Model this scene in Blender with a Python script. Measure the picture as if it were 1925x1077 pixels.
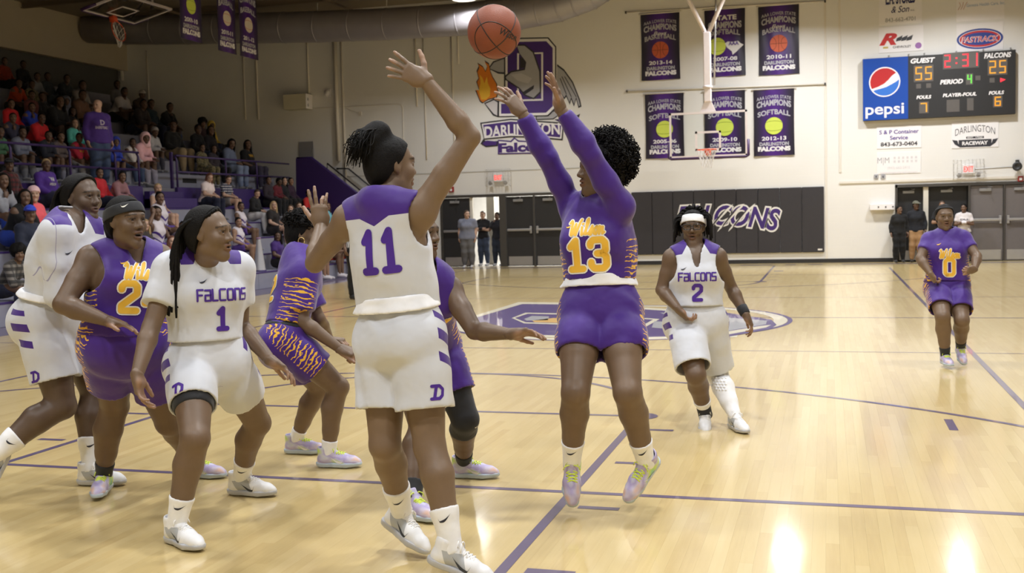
import bpy, bmesh, math, random
import numpy as np
from mathutils import Vector, Matrix
from mathutils.bvhtree import BVHTree
for _o in list(bpy.data.objects): bpy.data.objects.remove(_o)
SC = bpy.context.scene
COL = SC.collection
PI = math.pi
rnd = random.Random(7)

# ------------------------------------------------------------------ camera
FPX = 2027.6
CAMP = np.array([3.0986, -1.7460, 1.4592])
CF = np.array([-0.28217463, 0.95697388, -0.06766442])
CR = np.array([0.95934469, 0.28103009, -0.02607386])
CU = np.array([0.00593626, 0.07227088, 0.99736737])
cd = bpy.data.cameras.new('camera'); cam = bpy.data.objects.new('camera', cd); COL.objects.link(cam)
cd.sensor_width = 36.0; cd.lens = FPX/1925*36.0; cd.clip_end = 200
M = Matrix.Identity(4)
for i in range(3):
    M[i][0] = CR[i]; M[i][1] = CU[i]; M[i][2] = -CF[i]; M[i][3] = CAMP[i]
cam.matrix_world = M
SC.camera = cam
cd.dof.use_dof = True; cd.dof.focus_distance = 5.2; cd.dof.aperture_fstop = 5.6

# ------------------------------------------------------------------ world, exposure
w = bpy.data.worlds.new('world'); SC.world = w; w.use_nodes = True
w.node_tree.nodes['Background'].inputs[0].default_value = (0.02, 0.02, 0.022, 1)
w.node_tree.nodes['Background'].inputs[1].default_value = 0.5
SC.view_settings.view_transform = 'Standard'
SC.view_settings.look = 'None'
SC.view_settings.gamma = 1.0
SC.view_settings.use_curve_mapping = False
SC.view_settings.exposure = 0.10
SC.cycles.max_bounces = 6
SC.cycles.diffuse_bounces = 4
SC.cycles.glossy_bounces = 3
SC.cycles.transmission_bounces = 4
SC.cycles.transparent_max_bounces = 8
SC.cycles.caustics_reflective = False
SC.cycles.caustics_refractive = False
SC.cycles.sample_clamp_indirect = 4.0
SC.cycles.use_denoising = True

LAMP_Z = 6.75
LAMP_X = (-5.5, -1.7, 2.1, 5.9)
LAMP_Y = (23.9, 18.9, 13.9, 8.9, 3.9, -1.1)
LAMP_W = 112.0
for _lx in LAMP_X:
    for _ly in LAMP_Y:
        if (_lx, _ly) == (-1.7, 23.9): continue       # this lamp is out
        ld = bpy.data.lights.new('high_bay_light', 'AREA'); ld.shape = 'DISK'; ld.size = 0.5
        ld.energy = LAMP_W * (1.15 if _lx > 0 else 0.80) * ((1.75 if _lx > 0 else 1.25) if _ly > 20 else 1.0); ld.color = (0.975, 0.99, 1.0); ld.spread = math.radians(150)
        lo = bpy.data.objects.new('high_bay_light', ld); COL.objects.link(lo); lo.location = (_lx, _ly, LAMP_Z)

# ------------------------------------------------------------------ helpers
def nv(v):
    v = np.asarray(v, float); n = np.linalg.norm(v); return v/(n if n > 1e-12 else 1)
def ray(px, py):
    return CF + CR*(px-962.5)/FPX - CU*(py-538.5)/FPX
def onY(px, py, Y):
    d = ray(px, py); return CAMP + d*((Y-CAMP[1])/d[1])
def onX(px, py, X):
    d = ray(px, py); return CAMP + d*((X-CAMP[0])/d[0])
def onZ(px, py, Z=0.0):
    d = ray(px, py); return CAMP + d*((Z-CAMP[2])/d[2])
def onD(px, py, D):
    return CAMP + ray(px, py)*D
def depth(P): return float((np.asarray(P)-CAMP) @ CF)

def pix(P):
    d = np.asarray(P)-CAMP; z = d @ CF; return (962.5+FPX*(d @ CR)/z, 538.5-FPX*(d @ CU)/z)
MATS = {}
class NT:
    """tiny expression helper over shader nodes"""
    def __init__(self, m): self.t = m.node_tree; self.n = m.node_tree.nodes; self.l = m.node_tree.links
    def new(self, typ, **kw):
        x = self.n.new(typ)
        for k, v in kw.items(): setattr(x, k, v)
        return x
    def put(self, sock, v):
        if isinstance(v, bpy.types.NodeSocket): self.l.new(v, sock)
        elif isinstance(v, (tuple, list)) and len(v) == 3 and sock.type == 'RGBA': sock.default_value = (*v, 1)
        else: sock.default_value = v
    def math(self, op, a, b=0.0, c=None):
        x = self.new('ShaderNodeMath', operation=op); self.put(x.inputs[0], a); self.put(x.inputs[1], b)
        if c is not None: self.put(x.inputs[2], c)
        return x.outputs[0]
    def add(self, a, b): return self.math('ADD', a, b)
    def sub(self, a, b): return self.math('SUBTRACT', a, b)
    def mul(self, a, b): return self.math('MULTIPLY', a, b)
    def mn(self, a, b): return self.math('MINIMUM', a, b)
    def mx(self, a, b): return self.math('MAXIMUM', a, b)
    def gt(self, a, b): return self.math('GREATER_THAN', a, b)
    def lt(self, a, b): return self.math('LESS_THAN', a, b)
    def absv(self, a): return self.math('ABSOLUTE', a)
    def band(self, a, lo, hi): return self.mul(self.gt(a, lo), self.lt(a, hi))
    def mix(self, f, a, b):
        x = self.new('ShaderNodeMix', data_type='RGBA'); self.put(x.inputs[0], f); self.put(x.inputs[6], a); self.put(x.inputs[7], b)
        return x.outputs[2]
    def attr(self, name):
        x = self.new('ShaderNodeAttribute', attribute_name=name); return x
    def xyz(self, v):
        x = self.new('ShaderNodeSeparateXYZ'); self.put(x.inputs[0], v); return x.outputs
    def noise(self, vec, scale, detail=2.0, rough=0.5):
        x = self.new('ShaderNodeTexNoise')
        if vec is not None: self.put(x.inputs['Vector'], vec)
        x.inputs['Scale'].default_value = scale; x.inputs['Detail'].default_value = detail; x.inputs['Roughness'].default_value = rough
        return x.outputs[0]
    def bump(self, h, strength=0.3, dist=0.01):
        x = self.new('ShaderNodeBump'); x.inputs['Strength'].default_value = strength; x.inputs['Distance'].default_value = dist
        self.put(x.inputs['Height'], h); return x.outputs[0]

def newmat(name):
    m = bpy.data.materials.new(name); m.use_nodes = True
    b = m.node_tree.nodes['Principled BSDF']; return m, NT(m), b
def mat(name, col, rough=0.6, metal=0.0, var=0.06, nscale=9.0, bump=0.0, bscale=60.0, emit=None, spec=0.5, coat=0.0):
    """procedural base: a colour broken up by object-space noise"""
    if name in MATS: return MATS[name]
    m, t, b = newmat(name)
    tc = t.new('ShaderNodeTexCoord').outputs['Object']
    n = t.noise(tc, nscale, 3)
    k = t.add(1-var, t.mul(n, 2*var))
    x = t.new('ShaderNodeVectorMath', operation='SCALE'); x.inputs[0].default_value = col; t.put(x.inputs['Scale'], k)
    t.l.new(x.outputs[0], b.inputs['Base Color'])
    b.inputs['Roughness'].default_value = rough; b.inputs['Metallic'].default_value = metal
    b.inputs['Specular IOR Level'].default_value = spec
    b.inputs['Coat Weight'].default_value = coat
    if bump: t.l.new(t.bump(t.noise(tc, bscale, 4), bump, 0.01), b.inputs['Normal'])
    if emit:
        b.inputs['Emission Color'].default_value = (*emit[0], 1); b.inputs['Emission Strength'].default_value = emit[1]
    MATS[name] = m
    return m
def srgb(r, g, b):
    f = lambda c: (c/255/12.92) if c/255 <= .04045 else ((c/255+.055)/1.055)**2.4
    return (f(r), f(g), f(b))

def mesh_obj(name, verts, faces, material=None, parent=None, smooth=False, link=True):
    me = bpy.data.meshes.new(name)
    me.from_pydata([tuple(map(float, v)) for v in verts], [], [tuple(int(i) for i in f) for f in faces])
    if smooth: me.polygons.foreach_set('use_smooth', [True]*len(me.polygons))
    if material: me.materials.append(material)
    me.update()
    o = bpy.data.objects.new(name, me)
    if link: COL.objects.link(o)
    if parent: o.parent = parent
    return o
def fast_mesh(name, V, F, material=None, parent=None, smooth=True):
    """V (n,3), F (m,3|4) numpy -> object"""
    me = bpy.data.meshes.new(name); V = np.ascontiguousarray(V, np.float32); F = np.ascontiguousarray(F, np.int32)
    k = F.shape[1]
    me.vertices.add(len(V)); me.vertices.foreach_set('co', V.ravel())
    me.loops.add(F.size); me.loops.foreach_set('vertex_index', F.ravel())
    me.polygons.add(len(F)); me.polygons.foreach_set('loop_start', np.arange(0, F.size, k, dtype=np.int32))
    me.polygons.foreach_set('use_smooth', np.full(len(F), smooth))
    me.update(calc_edges=True); me.validate()
    if material: me.materials.append(material)
    o = bpy.data.objects.new(name, me); COL.objects.link(o)
    if parent: o.parent = parent
    return o
def tag(o, label=None, cat=None, group=None, kind=None):
    if label: o['label'] = label
    if cat: o['category'] = cat
    if group: o['group'] = group
    if kind: o['kind'] = kind
    return o
def empty(name, loc=(0, 0, 0), rz=0.0):
    o = bpy.data.objects.new(name, None); COL.objects.link(o); o.location = tuple(map(float, loc)); o.rotation_euler = (0, 0, rz)
    o.empty_display_size = 0.1
    return o
def copy_tree(o, parent=None):
    c = o.copy(); COL.objects.link(c)
    if parent: c.parent = parent
    for ch in list(o.children): copy_tree(ch, c)
    return c

def adopt_plain(root):
    inv = Matrix.Translation(-root.location)
    for c in root.children: c.matrix_parent_inverse = inv
class MB:
    """mesh builder"""
    def __init__(self): self.v = []; self.f = []
    def add(self, vs, fs):
        b = len(self.v); self.v += [tuple(map(float, x)) for x in vs]; self.f += [tuple(i+b for i in f) for f in fs]; return self
    def box(self, lo, hi, bev=0.0):
        x0, y0, z0 = lo; x1, y1, z1 = hi
        if bev <= 0:
            vs = [(x0,y0,z0),(x1,y0,z0),(x1,y1,z0),(x0,y1,z0),(x0,y0,z1),(x1,y0,z1),(x1,y1,z1),(x0,y1,z1)]
            return self.add(vs, [(0,3,2,1),(4,5,6,7),(0,1,5,4),(1,2,6,5),(2,3,7,6),(3,0,4,7)])
        b = bev
        def ring(z, i): return [(x0+i,y0,z),(x1-i,y0,z),(x1,y0+i,z),(x1,y1-i,z),(x1-i,y1,z),(x0+i,y1,z),(x0,y1-i,z),(x0,y0+i,z)]
        def ring2(z): return [(x0+b,y0+b,z),(x1-b,y0+b,z),(x1-b,y0+b,z),(x1-b,y1-b,z),(x1-b,y1-b,z),(x0+b,y1-b,z),(x0+b,y1-b,z),(x0+b,y0+b,z)]
        vs = ring2(z0)+ring(z0+b, b)+ring(z1-b, b)+ring2(z1)
        fs = [tuple(reversed((0,1,3,5)))] + [(24,25,27,29)]
        for k in range(3):
            for i in range(8):
                j = (i+1) % 8; fs.append((k*8+i, k*8+j, (k+1)*8+j, (k+1)*8+i))
        return self.add(vs, fs)
    def tube(self, pts, r, n=8, cap=True):
        pts = [np.asarray(p, float) for p in pts]; m = len(pts)
        rs = r if hasattr(r, '__len__') else [r]*m
        b = len(self.v); prev = None
        for i, p in enumerate(pts):
            t = nv(pts[min(i+1, m-1)]-pts[max(i-1, 0)])
            if prev is None:
                a = np.array([0, 0, 1.0]) if abs(t[2]) < .9 else np.array([1.0, 0, 0]); u = nv(np.cross(t, a))
            else: u = nv(prev - t*(prev @ t))
            prev = u; w_ = np.cross(t, u)
            for k in range(n):
                a = 2*PI*k/n; self.v.append(tuple(p + rs[i]*(u*math.cos(a)+w_*math.sin(a))))
        for i in range(m-1):
            for k in range(n):
                j = (k+1) % n; self.f.append((b+i*n+k, b+i*n+j, b+(i+1)*n+j, b+(i+1)*n+k))
        if cap: self.f.append(tuple(b+k for k in reversed(range(n)))); self.f.append(tuple(b+(m-1)*n+k for k in range(n)))
        return self
    def lathe(self, prof, origin=(0, 0, 0), axis=(0, 0, 1), n=24, cap=True):
        ax = nv(axis); a = np.array([1.0, 0, 0]) if abs(ax[0]) < .9 else np.array([0, 1.0, 0]); u = nv(np.cross(a, ax)); w_ = np.cross(ax, u); o = np.asarray(origin, float)
        b = len(self.v)
        for (r, h) in prof:
            for k in range(n):
                q = 2*PI*k/n; self.v.append(tuple(o+ax*h+r*(u*math.cos(q)+w_*math.sin(q))))
        for i in range(len(prof)-1):
            for k in range(n):
                j = (k+1) % n; self.f.append((b+i*n+k, b+i*n+j, b+(i+1)*n+j, b+(i+1)*n+k))
        if cap: self.f.append(tuple(b+k for k in reversed(range(n)))); self.f.append(tuple(b+(len(prof)-1)*n+k for k in range(n)))
        return self
    def prism(self, poly, o, u, v, w_):
        """poly of 2d points extruded: point = o + a*u + b*v, thickness vector w_"""
        o, u, v, w_ = [np.asarray(x, float) for x in (o, u, v, w_)]
        n = len(poly); bot = [o+a*u+c*v for a, c in poly]; top = [p+w_ for p in bot]
        fs = [tuple(reversed(range(n))), tuple(range(n, 2*n))]+[(i, (i+1) % n, n+(i+1) % n, n+i) for i in range(n)]
        return self.add(bot+top, fs)
    def build(self, name, material=None, parent=None, smooth=False):
        return mesh_obj(name, self.v, self.f, material, parent, smooth)

_tc = {}
def text_geo(s, bold=0.0, shear=0.0, spacing=1.0):
    """built-in font -> (verts 2d normalised to height of a capital = 1, tris)"""
    key = (s, bold, shear, spacing)
    if key in _tc: return _tc[key]
    c = bpy.data.curves.new('t', 'FONT'); c.body = s; c.size = 1.0; c.offset = bold; c.shear = shear; c.space_character = spacing
    c.resolution_u = 4; c.align_x = 'CENTER'
    o = bpy.data.objects.new('t', c); COL.objects.link(o)
    dg = bpy.context.evaluated_depsgraph_get(); dg.update()
    me = bpy.data.meshes.new_from_object(o.evaluated_get(dg))
    me.calc_loop_triangles()
    V = np.array([v.co[:2] for v in me.vertices]).reshape(-1, 2); F = np.array([t.vertices[:] for t in me.loop_triangles]).reshape(-1, 3)
    bpy.data.objects.remove(o); bpy.data.curves.remove(c); bpy.data.meshes.remove(me)
    V = V/0.727
    _tc[key] = (V, F)
    return V, F
def flat_text(s, o, u, v, h, material, parent=None, name='lettering', width=None, lift=0.0, bold=0.0, shear=0.0, spacing=1.0, arch=0.0, n=None, thick=0.0):
    """text on a plane: o = centre of the baseline, u right, v up (unit), h cap height; width = fit to this width"""
    V, F = text_geo(s, bold, shear, spacing)
    V = V.copy()
    cx = (V[:, 0].min()+V[:, 0].max())/2; V[:, 0] -= cx
    sx = h
    if width: sx = width/(V[:, 0].max()-V[:, 0].min())
    X = V[:, 0]*sx; Y = V[:, 1]*h
    if arch:
        hw = max(abs(X).max(), 1e-6); Y = Y + arch*(1-(X/hw)**2)
    o, u, v = [np.asarray(q, float) for q in (o, u, v)]; nn = np.cross(u, v) if n is None else np.asarray(n, float)
    P = o+X[:, None]*u+Y[:, None]*v+nn*lift
    return fast_mesh(name, P, F, material, parent, smooth=False)
def stroke_geo(lines, wd):
    """polylines -> flat quads with round joints (2d)"""
    V = []; F = []
    for L in lines:
        L = [np.asarray(p, float) for p in L]
        for a, b in zip(L, L[1:]):
            d = b-a; n = np.array([-d[1], d[0]])/(np.linalg.norm(d)+1e-9)*wd/2; e = d/(np.linalg.norm(d)+1e-9)*wd*.36
            i = len(V); V += [a-e*0-n, b+e*0-n, b+n, a+n]; F += [(i, i+1, i+2), (i, i+2, i+3)]
        for p in L:
            i = len(V); V.append(p); k = 10
            for q in range(k): V.append(p+wd/2*np.array([math.cos(2*PI*q/k), math.sin(2*PI*q/k)]))
            F += [(i, i+1+q, i+1+(q+1) % k) for q in range(k)]
    return np.array(V), np.array(F)
def subdiv2d(V, F, mx):
    V = [tuple(v) for v in V]; F = [tuple(f) for f in F]
    out = []; st = list(F); cache = {}
    def mid(a, b):
        k = (min(a, b), max(a, b))
        if k not in cache: V.append(((V[a][0]+V[b][0])/2, (V[a][1]+V[b][1])/2)); cache[k] = len(V)-1
        return cache[k]
    while st:
        a, b, c = st.pop()
        e = [math.dist(V[a], V[b]), math.dist(V[b], V[c]), math.dist(V[c], V[a])]
        m = max(e)
        if m < mx or len(out) > 20000: out.append((a, b, c)); continue
        i = e.index(m); t = (a, b, c); p, q, r = t[i], t[(i+1) % 3], t[(i+2) % 3]; k = mid(p, q)
        st += [(p, k, r), (k, q, r)]
    return np.array(V), np.array(out)
# ------------------------------------------------------------------ implicit surfaces -> meshes
import openvdb
BIG = 0.25
def sd_cone(P, a, b, ra, rb, n=None, fl=1.0):
    q = P - a
    ab = b - a
    if n is not None:
        q = q + (q @ n)[..., None]*(n*(1/fl-1)); ab = ab + n*((ab @ n)*(1/fl-1))
    L2 = float(ab @ ab) + 1e-12
    t = np.clip((q @ ab)/L2, 0, 1)
    d = np.linalg.norm(q - t[..., None]*ab, axis=-1) - (ra+(rb-ra)*t)
    return d*(fl if fl < 1 else 1.0)
def sd_ell(P, c, A, r):
    q = (P-c) @ A.T
    k0 = np.linalg.norm(q/r, axis=-1); k1 = np.linalg.norm(q/(r*r), axis=-1)+1e-9
    return k0*(k0-1)/k1
I3 = np.eye(3, dtype=np.float32)
f32 = lambda x: np.asarray(x, np.float32)
class Prim:
    """cone: c=(a,b,ra,rb,n,fl)   ellipsoid: e=(c,A,r)"""
    __slots__ = ('kind', 'a', 'k', 'tag')
    def __init__(s, kind, a, k=0.03, tag=''): s.kind = kind; s.a = a; s.k = k; s.tag = tag
    def bounds(s, off=0):
        if s.kind == 'c':
            a, b, ra, rb = s.a[:4]; r = max(ra, rb)+off; return np.minimum(a, b)-r, np.maximum(a, b)+r
        c, A, r = s.a; m = max(r)+off; return c-m, c+m
    def ev(s, P, off=0.0):
        if s.kind == 'c':
            a, b, ra, rb, n, fl = s.a
            return sd_cone(P, a, b, ra+off, rb+off, n, fl)
        c, A, r = s.a
        return sd_ell(P, c, A, r+off)
def cone(a, b, ra, rb, k=0.03, n=None, fl=1.0, tag=''):
    return Prim('c', (f32(a), f32(b), float(ra), float(rb), None if n is None else f32(n), float(fl)), k, tag)
def ell(c, A, r, k=0.03, tag=''):
    return Prim('e', (f32(c), f32(A), f32(r)), k, tag)
def sphp(c, r, k=0.03, tag=''): return ell(c, I3, (r, r, r), k, tag)
class Grid:
    def __init__(s, lo, hi, h):
        s.h = float(h); s.lo = np.asarray(lo, float); s.n = np.maximum(2, np.ceil((np.asarray(hi, float)-s.lo)/h).astype(int)+1)
        s.d = np.full(tuple(s.n), BIG, np.float32)
    def block(s, lo, hi):
        i0 = np.clip(np.floor((lo-s.lo)/s.h).astype(int), 0, s.n-1); i1 = np.clip(np.ceil((hi-s.lo)/s.h).astype(int)+1, 1, s.n)
        sl = tuple(slice(int(a), int(b)) for a, b in zip(i0, i1))
        ax = [(s.lo[i]+s.h*np.arange(i0[i], i1[i])).astype(np.float32) for i in range(3)]
        P = np.empty(tuple(len(x) for x in ax)+(3,), np.float32)
        P[..., 0] = ax[0][:, None, None]; P[..., 1] = ax[1][None, :, None]; P[..., 2] = ax[2][None, None, :]
        return sl, P
    def union(s, prims, off=0.0, kadd=0.0):
        for p in prims:
            k = p.k+kadd; m = k+3*s.h
            lo, hi = p.bounds(off+m); sl, P = s.block(lo, hi)
            if 0 in P.shape: continue
            d = p.ev(P, off); a = s.d[sl]
            h = np.maximum(k-np.abs(a-d), 0)/k if k > 0 else 0
            s.d[sl] = np.minimum(a, d)-(h*h*k*.25 if k > 0 else 0)
    def cut(s, prims, off=0.0):
        for p in prims:
            k = p.k; lo, hi = p.bounds(off+k+3*s.h); sl, P = s.block(lo, hi)
            if 0 in P.shape: continue
            d = -p.ev(P, off); a = s.d[sl]
            h = np.maximum(k-np.abs(a-d), 0)/k if k > 0 else 0
            s.d[sl] = np.maximum(a, d)+(h*h*k*.25 if k > 0 else 0)
    def pts(s):
        return s.block(s.lo, s.lo+s.h*(s.n-1))[1]
    def plane(s, o, n, where=None):
        """keep the side the normal points away from"""
        ax = [(s.lo[i]+s.h*np.arange(s.n[i])).astype(np.float32) for i in range(3)]
        v = (ax[0]-o[0])[:, None, None]*np.float32(n[0])+(ax[1]-o[1])[None, :, None]*np.float32(n[1])+(ax[2]-o[2])[None, None, :]*np.float32(n[2])
        s.d = np.maximum(s.d, v)
        return s
    def planef(s, o, n):
        ax = [(s.lo[i]+s.h*np.arange(s.n[i])).astype(np.float32) for i in range(3)]
        return (ax[0]-o[0])[:, None, None]*np.float32(n[0])+(ax[1]-o[1])[None, :, None]*np.float32(n[1])+(ax[2]-o[2])[None, None, :]*np.float32(n[2])
    def warp(s, amp, freq, seed=0, band=0.05, aniso=(1, 1, 1)):
        """cloth folds: sums of warped sines added near the surface"""
        r = np.random.RandomState(seed); m = np.abs(s.d) < band
        idx = np.argwhere(m); P = (s.lo+s.h*idx).astype(np.float32)*np.float32(freq)*f32(aniso)
        v = np.zeros(len(P), np.float32); q = P.copy()
        for o in range(4):
            a = r.normal(size=(3, 3)).astype(np.float32); ph = r.uniform(0, 6, 3).astype(np.float32)
            q = q + .6*np.sin(q @ a*0.9+ph)
            v += np.sin(q @ r.normal(size=3).astype(np.float32)+ph[0])*(0.6**o)
        s.d[m] += amp*v/1.6
    def sample(s, V):
        q = (V-s.lo)/s.h; i = np.clip(np.floor(q).astype(int), 0, s.n-2); f = np.clip(q-i, 0, 1); out = 0
        for a in (0, 1):
            for b in (0, 1):
                for c in (0, 1):
                    w_ = (f[:, 0] if a else 1-f[:, 0])*(f[:, 1] if b else 1-f[:, 1])*(f[:, 2] if c else 1-f[:, 2])
                    out = out + w_*s.d[i[:, 0]+a, i[:, 1]+b, i[:, 2]+c]
        return out
    def mesh(s, iso=0.0):
        t = 3.0*s.h
        g = openvdb.FloatGrid(background=t)
        g.copyFromArray(np.clip(s.d, -t, t))
        V, Q = g.convertToQuads(isovalue=iso)
        V = np.asarray(V, float)*s.h+s.lo
        return V, np.asarray(Q, int)[:, ::-1]
def relax(V, Q, n=1, lam=0.5):
    for _ in range(n):
        acc = np.zeros_like(V); cnt = np.zeros(len(V))
        for i in range(4):
            j = (i+1) % 4
            np.add.at(acc, Q[:, i], V[Q[:, j]]); np.add.at(cnt, Q[:, i], 1); np.add.at(acc, Q[:, j], V[Q[:, i]]); np.add.at(cnt, Q[:, j], 1)
        V = V+(acc/np.maximum(cnt, 1)[:, None]-V)*lam
    return V
def set_col(me, cols, name='Col'):
    a = me.attributes.new(name, 'FLOAT_COLOR', 'POINT'); c = np.ones((len(cols), 4), np.float32); c[:, :3] = cols
    a.data.foreach_set('color', c.ravel())
def set_vec(me, vecs, name='loc'):
    a = me.attributes.new(name, 'FLOAT_VECTOR', 'POINT'); a.data.foreach_set('vector', np.ascontiguousarray(vecs, np.float32).ravel())
def keep_faces(V, Q, keepf):
    Q = Q[keepf]; u = np.unique(Q); mp = np.full(len(V), -1); mp[u] = np.arange(len(u)); return V[u], mp[Q], u

# ------------------------------------------------------------------ skin, cloth materials
def skin_mat():
    if 'skin' in MATS: return MATS['skin']
    m, t, b = newmat('skin')
    c = t.attr('Col').outputs['Color']; tc = t.new('ShaderNodeTexCoord').outputs['Object']
    n = t.noise(tc, 22, 3); k = t.add(.9, t.mul(n, .2))
    x = t.new('ShaderNodeVectorMath', operation='SCALE'); t.put(x.inputs[0], c); t.put(x.inputs['Scale'], k)
    t.l.new(x.outputs[0], b.inputs['Base Color']); b.inputs['Roughness'].default_value = .46; b.inputs['Specular IOR Level'].default_value = .45
    t.l.new(t.bump(t.noise(tc, 260, 2), .12, .002), b.inputs['Normal'])
    MATS['skin'] = m; return m
def cloth_base(b, t, colsock, rough=.62, sheen=.25):
    tc = t.new('ShaderNodeTexCoord').outputs['Object']
    n = t.noise(tc, 9, 2)
    t.l.new(colsock, b.inputs['Base Color']); b.inputs['Roughness'].default_value = rough
    b.inputs['Sheen Weight'].default_value = sheen; b.inputs['Specular IOR Level'].default_value = .35
    h = t.add(t.mul(n, 1.6), t.mul(t.noise(tc, 500, 2), .05))
    t.l.new(t.bump(h, .5, .012), b.inputs['Normal'])
PURPLE = srgb(61, 24, 126); PURPLE_D = srgb(56, 36, 120); GOLD = srgb(228, 176, 48); WHITE = (.575, .595, .65)
def tiger(t, th, z, seed, freq=1.0):
    """stripe mask from an angle-like across coordinate and a length coordinate"""
    v = t.new('ShaderNodeCombineXYZ'); t.put(v.inputs[0], t.mul(th, 2.4)); t.put(v.inputs[1], t.add(t.mul(z, 30), seed)); t.put(v.inputs[2], seed)
    n = t.noise(v.outputs[0], 1.0, 3)
    ph = t.add(t.add(t.mul(z, 250*freq), t.mul(th, 4.5)), t.mul(n, 17))
    return t.math('SINE', ph)
def jersey_mat(kind, seed=0.0, yoke=0.0):
    key = f'jersey_{kind}_{seed}_{yoke}'
    if key in MATS: return MATS[key]
    m, t, b = newmat(key)
    L = t.xyz(t.attr('loc').outputs['Vector']); x, y, z = L[0], L[1], L[2]
    ang = t.math('ARCTAN2', y, t.absv(x))
    if kind == 'purple':
        s = tiger(t, ang, z, seed)
        side = t.sub(.50, t.absv(t.sub(ang, .05)))
        mask = t.mul(t.gt(t.add(s, t.mul(side, .9)), .95), t.mul(t.gt(side, 0), t.lt(z, .36)))
        col = t.mix(t.mul(t.gt(side, 0), t.lt(z, .36)), PURPLE, srgb(62, 24, 128)); col = t.mix(mask, col, GOLD)
    else:
        if yoke > 0:                     # purple shoulder yoke dipping to a point at the middle of the back
            lim = t.sub(yoke, t.mul(t.mx(t.sub(.07, t.absv(x)), 0.0), .5))
            mask = t.gt(z, lim)
        else:                            # purple shoulder wedges beside the neck
            mask = t.mul(t.mul(t.gt(z, t.add(.455, t.mul(y, .6))), t.gt(t.absv(x), t.sub(.125, t.mul(t.sub(z, .44), .5)))), t.lt(t.absv(x), t.add(.135, t.mul(t.sub(z, .44), .2))))
            mask = t.mul(mask, t.gt(t.add(z, 0.0), .44))
        col = t.mix(mask, WHITE, PURPLE)
        if seed == 2:          # stitched seam where the long sleeve meets the jersey
            ln = t.lt(t.absv(t.sub(t.absv(x), t.add(.148, t.mul(t.mx(t.sub(.36, z), 0.0), .18)))), .0012)
            col = t.mix(t.mul(ln, t.gt(z, .25)), col, srgb(150, 148, 178))
    cloth_base(b, t, col, .55)
    MATS[key] = m; return m
def shorts_mat(kind, seed=0.0):
    key = f'shorts_{kind}_{seed}'
    if key in MATS: return MATS[key]
    m, t, b = newmat(key)
    L = t.xyz(t.attr('loc').outputs['Vector']); th, v = L[0], L[1]     # angle from the outer side, length along the thigh
    if kind == 'purple':
        s = tiger(t, th, v, seed)
        side = t.sub(.62, t.absv(th))
        mask = t.gt(t.add(s, t.mul(side, .8)), .85)
        inn = t.gt(side, 0)
        col = t.mix(inn, PURPLE, srgb(60, 22, 126)); col = t.mix(t.mul(mask, inn), col, GOLD)
    else:
        sl = t.sub(v, t.mul(th, .045))
        st = t.add(t.add(t.band(sl, -.085, -.055), t.band(sl, -.01, .035)), t.band(sl, .085, .125))
        mask = t.mul(st, t.band(th, -.33, .42))
        col = t.mix(mask, WHITE, PURPLE)
    cloth_base(b, t, col, .55)
    MATS[key] = m; return m
def plain_cloth(name, col, rough=.75): 
    if name in MATS: return MATS[name]
    m, t, b = newmat(name); tc = t.new('ShaderNodeTexCoord').outputs['Object']
    x = t.new('ShaderNodeVectorMath', operation='SCALE'); x.inputs[0].default_value = col; t.put(x.inputs['Scale'], t.add(.85, t.mul(t.noise(tc, 14, 3), .3)))
    cloth_base(b, t, x.outputs[0], rough, .1); MATS[name] = m; return m
HAIR = mat('black_hair', (.0075, .0068, .0068), .62, var=.35, nscale=90, bump=.30, bscale=160, spec=.12)
def eye_mat():
    if 'eye' in MATS: return MATS['eye']
    m, t, b = newmat('eye'); t.l.new(t.attr('Col').outputs['Color'], b.inputs['Base Color']); b.inputs['Roughness'].default_value = .2
    MATS['eye'] = m; return m

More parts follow.
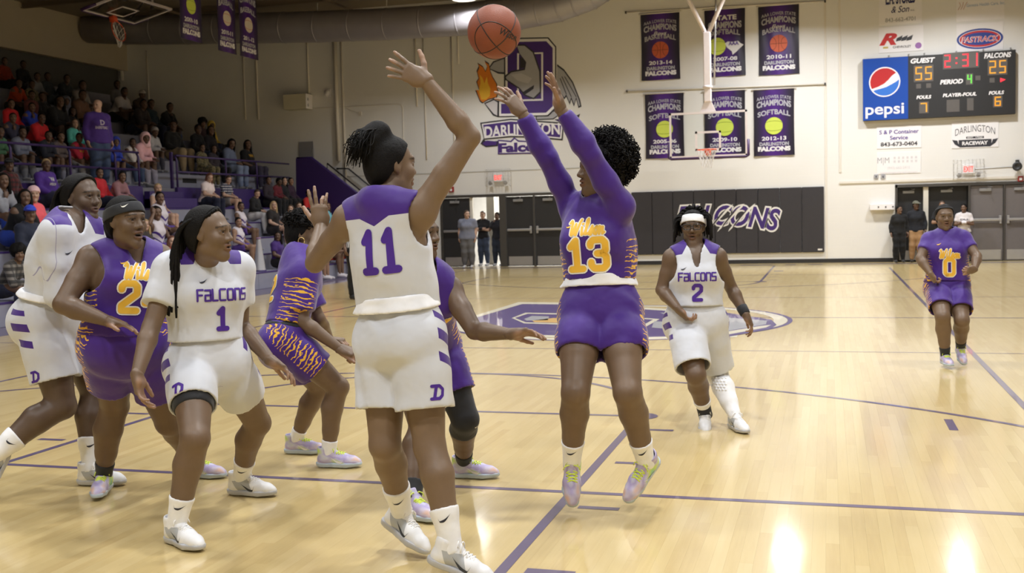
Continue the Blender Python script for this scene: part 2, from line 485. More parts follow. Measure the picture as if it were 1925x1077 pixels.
# ------------------------------------------------------------------ the human figure
def frame(fwd, up):
    up = nv(up); f = nv(np.asarray(fwd, float)-up*(np.asarray(fwd, float) @ up)); r = np.cross(f, up); return r, f, up
def facing(deg, tilt=0.0):
    """0 = towards the photographer, 90 = to the photograph's right side, 180 = away (a horizontal direction)"""
    a = math.radians(deg); f = nv([CF[0], CF[1], 0]); r = np.array([f[1], -f[0], 0])
    v = -f*math.cos(a)+r*math.sin(a); return nv(v+np.array([0, 0, tilt]))
def head_prims(C, r, f, u, s=1.0, mouth=0.0, jaw=1.0):
    A = np.stack([r, f, u]); W = lambda x, y, z: C+(r*x+f*y+u*z)*s
    E = lambda c, rad, k: ell(W(*c), A, np.array(rad)*s, k*s)
    B = lambda c, rad, k: sphp(W(*c), rad*s, k*s)
    K = lambda a, b, ra, rb, k: cone(W(*a), W(*b), ra*s, rb*s, k*s)
    mo = mouth
    P = [E((0, -.014, .036), (.076, .096, .083), .03), E((0, .022, -.03), (.059*jaw, .066, .083), .03),
         K((-.040*jaw, .005, -.064), (0, .058, -.102-mo*.6), .023, .019, .03), K((.040*jaw, .005, -.064), (0, .058, -.102-mo*.6), .023, .019, .03),
         B((-.039, .055, -.026), .028, .025), B((.039, .055, -.026), .028, .025),
         K((-.034, .078, .028), (.034, .078, .028), .0105, .0105, .025),
         K((0, .083, .012), (0, .103, -.026), .0075, .0120, .014), B((-.0145, .093, -.030), .0098, .008), B((.0145, .093, -.030), .0098, .008),
         B((0, .070, -.100-mo), .020, .02)]
    cuts = [E((-.032, .099, .006), (.020, .0165, .0145), .012), E((.032, .099, .006), (.020, .0165, .0145), .012)]
    lips = [K((-.022, .082, -.058), (-.004, .0915, -.0555), .0055, .0100, .006), K((.022, .082, -.058), (.004, .0915, -.0555), .0055, .0100, .006),
            K((-.020, .081, -.066-mo), (-.003, .089, -.0705-mo), .0055, .0112, .006), K((.020, .081, -.066-mo), (.003, .089, -.0705-mo), .0055, .0112, .006)]
    mcut = [E((0, .095, -.062-mo*.5), (.016, .028, .002+mo*.55), .004)]
    lids = []
    for sx in (-1, 1):
        x = .032*sx
        lids += [K((x-.016, .0755, .008), (x, .0850, .0152), .0038, .0052, .006), K((x+.016, .0755, .008), (x, .0850, .0152), .0038, .0052, .006),
                 K((x-.015, .0755, .003), (x, .0838, -.0032), .0032, .0042, .006), K((x+.015, .0755, .003), (x, .0838, -.0032), .0032, .0042, .006)]
    ears = []
    for sx in (-1, 1):
        ears += [E((.073*sx, -.012, .002), (.011, .021, .031), .01), E((.069*sx, -.006, -.022), (.009, .010, .012), .008)]
    ecut = [E((.087*sx, -.005, .004), (.009, .011, .017), .005) for sx in (-1, 1)]
    return P, cuts, lips, mcut, lids, ears, ecut
def hand_prims(W, d, nrm, s=1.0, curl=(.3, .3, .35, .4), spread=.12, thumb=.6, side=1):
    """W wrist, d hand direction, nrm palm normal, side +1 when the thumb lies towards cross(d, nrm)"""
    d = nv(d); nrm = nv(nrm-d*(nrm @ d)); x = np.cross(d, nrm)*side     # x points to the thumb side
    P = []
    T = lambda a, b, c: W+(x*a+d*b+nrm*c)*s
    P.append(cone(T(0, -.02, 0), T(0, .03, 0), .026*s, .030*s, .02, nrm, .72))
    for a in (-.026, -.009, .009, .027):
        P.append(cone(T(a*.55, .02, 0), T(a, .082-abs(a-.009)*.22, -.001), .0165*s, .0125*s, .016, nrm, .85))
    P.append(sphp(T(.022, .035, .010), .017*s, .02)); P.append(sphp(T(-.022, .035, .008), .014*s, .02))
    L = [(.040, .026, .021), (.045, .029, .022), (.042, .027, .022), (.033, .021, .019)]   # index .. little
    for i, a in enumerate((.027, .009, -.009, -.026)):
        b = .080-abs(a-.009)*.22; p = T(a, b, 0); ang = (a/.027)*spread; c = curl[i]; dirx = d*math.cos(ang)+x*math.sin(ang); r = (.0092, .0095, .009, .008)[i]*s
        th = c*.8
        for j, ln in enumerate(L[i]):
            v = dirx*math.cos(th)+nrm*math.sin(th); q = p+v*ln*s; P.append(cone(p, q, r, r*.90, .0035)); p = q; r *= .90; th += c*1.05
    p = T(.020, .012, .006); v = nv(d*math.cos(thumb)+x*math.sin(thumb)+nrm*.25); r = .0125*s
    for j, ln in enumerate((.045, .032, .026)):
        q = p+v*ln*s; P.append(cone(p, q, r, r*.88, .006)); p = q; r *= .88; v = nv(v+d*.22+nrm*.05)
    return P
def solve(par, px, py, L, sgn):
    """point on the sight line at distance L from par (sgn +1 the farther one)"""
    d = ray(px, py); o = CAMP-par; a = d @ d; b = 2*(d @ o); c = o @ o-L*L; q = b*b-4*a*c
    t = (-b+sgn*math.sqrt(max(q, 0)))/(2*a)
    P = CAMP+d*t
    return P if q >= 0 else P
def qmerge(parts):
    V = []; Q = []; C = []; n = 0
    for v, q, c in parts: V.append(v); Q.append(q+n); C.append(c); n += len(v)
    return np.concatenate(V), np.concatenate(Q), np.concatenate(C)

class Human:
    """joints J: pelvis, neck, head + per side sh, el, wr, hip, kn, an (dict of 3d points)"""
    def __init__(s, J, face, chest, pel, s_=1.0, m=1.0, skin=(.13, .07, .045), mouth=0.0, hair_line=True, headup=(0, 0, 1), bust=1.0, headsize=1.0):
        s.J = {k: np.asarray(v, float) for k, v in J.items()}; s.s = s_; s.m = m; s.skin = np.array(skin, float); s.mouth = mouth
        s.up = nv(s.J['neck']-s.J['pelvis'])
        s.pr, s.pf, _ = frame(pel, s.up); s.cr, s.cf, _ = frame(chest, s.up)
        s.hr, s.hf, s.hu = frame(face, headup); s.bust = bust; s.hs = headsize*s_; s.nolash = False
    def torso(s):
        J = s.J; P, N = J['pelvis'], J['neck']; S = s.s; m = s.m*S; u = s.up; pr, pf, cr, cf = s.pr, s.pf, s.cr, s.cf
        mf = nv(pf+cf)
        at = lambda t: P+(N-P)*t
        T = []
        T.append(cone(P-pr*.078*m, P+pr*.078*m, .108*m, .108*m, .05, pf, .92, 'torso'))
        T.append(cone(at(.0), at(.42), .150*m, .128*m, .05, mf, .72, 'torso'))
        T.append(cone(at(.42), at(.74), .128*m, .145*(S*.5+m*.5), .05, mf, .70, 'torso'))
        T.append(cone(at(.70), at(.90), .146*(S*.5+m*.5), .120*S, .05, cf, .64, 'torso'))
        for k in (-1, 1):
            sh = J['shR'] if k > 0 else J['shL']
            T.append(cone(N-u*.035*S, sh-u*.02*S-(sh-N)*.12, .068*S, .056*S, .05, cf, .85, 'torso'))
            T.append(cone(N+u*.045*S-cf*.015, N+(sh-N)*.65-cf*.01, .042*S, .042*S, .04, None, 1, 'torso'))
            T.append(sphp(at(.70)+cf*.078*m+cr*.072*k*S, .058*m*s.bust, .05, 'torso'))
            T.append(sphp(P-pf*.055*m+pr*.072*k*m-u*.03, .098*m, .05, 'torso'))
        return T
    def neckp(s):
        J = s.J; N = J['neck']; S = s.s
        return [cone(N-s.up*.02*S, J['head']-s.hu*.07*s.hs-s.hf*.018*s.hs, .056*S*(s.m*.4+.6), .052*S*(s.m*.4+.6), .035)]
    def leg(s, sd):
        J = s.J; S = s.s; m = (s.m*.75+.25)*S; h, k, a = J['hip'+sd], J['kn'+sd], J['an'+sd]
        bend = nv((h+a)/2-k+s.pf*-.02) if np.linalg.norm((h+a)/2-k) > .02 else -s.pf     # direction behind the knee
        th = nv(k-h); c1 = k+(a-k)*.30+bend*.018*m
        return [cone(h-th*.02, h+(k-h)*.5-bend*.010*m, .100*m, .088*m, .03), cone(h+(k-h)*.48-bend*.009*m, k-bend*.003*m, .088*m, .064*m, .015),
                sphp(k-bend*.012*m, .056*m, .025), cone(k-bend*.002*m, c1, .063*m, .068*m, .015), cone(c1, k+(a-k)*.66+bend*.008*m, .068*m, .050*m, .012),
                cone(k+(a-k)*.64+bend*.007*m, a, .0505*m, .036*S, .015)]
    def arm(s, sd):
        J = s.J; S = s.s; m = (s.m*.8+.2)*S; h, e, w_ = J['sh'+sd], J['el'+sd], J['wr'+sd]
        c = e+(w_-e)*.28
        return [sphp(h, .058*m, .045), cone(h, h+(e-h)*.5, .055*m, .050*m, .035), cone(h+(e-h)*.48, e, .0505*m, .041*m, .012),
                cone(e, c, .041*m, .0445*m, .012), cone(c, w_, .0445*m, .0275*S, .012)]
    def bbox(s, prims, off=.03):
        lo = np.min([p.bounds(off)[0] for p in prims], axis=0); hi = np.max([p.bounds(off)[1] for p in prims], axis=0); return lo, hi
    def body(s, h=.008, hh=.0036, hands=None, cover=None, hm=.0030, no_eyes=False):
        """hands: {'L': kwargs, 'R': kwargs} for hand_prims; cover: list of Grids whose inside hides skin"""
        J = s.J; parts = []
        limbs = s.torso()+s.neckp()+s.leg('L')+s.leg('R')+s.arm('L')+s.arm('R')
        g = Grid(*s.bbox(limbs), h); g.union(limbs)
        # the head itself comes from a finer grid; keep the neck up to the head's centre
        V, Q = g.mesh(); ok = np.ones(len(Q), bool)
        hz = (V-J['head']) @ s.hu
        ok &= ~((hz[Q] > -.072*s.hs).all(1) & (np.linalg.norm(V-J['head'], axis=1)[Q] < .2).all(1))
        hn = hands or {}
        for sd in hn:
            w_ = J['wr'+sd]; d = nv(hn[sd]['d']); ok &= ~((((V-w_) @ nv(w_-J['el'+sd]))[Q] > .006).all(1) & (np.linalg.norm(V-w_, axis=1)[Q] < .085).all(1))
        for cg in []:
            val = cg.sample(V); inb = ((V > cg.lo) & (V < cg.lo+cg.h*(cg.n-1))).all(1)
            hid = inb & (val < -.017); ok &= ~hid[Q].all(1)
        V, Q, _ = keep_faces(V, Q, ok)
        col = np.tile(s.skin, (len(V), 1))
        for sd in 'LR':    # slightly darker knees and elbows
            for j, r in (('kn', .06), ('el', .045)):
                wgt = np.clip(1-np.linalg.norm(V-J[j+sd], axis=1)/r, 0, 1)[:, None]; col = col*(1-.25*wgt)
        parts.append((V, Q, col))
        # head
        P, cuts, lips, mcut, lids, ears, ecut = head_prims(J['head'], s.hr, s.hf, s.hu, s.hs, s.mouth, .9+.1*s.m)
        allp = P+ears+s.neckp()[:1]
        lo, hi = s.bbox(P+lips+ears, .02); lo2 = J['head']-s.hu*.12*s.hs
        g = Grid(lo-.02, hi+.01, hh); g.union(P); g.cut(cuts)
        (None if s.nolash else (g.union(lids), g.union(lips, 0, 0), g.cut(mcut))); g.union(ears); g.cut(ecut)
        gg = Grid(lo-.02, hi+.01, hh); gg.union(s.neckp()+s.torso()[3:]); 
        k = .03; a, b_ = g.d, gg.d; q = np.maximum(k-np.abs(a-b_), 0)/k; g.d = np.minimum(a, b_)-q*q*k*.25
        V, Q = g.mesh(); hz = (V-J['head']) @ s.hu
        base = J['head']-s.hu*.085*s.hs
        far = np.linalg.norm(V-J['head'], axis=1) > .19*s.hs
        ok = ~(((V-base) @ s.hu)[Q] < -.055*s.hs).all(1) & ~far[Q].any(1)
        V, Q, _ = keep_faces(V, Q, ok)
        L = (V-J['head'])/s.hs; x, y, z = L @ s.hr, L @ s.hf, L @ s.hu
        col = np.tile(s.skin, (len(V), 1)); mo = s.mouth
        lip = np.zeros(len(V), bool)
        lip |= (np.abs(x) < .024) & (y > .080) & (z < -.047) & (z > -.081-mo)
        col[lip] = s.skin*(np.array([1.04, .82, .84]) if s.skin[0] < .9 else np.array([.92, .72, .74]))
        inside = (np.abs(x) < .015) & (y < .089) & (y > .05) & (np.abs(z+.062+mo*.5) < .001+mo*.5); col[inside] = s.skin*(.25 if not s.nolash else .8)
        if mo > .004:
            teeth = inside & (z > -.062-mo*.25) & (y > .066); col[teeth] = (.55, .52, .48)
        brow = (np.abs(np.abs(x)-.033) < .021) & (y > .055) & (np.abs(z-.0335+np.maximum(np.abs(x)-.036, 0)*.40) < .0030); col[brow] = s.skin*.30
        lash = (np.abs(np.abs(x)-.032) < .017) & (y > .07) & (np.abs(z-.0118) < .0030) & (s.skin[0] < 2); col[lash] = s.skin*.35
        if s.nolash: e_ = (np.abs(np.abs(x)-.032) < .013) & (y > .066) & (np.abs(z-.0065) < .007); col[e_] = s.skin*.25
        nos = (np.abs(np.abs(x)-.008) < .005) & (y > .09) & (z < -.036) & (z > -.046) & (not s.nolash); col[nos] = s.skin*.35
        parts.append((V, Q, col))
        for sd, kw in hn.items():
            kw = dict(kw); d = kw.pop('d'); nr = kw.pop('n')
            S = s.s*kw.pop('size', 1.0)
            P = hand_prims(J['wr'+sd], nv(d), np.asarray(nr, float), S, side=(1 if sd == 'L' else -1), **kw)
            fore = s.arm(sd)[-1:]
            lo, hi = s.bbox(P, .012); g = Grid(lo, hi, hm); g.union(fore+P)
            V, Q = g.mesh(); ax = nv(J['wr'+sd]-J['el'+sd]); cut = ((V-J['wr'+sd]) @ ax < -.024)
            V, Q, _ = keep_faces(V, Q, ~cut[Q].all(1))
            sa = (V-J['wr'+sd]) @ ax; rad = (V-J['wr'+sd])-sa[:, None]*ax; V = V-rad*np.clip(-sa/.024, 0, 1)[:, None]*.35
            nrm = nv(nr-nv(d)*(nr @ nv(d))); pal = np.clip(((V-J['wr'+sd]) @ nrm)/.012, 0, 1)[:, None]*np.clip((V-J['wr'+sd]) @ nv(d)/.03, 0, 1)[:, None]
            col = s.skin*(1-pal*.65)+(s.skin*.4+np.array([.32, .19, .13]))*.65*pal
            parts.append((V, Q, col))
        return qmerge(parts)
    def eyes(s, parent, look=(0, 1, 0)):
        out = []
        for k in (-1, 1):
            c = s.J['head']+(s.hr*.032*k+s.hf*.0728+s.hu*.0062)*s.hs; lk = nv(s.hr*look[0]+s.hf*look[1]+s.hu*look[2])
            b = MB(); n = 9; prof = [(.0135*math.sin(PI*i/n)+1e-5, -.0135*math.cos(PI*i/n)) for i in range(n+1)]
            b.lathe([(r*s.hs, h_*s.hs) for r, h_ in prof], c, lk, 14, False)
            o = b.build('eye', eye_mat(), parent, True)
            V = np.array([v.co for v in o.data.vertices]); a = (V-c) @ lk/(.0135*s.hs)
            col = np.tile([.42, .39, .36], (len(V), 1)); col[a > .76] = (.012, .007, .006); set_col(o.data, col)
            out.append(o)
        return out
    # ---- garments
    def jersey_grid(s, off=.016, sleeve=None, bottom=-.03, neck='v', h=.0085, loose=1.0, warp=.0075, seed=1, armhole=1.0, th=.013, hang=.155):
        J = s.J; S = s.s; T = s.torso(); arms = []
        prims = list(T); N = J['neck']; P = J['pelvis']
        g = None; allp = list(T)
        sl = sleeve or {}
        for sd in sl: allp += s.arm(sd)
        lo, hi = s.bbox(allp, .07); g = Grid(lo, hi, h)
        g.union(T, off*loose, .02)
        # cloth hangs from the bust to the hips
        at = lambda t: P+(N-P)*t
        g.union([cone(at(-.02), at(.55), (hang*s.m)*S+.010*loose, (hang*.955*s.m)*S, .05, nv(s.pf+s.cf), .78)], 0.0)
        for sd, (frac, o2) in sl.items():
            a = s.arm(sd); gs = Grid(lo, hi, h); gs.union(a, o2, .01)
            h_, e, w_ = J['sh'+sd], J['el'+sd], J['wr'+sd]
            if frac <= 1: pos = h_+(e-h_)*frac; n_ = nv(e-h_)
            else: pos = e+(w_-e)*(frac-1); n_ = nv(w_-e)
            if frac <= 1:
                gs.union([cone(h_, pos, .060*(s.m*.8+.2)*S+o2*.6, .053*S*(s.m*.8+.2)+o2, .02)])
            pl = gs.planef(pos, n_); 
            if frac > 1:      # the plane only clips beyond the elbow
                near = gs.planef(e, nv(w_-e)) > 0; pl = np.where(near, pl, -BIG)
            gs.d = np.maximum(gs.d, pl)
            k = .03; q = np.maximum(k-np.abs(g.d-gs.d), 0)/k; g.d = np.minimum(g.d, gs.d)-q*q*k*.25
        g.warp(warp, 10, seed, .05, (1.25, 1.25, .8))
        solid = g.d.copy()
        shell = np.maximum(g.d, -(g.d+th)); g.d = shell
        bz = P+s.up*bottom; g.plane(bz, -s.up)
        u, cf, cr = s.up, s.cf, s.cr
        nk = J['neck']+u*.075*S
        if neck == 'v': cutn = [cone(nk+u*.05+cf*.01, nk-u*.02+cf*.02, .070*S, .066*S, .01), cone(nk+cf*.05, N-u*.085*S+cf*.12, .058*S, .012*S, .01)]
        elif neck == 'round': cutn = [cone(nk+u*.05+cf*.01, nk-u*.025+cf*.018, .066*S, .062*S, .01), cone(nk+cf*.04, N+u*.038*S+cf*.11, .052*S, .036*S, .01)]
        else: cutn = [cone(nk+u*.06+cf*.01, nk-u*.012+cf*.012, .068*S, .065*S, .01)]
        g.cut(cutn)
        gs2 = Grid(lo, hi, h); gs2.d = solid; gs2.cut(cutn)
        cuts = []
        for sd, k in (('L', -1), ('R', 1)):
            if sd not in sl:
                sh = J['sh'+sd]; out = nv(cr*k); A = np.stack([cr, cf, u])
                cuts.append(ell(sh+out*.052*S-u*.045*S, A, np.array([.075*S, .30, .125*S*armhole]), .01))
                cuts.append(cone(sh+out*.035*S-u*.01, J['el'+sd]+out*.03, .068*S, .07*S, .01))
        g.cut(cuts); gs2.cut(cuts); gs2.plane(bz, -s.up)
        if not getattr(s, 'shells', True): g.d = gs2.d.copy()
        s.cover = getattr(s, 'cover', []); s.cover.append(gs2)
        return g
    def loc_of(s, V):
        L = V-s.J['pelvis']; sc = .50/np.linalg.norm(s.J['neck']-s.J['pelvis'])*1.0
        z = L @ s.up*sc
        t = np.clip(z/.5, 0, 1)[:, None]; r = s.pr*(1-t)+s.cr*t; f = s.pf*(1-t)+s.cf*t
        return np.stack([(L*r).sum(1)/s.s/s.m, (L*f).sum(1)/s.s/s.m, z], 1)
    def shorts_grid(s, frac=.66, off=.02, flare=.02, top=.14, h=.0085, warp=.008, seed=2, th=.0145, tilt=0.0):
        J = s.J; S = s.s; m = (s.m*.75+.25)*S
        T = s.torso(); pel = [T[0]]+[p for i, p in enumerate(T) if p.kind == 'e' and i > 4 and (i % 4) == 3]
        P = J['pelvis']; base = [T[0], T[1]]+[p for p in T if p.kind == 'e'][1::2]
        legs = {}
        for sd in 'LR':
            h_, k = J['hip'+sd], J['kn'+sd]; e = h_+(k-h_)*min(frac+.1, 1.02)
            legs[sd] = [cone(h_, h_+(k-h_)*.35, .104*m+off*.4, .100*m+off, .04), cone(h_+(k-h_)*.3, e, .098*m+off, .086*m+off+flare, .03)]
        lo, hi = s.bbox(base+legs['L']+legs['R'], .06); g = Grid(lo, hi, h)
        g.union(base, off, .02)
        dd = {}
        for sd in 'LR':
            q = Grid(lo, hi, h); q.union(legs[sd]); dd[sd] = q.d
            k = .012; w_ = np.maximum(k-np.abs(g.d-q.d), 0)/k; g.d = np.minimum(g.d, q.d)-w_*w_*k*.25
        g.warp(warp, 10, seed, .05, (1.4, 1.4, .55))
        solid = g.d.copy(); g.d = np.maximum(g.d, -(g.d+th))
        pl = {}
        for sd in 'LR':
            h_, k = J['hip'+sd], J['kn'+sd]; pl[sd] = g.planef(h_+(k-h_)*frac, nv(nv(k-h_)-s.up*tilt))
        clip = np.where(dd['L'] < dd['R'], pl['L'], pl['R'])
        # the pelvis itself is never clipped by a hem plane
        tp = g.planef(P+s.up*top, s.up); pelv = g.planef(P-s.up*.03, s.up)
        r2 = sum(((g.lo[i]+g.h*np.arange(g.n[i])-P[i])**2).reshape([-1 if j == i else 1 for j in range(3)]) for i in range(3))
        clip = np.where((pelv > 0) & (r2 < .21**2), -BIG, clip)
        g.d = np.maximum(np.maximum(g.d, clip), tp)
        gs = Grid(lo, hi, h); gs.d = np.maximum(np.maximum(solid, clip), tp)
        if not getattr(s, 'shells', True): g.d = gs.d.copy()
        s.cover = getattr(s, 'cover', []); s.cover.append(gs)
        return g
    def loc_shorts(s, V):
        J = s.J; out = np.zeros((len(V), 3)); best = np.full(len(V), 9.0)
        for sd, k in (('L', -1), ('R', 1)):
            h_, kn = J['hip'+sd], J['kn'+sd]; t = nv(kn-h_); L = V-h_; v = L @ t
            lat = nv(s.pr*k-t*(s.pr*k @ t)); fr = np.cross(t, lat)*(1 if k > 0 else -1)
            fr = fr if fr @ s.pf > 0 else -fr
            perp = L-v[:, None]*t; d = np.linalg.norm(perp, axis=1); th = np.arctan2(perp @ fr, perp @ lat)
            mm = d < best; best[mm] = d[mm]; out[mm] = np.stack([th, v, np.full(len(V), k)], 1)[mm]
        return out
    def sleeve(s, sd, t0, t1, off, h=.0075):
        """tight tube on a leg: t in 0..1 hip to knee, 1..2 knee to ankle"""
        J = s.J; lg = s.leg(sd); lo, hi = s.bbox(lg, .03); g = Grid(lo, hi, h); g.union(lg, off)
        def cutp(t, keep):
            a, b_ = (J['hip'+sd], J['kn'+sd]) if t <= 1 else (J['kn'+sd], J['an'+sd]); d = nv(b_-a); p = a+(b_-a)*(t if t <= 1 else t-1); pl = g.planef(p, d*keep)
            kn = g.planef(J['kn'+sd], nv(J['an'+sd]-J['hip'+sd]))
            if t <= 1: pl = np.where(kn > 0, -BIG if keep < 0 else BIG, pl)
            else: pl = np.where(kn < 0, BIG if keep < 0 else -BIG, pl)
            g.d = np.maximum(g.d, pl)
        cutp(t0, -1); cutp(t1, 1); return g
    def band_grid(s, z0, hw, off=.03, h=.006, warp=.004, seed=3, th=.014):
        T = s.torso(); base = [T[0], T[1]]+[p for p in T if p.kind == 'e'][1::2]
        lo, hi = s.bbox(base, .08); g = Grid(lo, hi, h); g.union(base, off, .02)
        g.warp(warp, 22, seed); g.d = np.maximum(g.d, -(g.d+th)); pl = np.abs(g.planef(s.J['pelvis']+s.up*z0, s.up))-hw
        k = .012; q = np.maximum(k-np.abs(g.d-pl), 0)/k; g.d = np.maximum(g.d, pl)+q*q*k*.25
        return g
def grid_obj(g, name, material, parent, locf=None, smooth_n=3):
    V, Q = g.mesh()
    if smooth_n: V = relax(V, Q, smooth_n, .5)
    o = fast_mesh(name, V, Q, material, parent)
    if locf is not None: set_vec(o.data, locf(V))
    return o
def bvh_of(o):
    me = o.data; return BVHTree.FromPolygons([v.co.copy() for v in me.vertices], [p.vertices[:] for p in me.polygons])
def decal(name, V2, F, bvh, o, u, v, n, material, parent, lift=.002, mx=.012):
    """wrap flat artwork (2d metres) on a cloth surface; o centre, u right, v up, n outwards"""
    V2, F = subdiv2d(V2, F, mx); o, u, v, n = [np.asarray(q, float) for q in (o, u, v, n)]
    P = []; good = []
    for a, b in V2:
        st = o+u*a+v*b+n*.25; hit = bvh.ray_cast(Vector(st), Vector(-n), .45)
        if hit[0] is None: P.append(st-n*.25); good.append(False)
        else: P.append(np.array(hit[0])+n*lift); good.append(True)
    good = np.array(good); F = F[good[F].all(1)]
    if len(F) == 0: return None
    return fast_mesh(name, np.array(P), F, material, parent, smooth=True)
# ------------------------------------------------------------------ the gym
WY = 26.8; ZC = 7.35; XL, XR, YN = -20.0, 11.5, -5.5
X3 = np.array([1.0, 0, 0]); Y3 = np.array([0, 1.0, 0]); Z3 = np.array([0, 0, 1.0]); WN = np.array([0, -1.0, 0])
def structure(b, name, m, parent=None, smooth=False, label=None):
    o = b.build(name, m, parent, smooth); 
    if parent is None: o['kind'] = 'structure'
    if label: o['label'] = label
    return o
# maple floor: every strip board is geometry
PW, PL, PT = .057, 1.15, .012
def floor_mat(name='maple_boards'):
    m, t, b = newmat(name); geo = t.new('ShaderNodeNewGeometry'); L = t.xyz(geo.outputs['Position'])
    i = t.math('FLOOR', t.math('DIVIDE', L[0], PW)); off = t.math('FRACT', t.mul(i, .618034)); j = t.math('FLOOR', t.add(t.math('DIVIDE', L[1], PL), off))
    v = t.new('ShaderNodeCombineXYZ'); t.put(v.inputs[0], i); t.put(v.inputs[1], j)
    wn = t.new('ShaderNodeTexWhiteNoise', noise_dimensions='2D'); t.put(wn.inputs['Vector'], v.outputs[0])
    gv = t.new('ShaderNodeCombineXYZ'); t.put(gv.inputs[0], t.mul(L[0], 60)); t.put(gv.inputs[1], t.mul(L[1], 3.0)); t.put(gv.inputs[2], t.mul(i, 3.7))
    g = t.noise(gv.outputs[0], 1.0, 4, .6)
    bv = t.new('ShaderNodeCombineXYZ'); t.put(bv.inputs[0], t.mul(L[0], .35)); t.put(bv.inputs[1], t.mul(L[1], .35)); big = t.noise(bv.outputs[0], 1.0, 2)
    f = t.add(t.mul(wn.outputs[0], .26), t.add(t.mul(g, .34), t.add(.06, t.mul(big, .34))))
    r = t.new('ShaderNodeValToRGB'); t.l.new(f, r.inputs[0]); e = r.color_ramp.elements
    e[0].position = .12; e[0].color = (.47, .325, .140, 1); e[1].position = .95; e[1].color = (.69, .55, .285, 1)
    x = e.new(.5); x.color = (.60, .455, .205, 1)
    t.l.new(r.outputs[0], b.inputs['Base Color']); b.inputs['Roughness'].default_value = .32; b.inputs['Specular IOR Level'].default_value = .35
    b.inputs['Coat Weight'].default_value = .75; b.inputs['Coat Roughness'].default_value = .11; b.inputs['Coat IOR'].default_value = 1.5
    wv = t.new('ShaderNodeCombineXYZ'); t.put(wv.inputs[0], t.mul(L[0], 5)); t.put(wv.inputs[1], t.mul(L[1], 1.4)); 
    bp = t.bump(t.noise(wv.outputs[0], 1.0, 2), .10, .01); t.l.new(bp, b.inputs['Coat Normal'])
    return m
FLM = floor_mat()
b = MB(); b.box((XL, YN, -.15), (XR, WY+.3, -PT)); fl = structure(b, 'floor', mat('subfloor', (.45, .33, .18), .6))
cells = []
for i in range(int(-8.4/PW)-1, int(XR/PW)):
    off = (i*.618034) % 1.0; x0 = i*PW
    for j in range(int(math.floor(YN/PL+off))-1, int(WY/PL)+3):
        y0 = max((j-off)*PL, YN); y1 = min((j+1-off)*PL, WY)
        if y1-y0 < .01: continue
        cells.append((x0+.00012, y0+.00012, x0+PW-.00012, y1-.00012))
def infr(c):
    q = pix(((c[0]+c[2])/2, (c[1]+c[3])/2, 0)); return -20 < q[0] < 1945 and 0 < q[1] < 1090
vis = sorted((c for c in cells if c[1] > .2 and infr(c)), key=lambda c: depth(((c[0]+c[2])/2, (c[1]+c[3])/2, 0)))
near = set(vis[:300])
bm_ = MB()
q5 = [(4, 5, 6, 7), (0, 1, 5, 4), (1, 2, 6, 5), (2, 3, 7, 6), (3, 0, 4, 7)]
def bx5(b, c): x0, y0, x1, y1 = c; b.add([(x0,y0,-PT),(x1,y0,-PT),(x1,y1,-PT),(x0,y1,-PT),(x0,y0,0),(x1,y0,0),(x1,y1,0),(x0,y1,0)], q5)
for c in cells:
    if c in near:
        o = MB(); bx5(o, c); o.build('floorboard', FLM, fl)
    else: bx5(bm_, c)
tag(bm_.build('floorboard_field', FLM, fl), kind='stuff')
# painted lines, 2 inches wide
LINE = mat('line_paint', srgb(98, 86, 116), .28, coat=.7, var=.04); STRIPM = mat('border_paint', srgb(92, 78, 108), .3, coat=.6, var=.05)
def poly_flat(pts, z, m, name='court_line', parent=fl, th=.0004):
    n = len(pts); P = [(p[0], p[1], z) for p in pts]
    a = sum(P[i][0]*P[(i+1) % n][1]-P[(i+1) % n][0]*P[i][1] for i in range(n))
    if a < 0: P.reverse()
    return mesh_obj(name, P, [tuple(range(n))], m, parent)
def lineseg(a, b, wd=.051, z=.0012, name='court_line', m=None):
    a = np.array(a, float); b = np.array(b, float); d = nv(b-a); n = np.array([-d[1], d[0]])*wd/2
    return poly_flat([a-n, b-n, b+n, a+n], z, m or LINE, name)
def arcline(c, r, a0, a1, wd=.051, z=.0015, n=48, name='court_line', m=None):
    V = []; F = []
    for i in range(n+1):
        a = a0+(a1-a0)*i/n; V += [(c[0]+(r-wd/2)*math.cos(a), c[1]+(r-wd/2)*math.sin(a), z), (c[0]+(r+wd/2)*math.cos(a), c[1]+(r+wd/2)*math.sin(a), z)]
    for i in range(n): F.append((2*i, 2*i+1, 2*i+3, 2*i+2))
    return mesh_obj(name, V, F, m or LINE, fl)
ft = .3048; FY = 19*ft-.025
for k, (yb, sg) in enumerate(((0, 1), (84*ft, -1))):
    Y = lambda v: yb+sg*v
    for s in (-1, 1): lineseg((s*1.804, Y(0)), (s*1.804, Y(FY)))
    lineseg((-1.829, Y(FY)), (1.829, Y(FY)), z=.0014)
    arcline((0, Y(FY)), 1.804, 0 if sg > 0 else PI, PI if sg > 0 else 2*PI, z=.0016)
    for s in (-1, 1):
        arcline((s*1.804, Y(FY)), .085, 0, 2*PI, .085, .0017, 20)
        for v, wd in ((7.5, .305), (11.08, .051), (14.25, .051), (17.4, .051)):
            lineseg((s*1.90, Y(v*ft)), (s*2.105, Y(v*ft)), wd, .0012)
    a = math.acos(5.99/6.0)
    arcline((0, Y(1.6)), 5.995, .0 if sg > 0 else PI, PI if sg > 0 else 2*PI, n=80)
    for s in (-1, 1): lineseg((s*5.995, Y(0)), (s*5.995, Y(1.6)))
lineseg((-4.5, 3.65), (7.5, 3.65), .05, .0011); lineseg((-4.5, 21.9), (4.5, 21.9), .05, .0011)
lineseg((4.42, 2.0), (4.42, 24.3), .05, .0013); lineseg((-4.42, 3.65), (-4.42, 21.9), .05, .0013)
for yy in (9.4, 12.8, 16.0): lineseg((-7.4, yy), (8.5, yy), .030 if yy != 12.8 else .051, .0010)
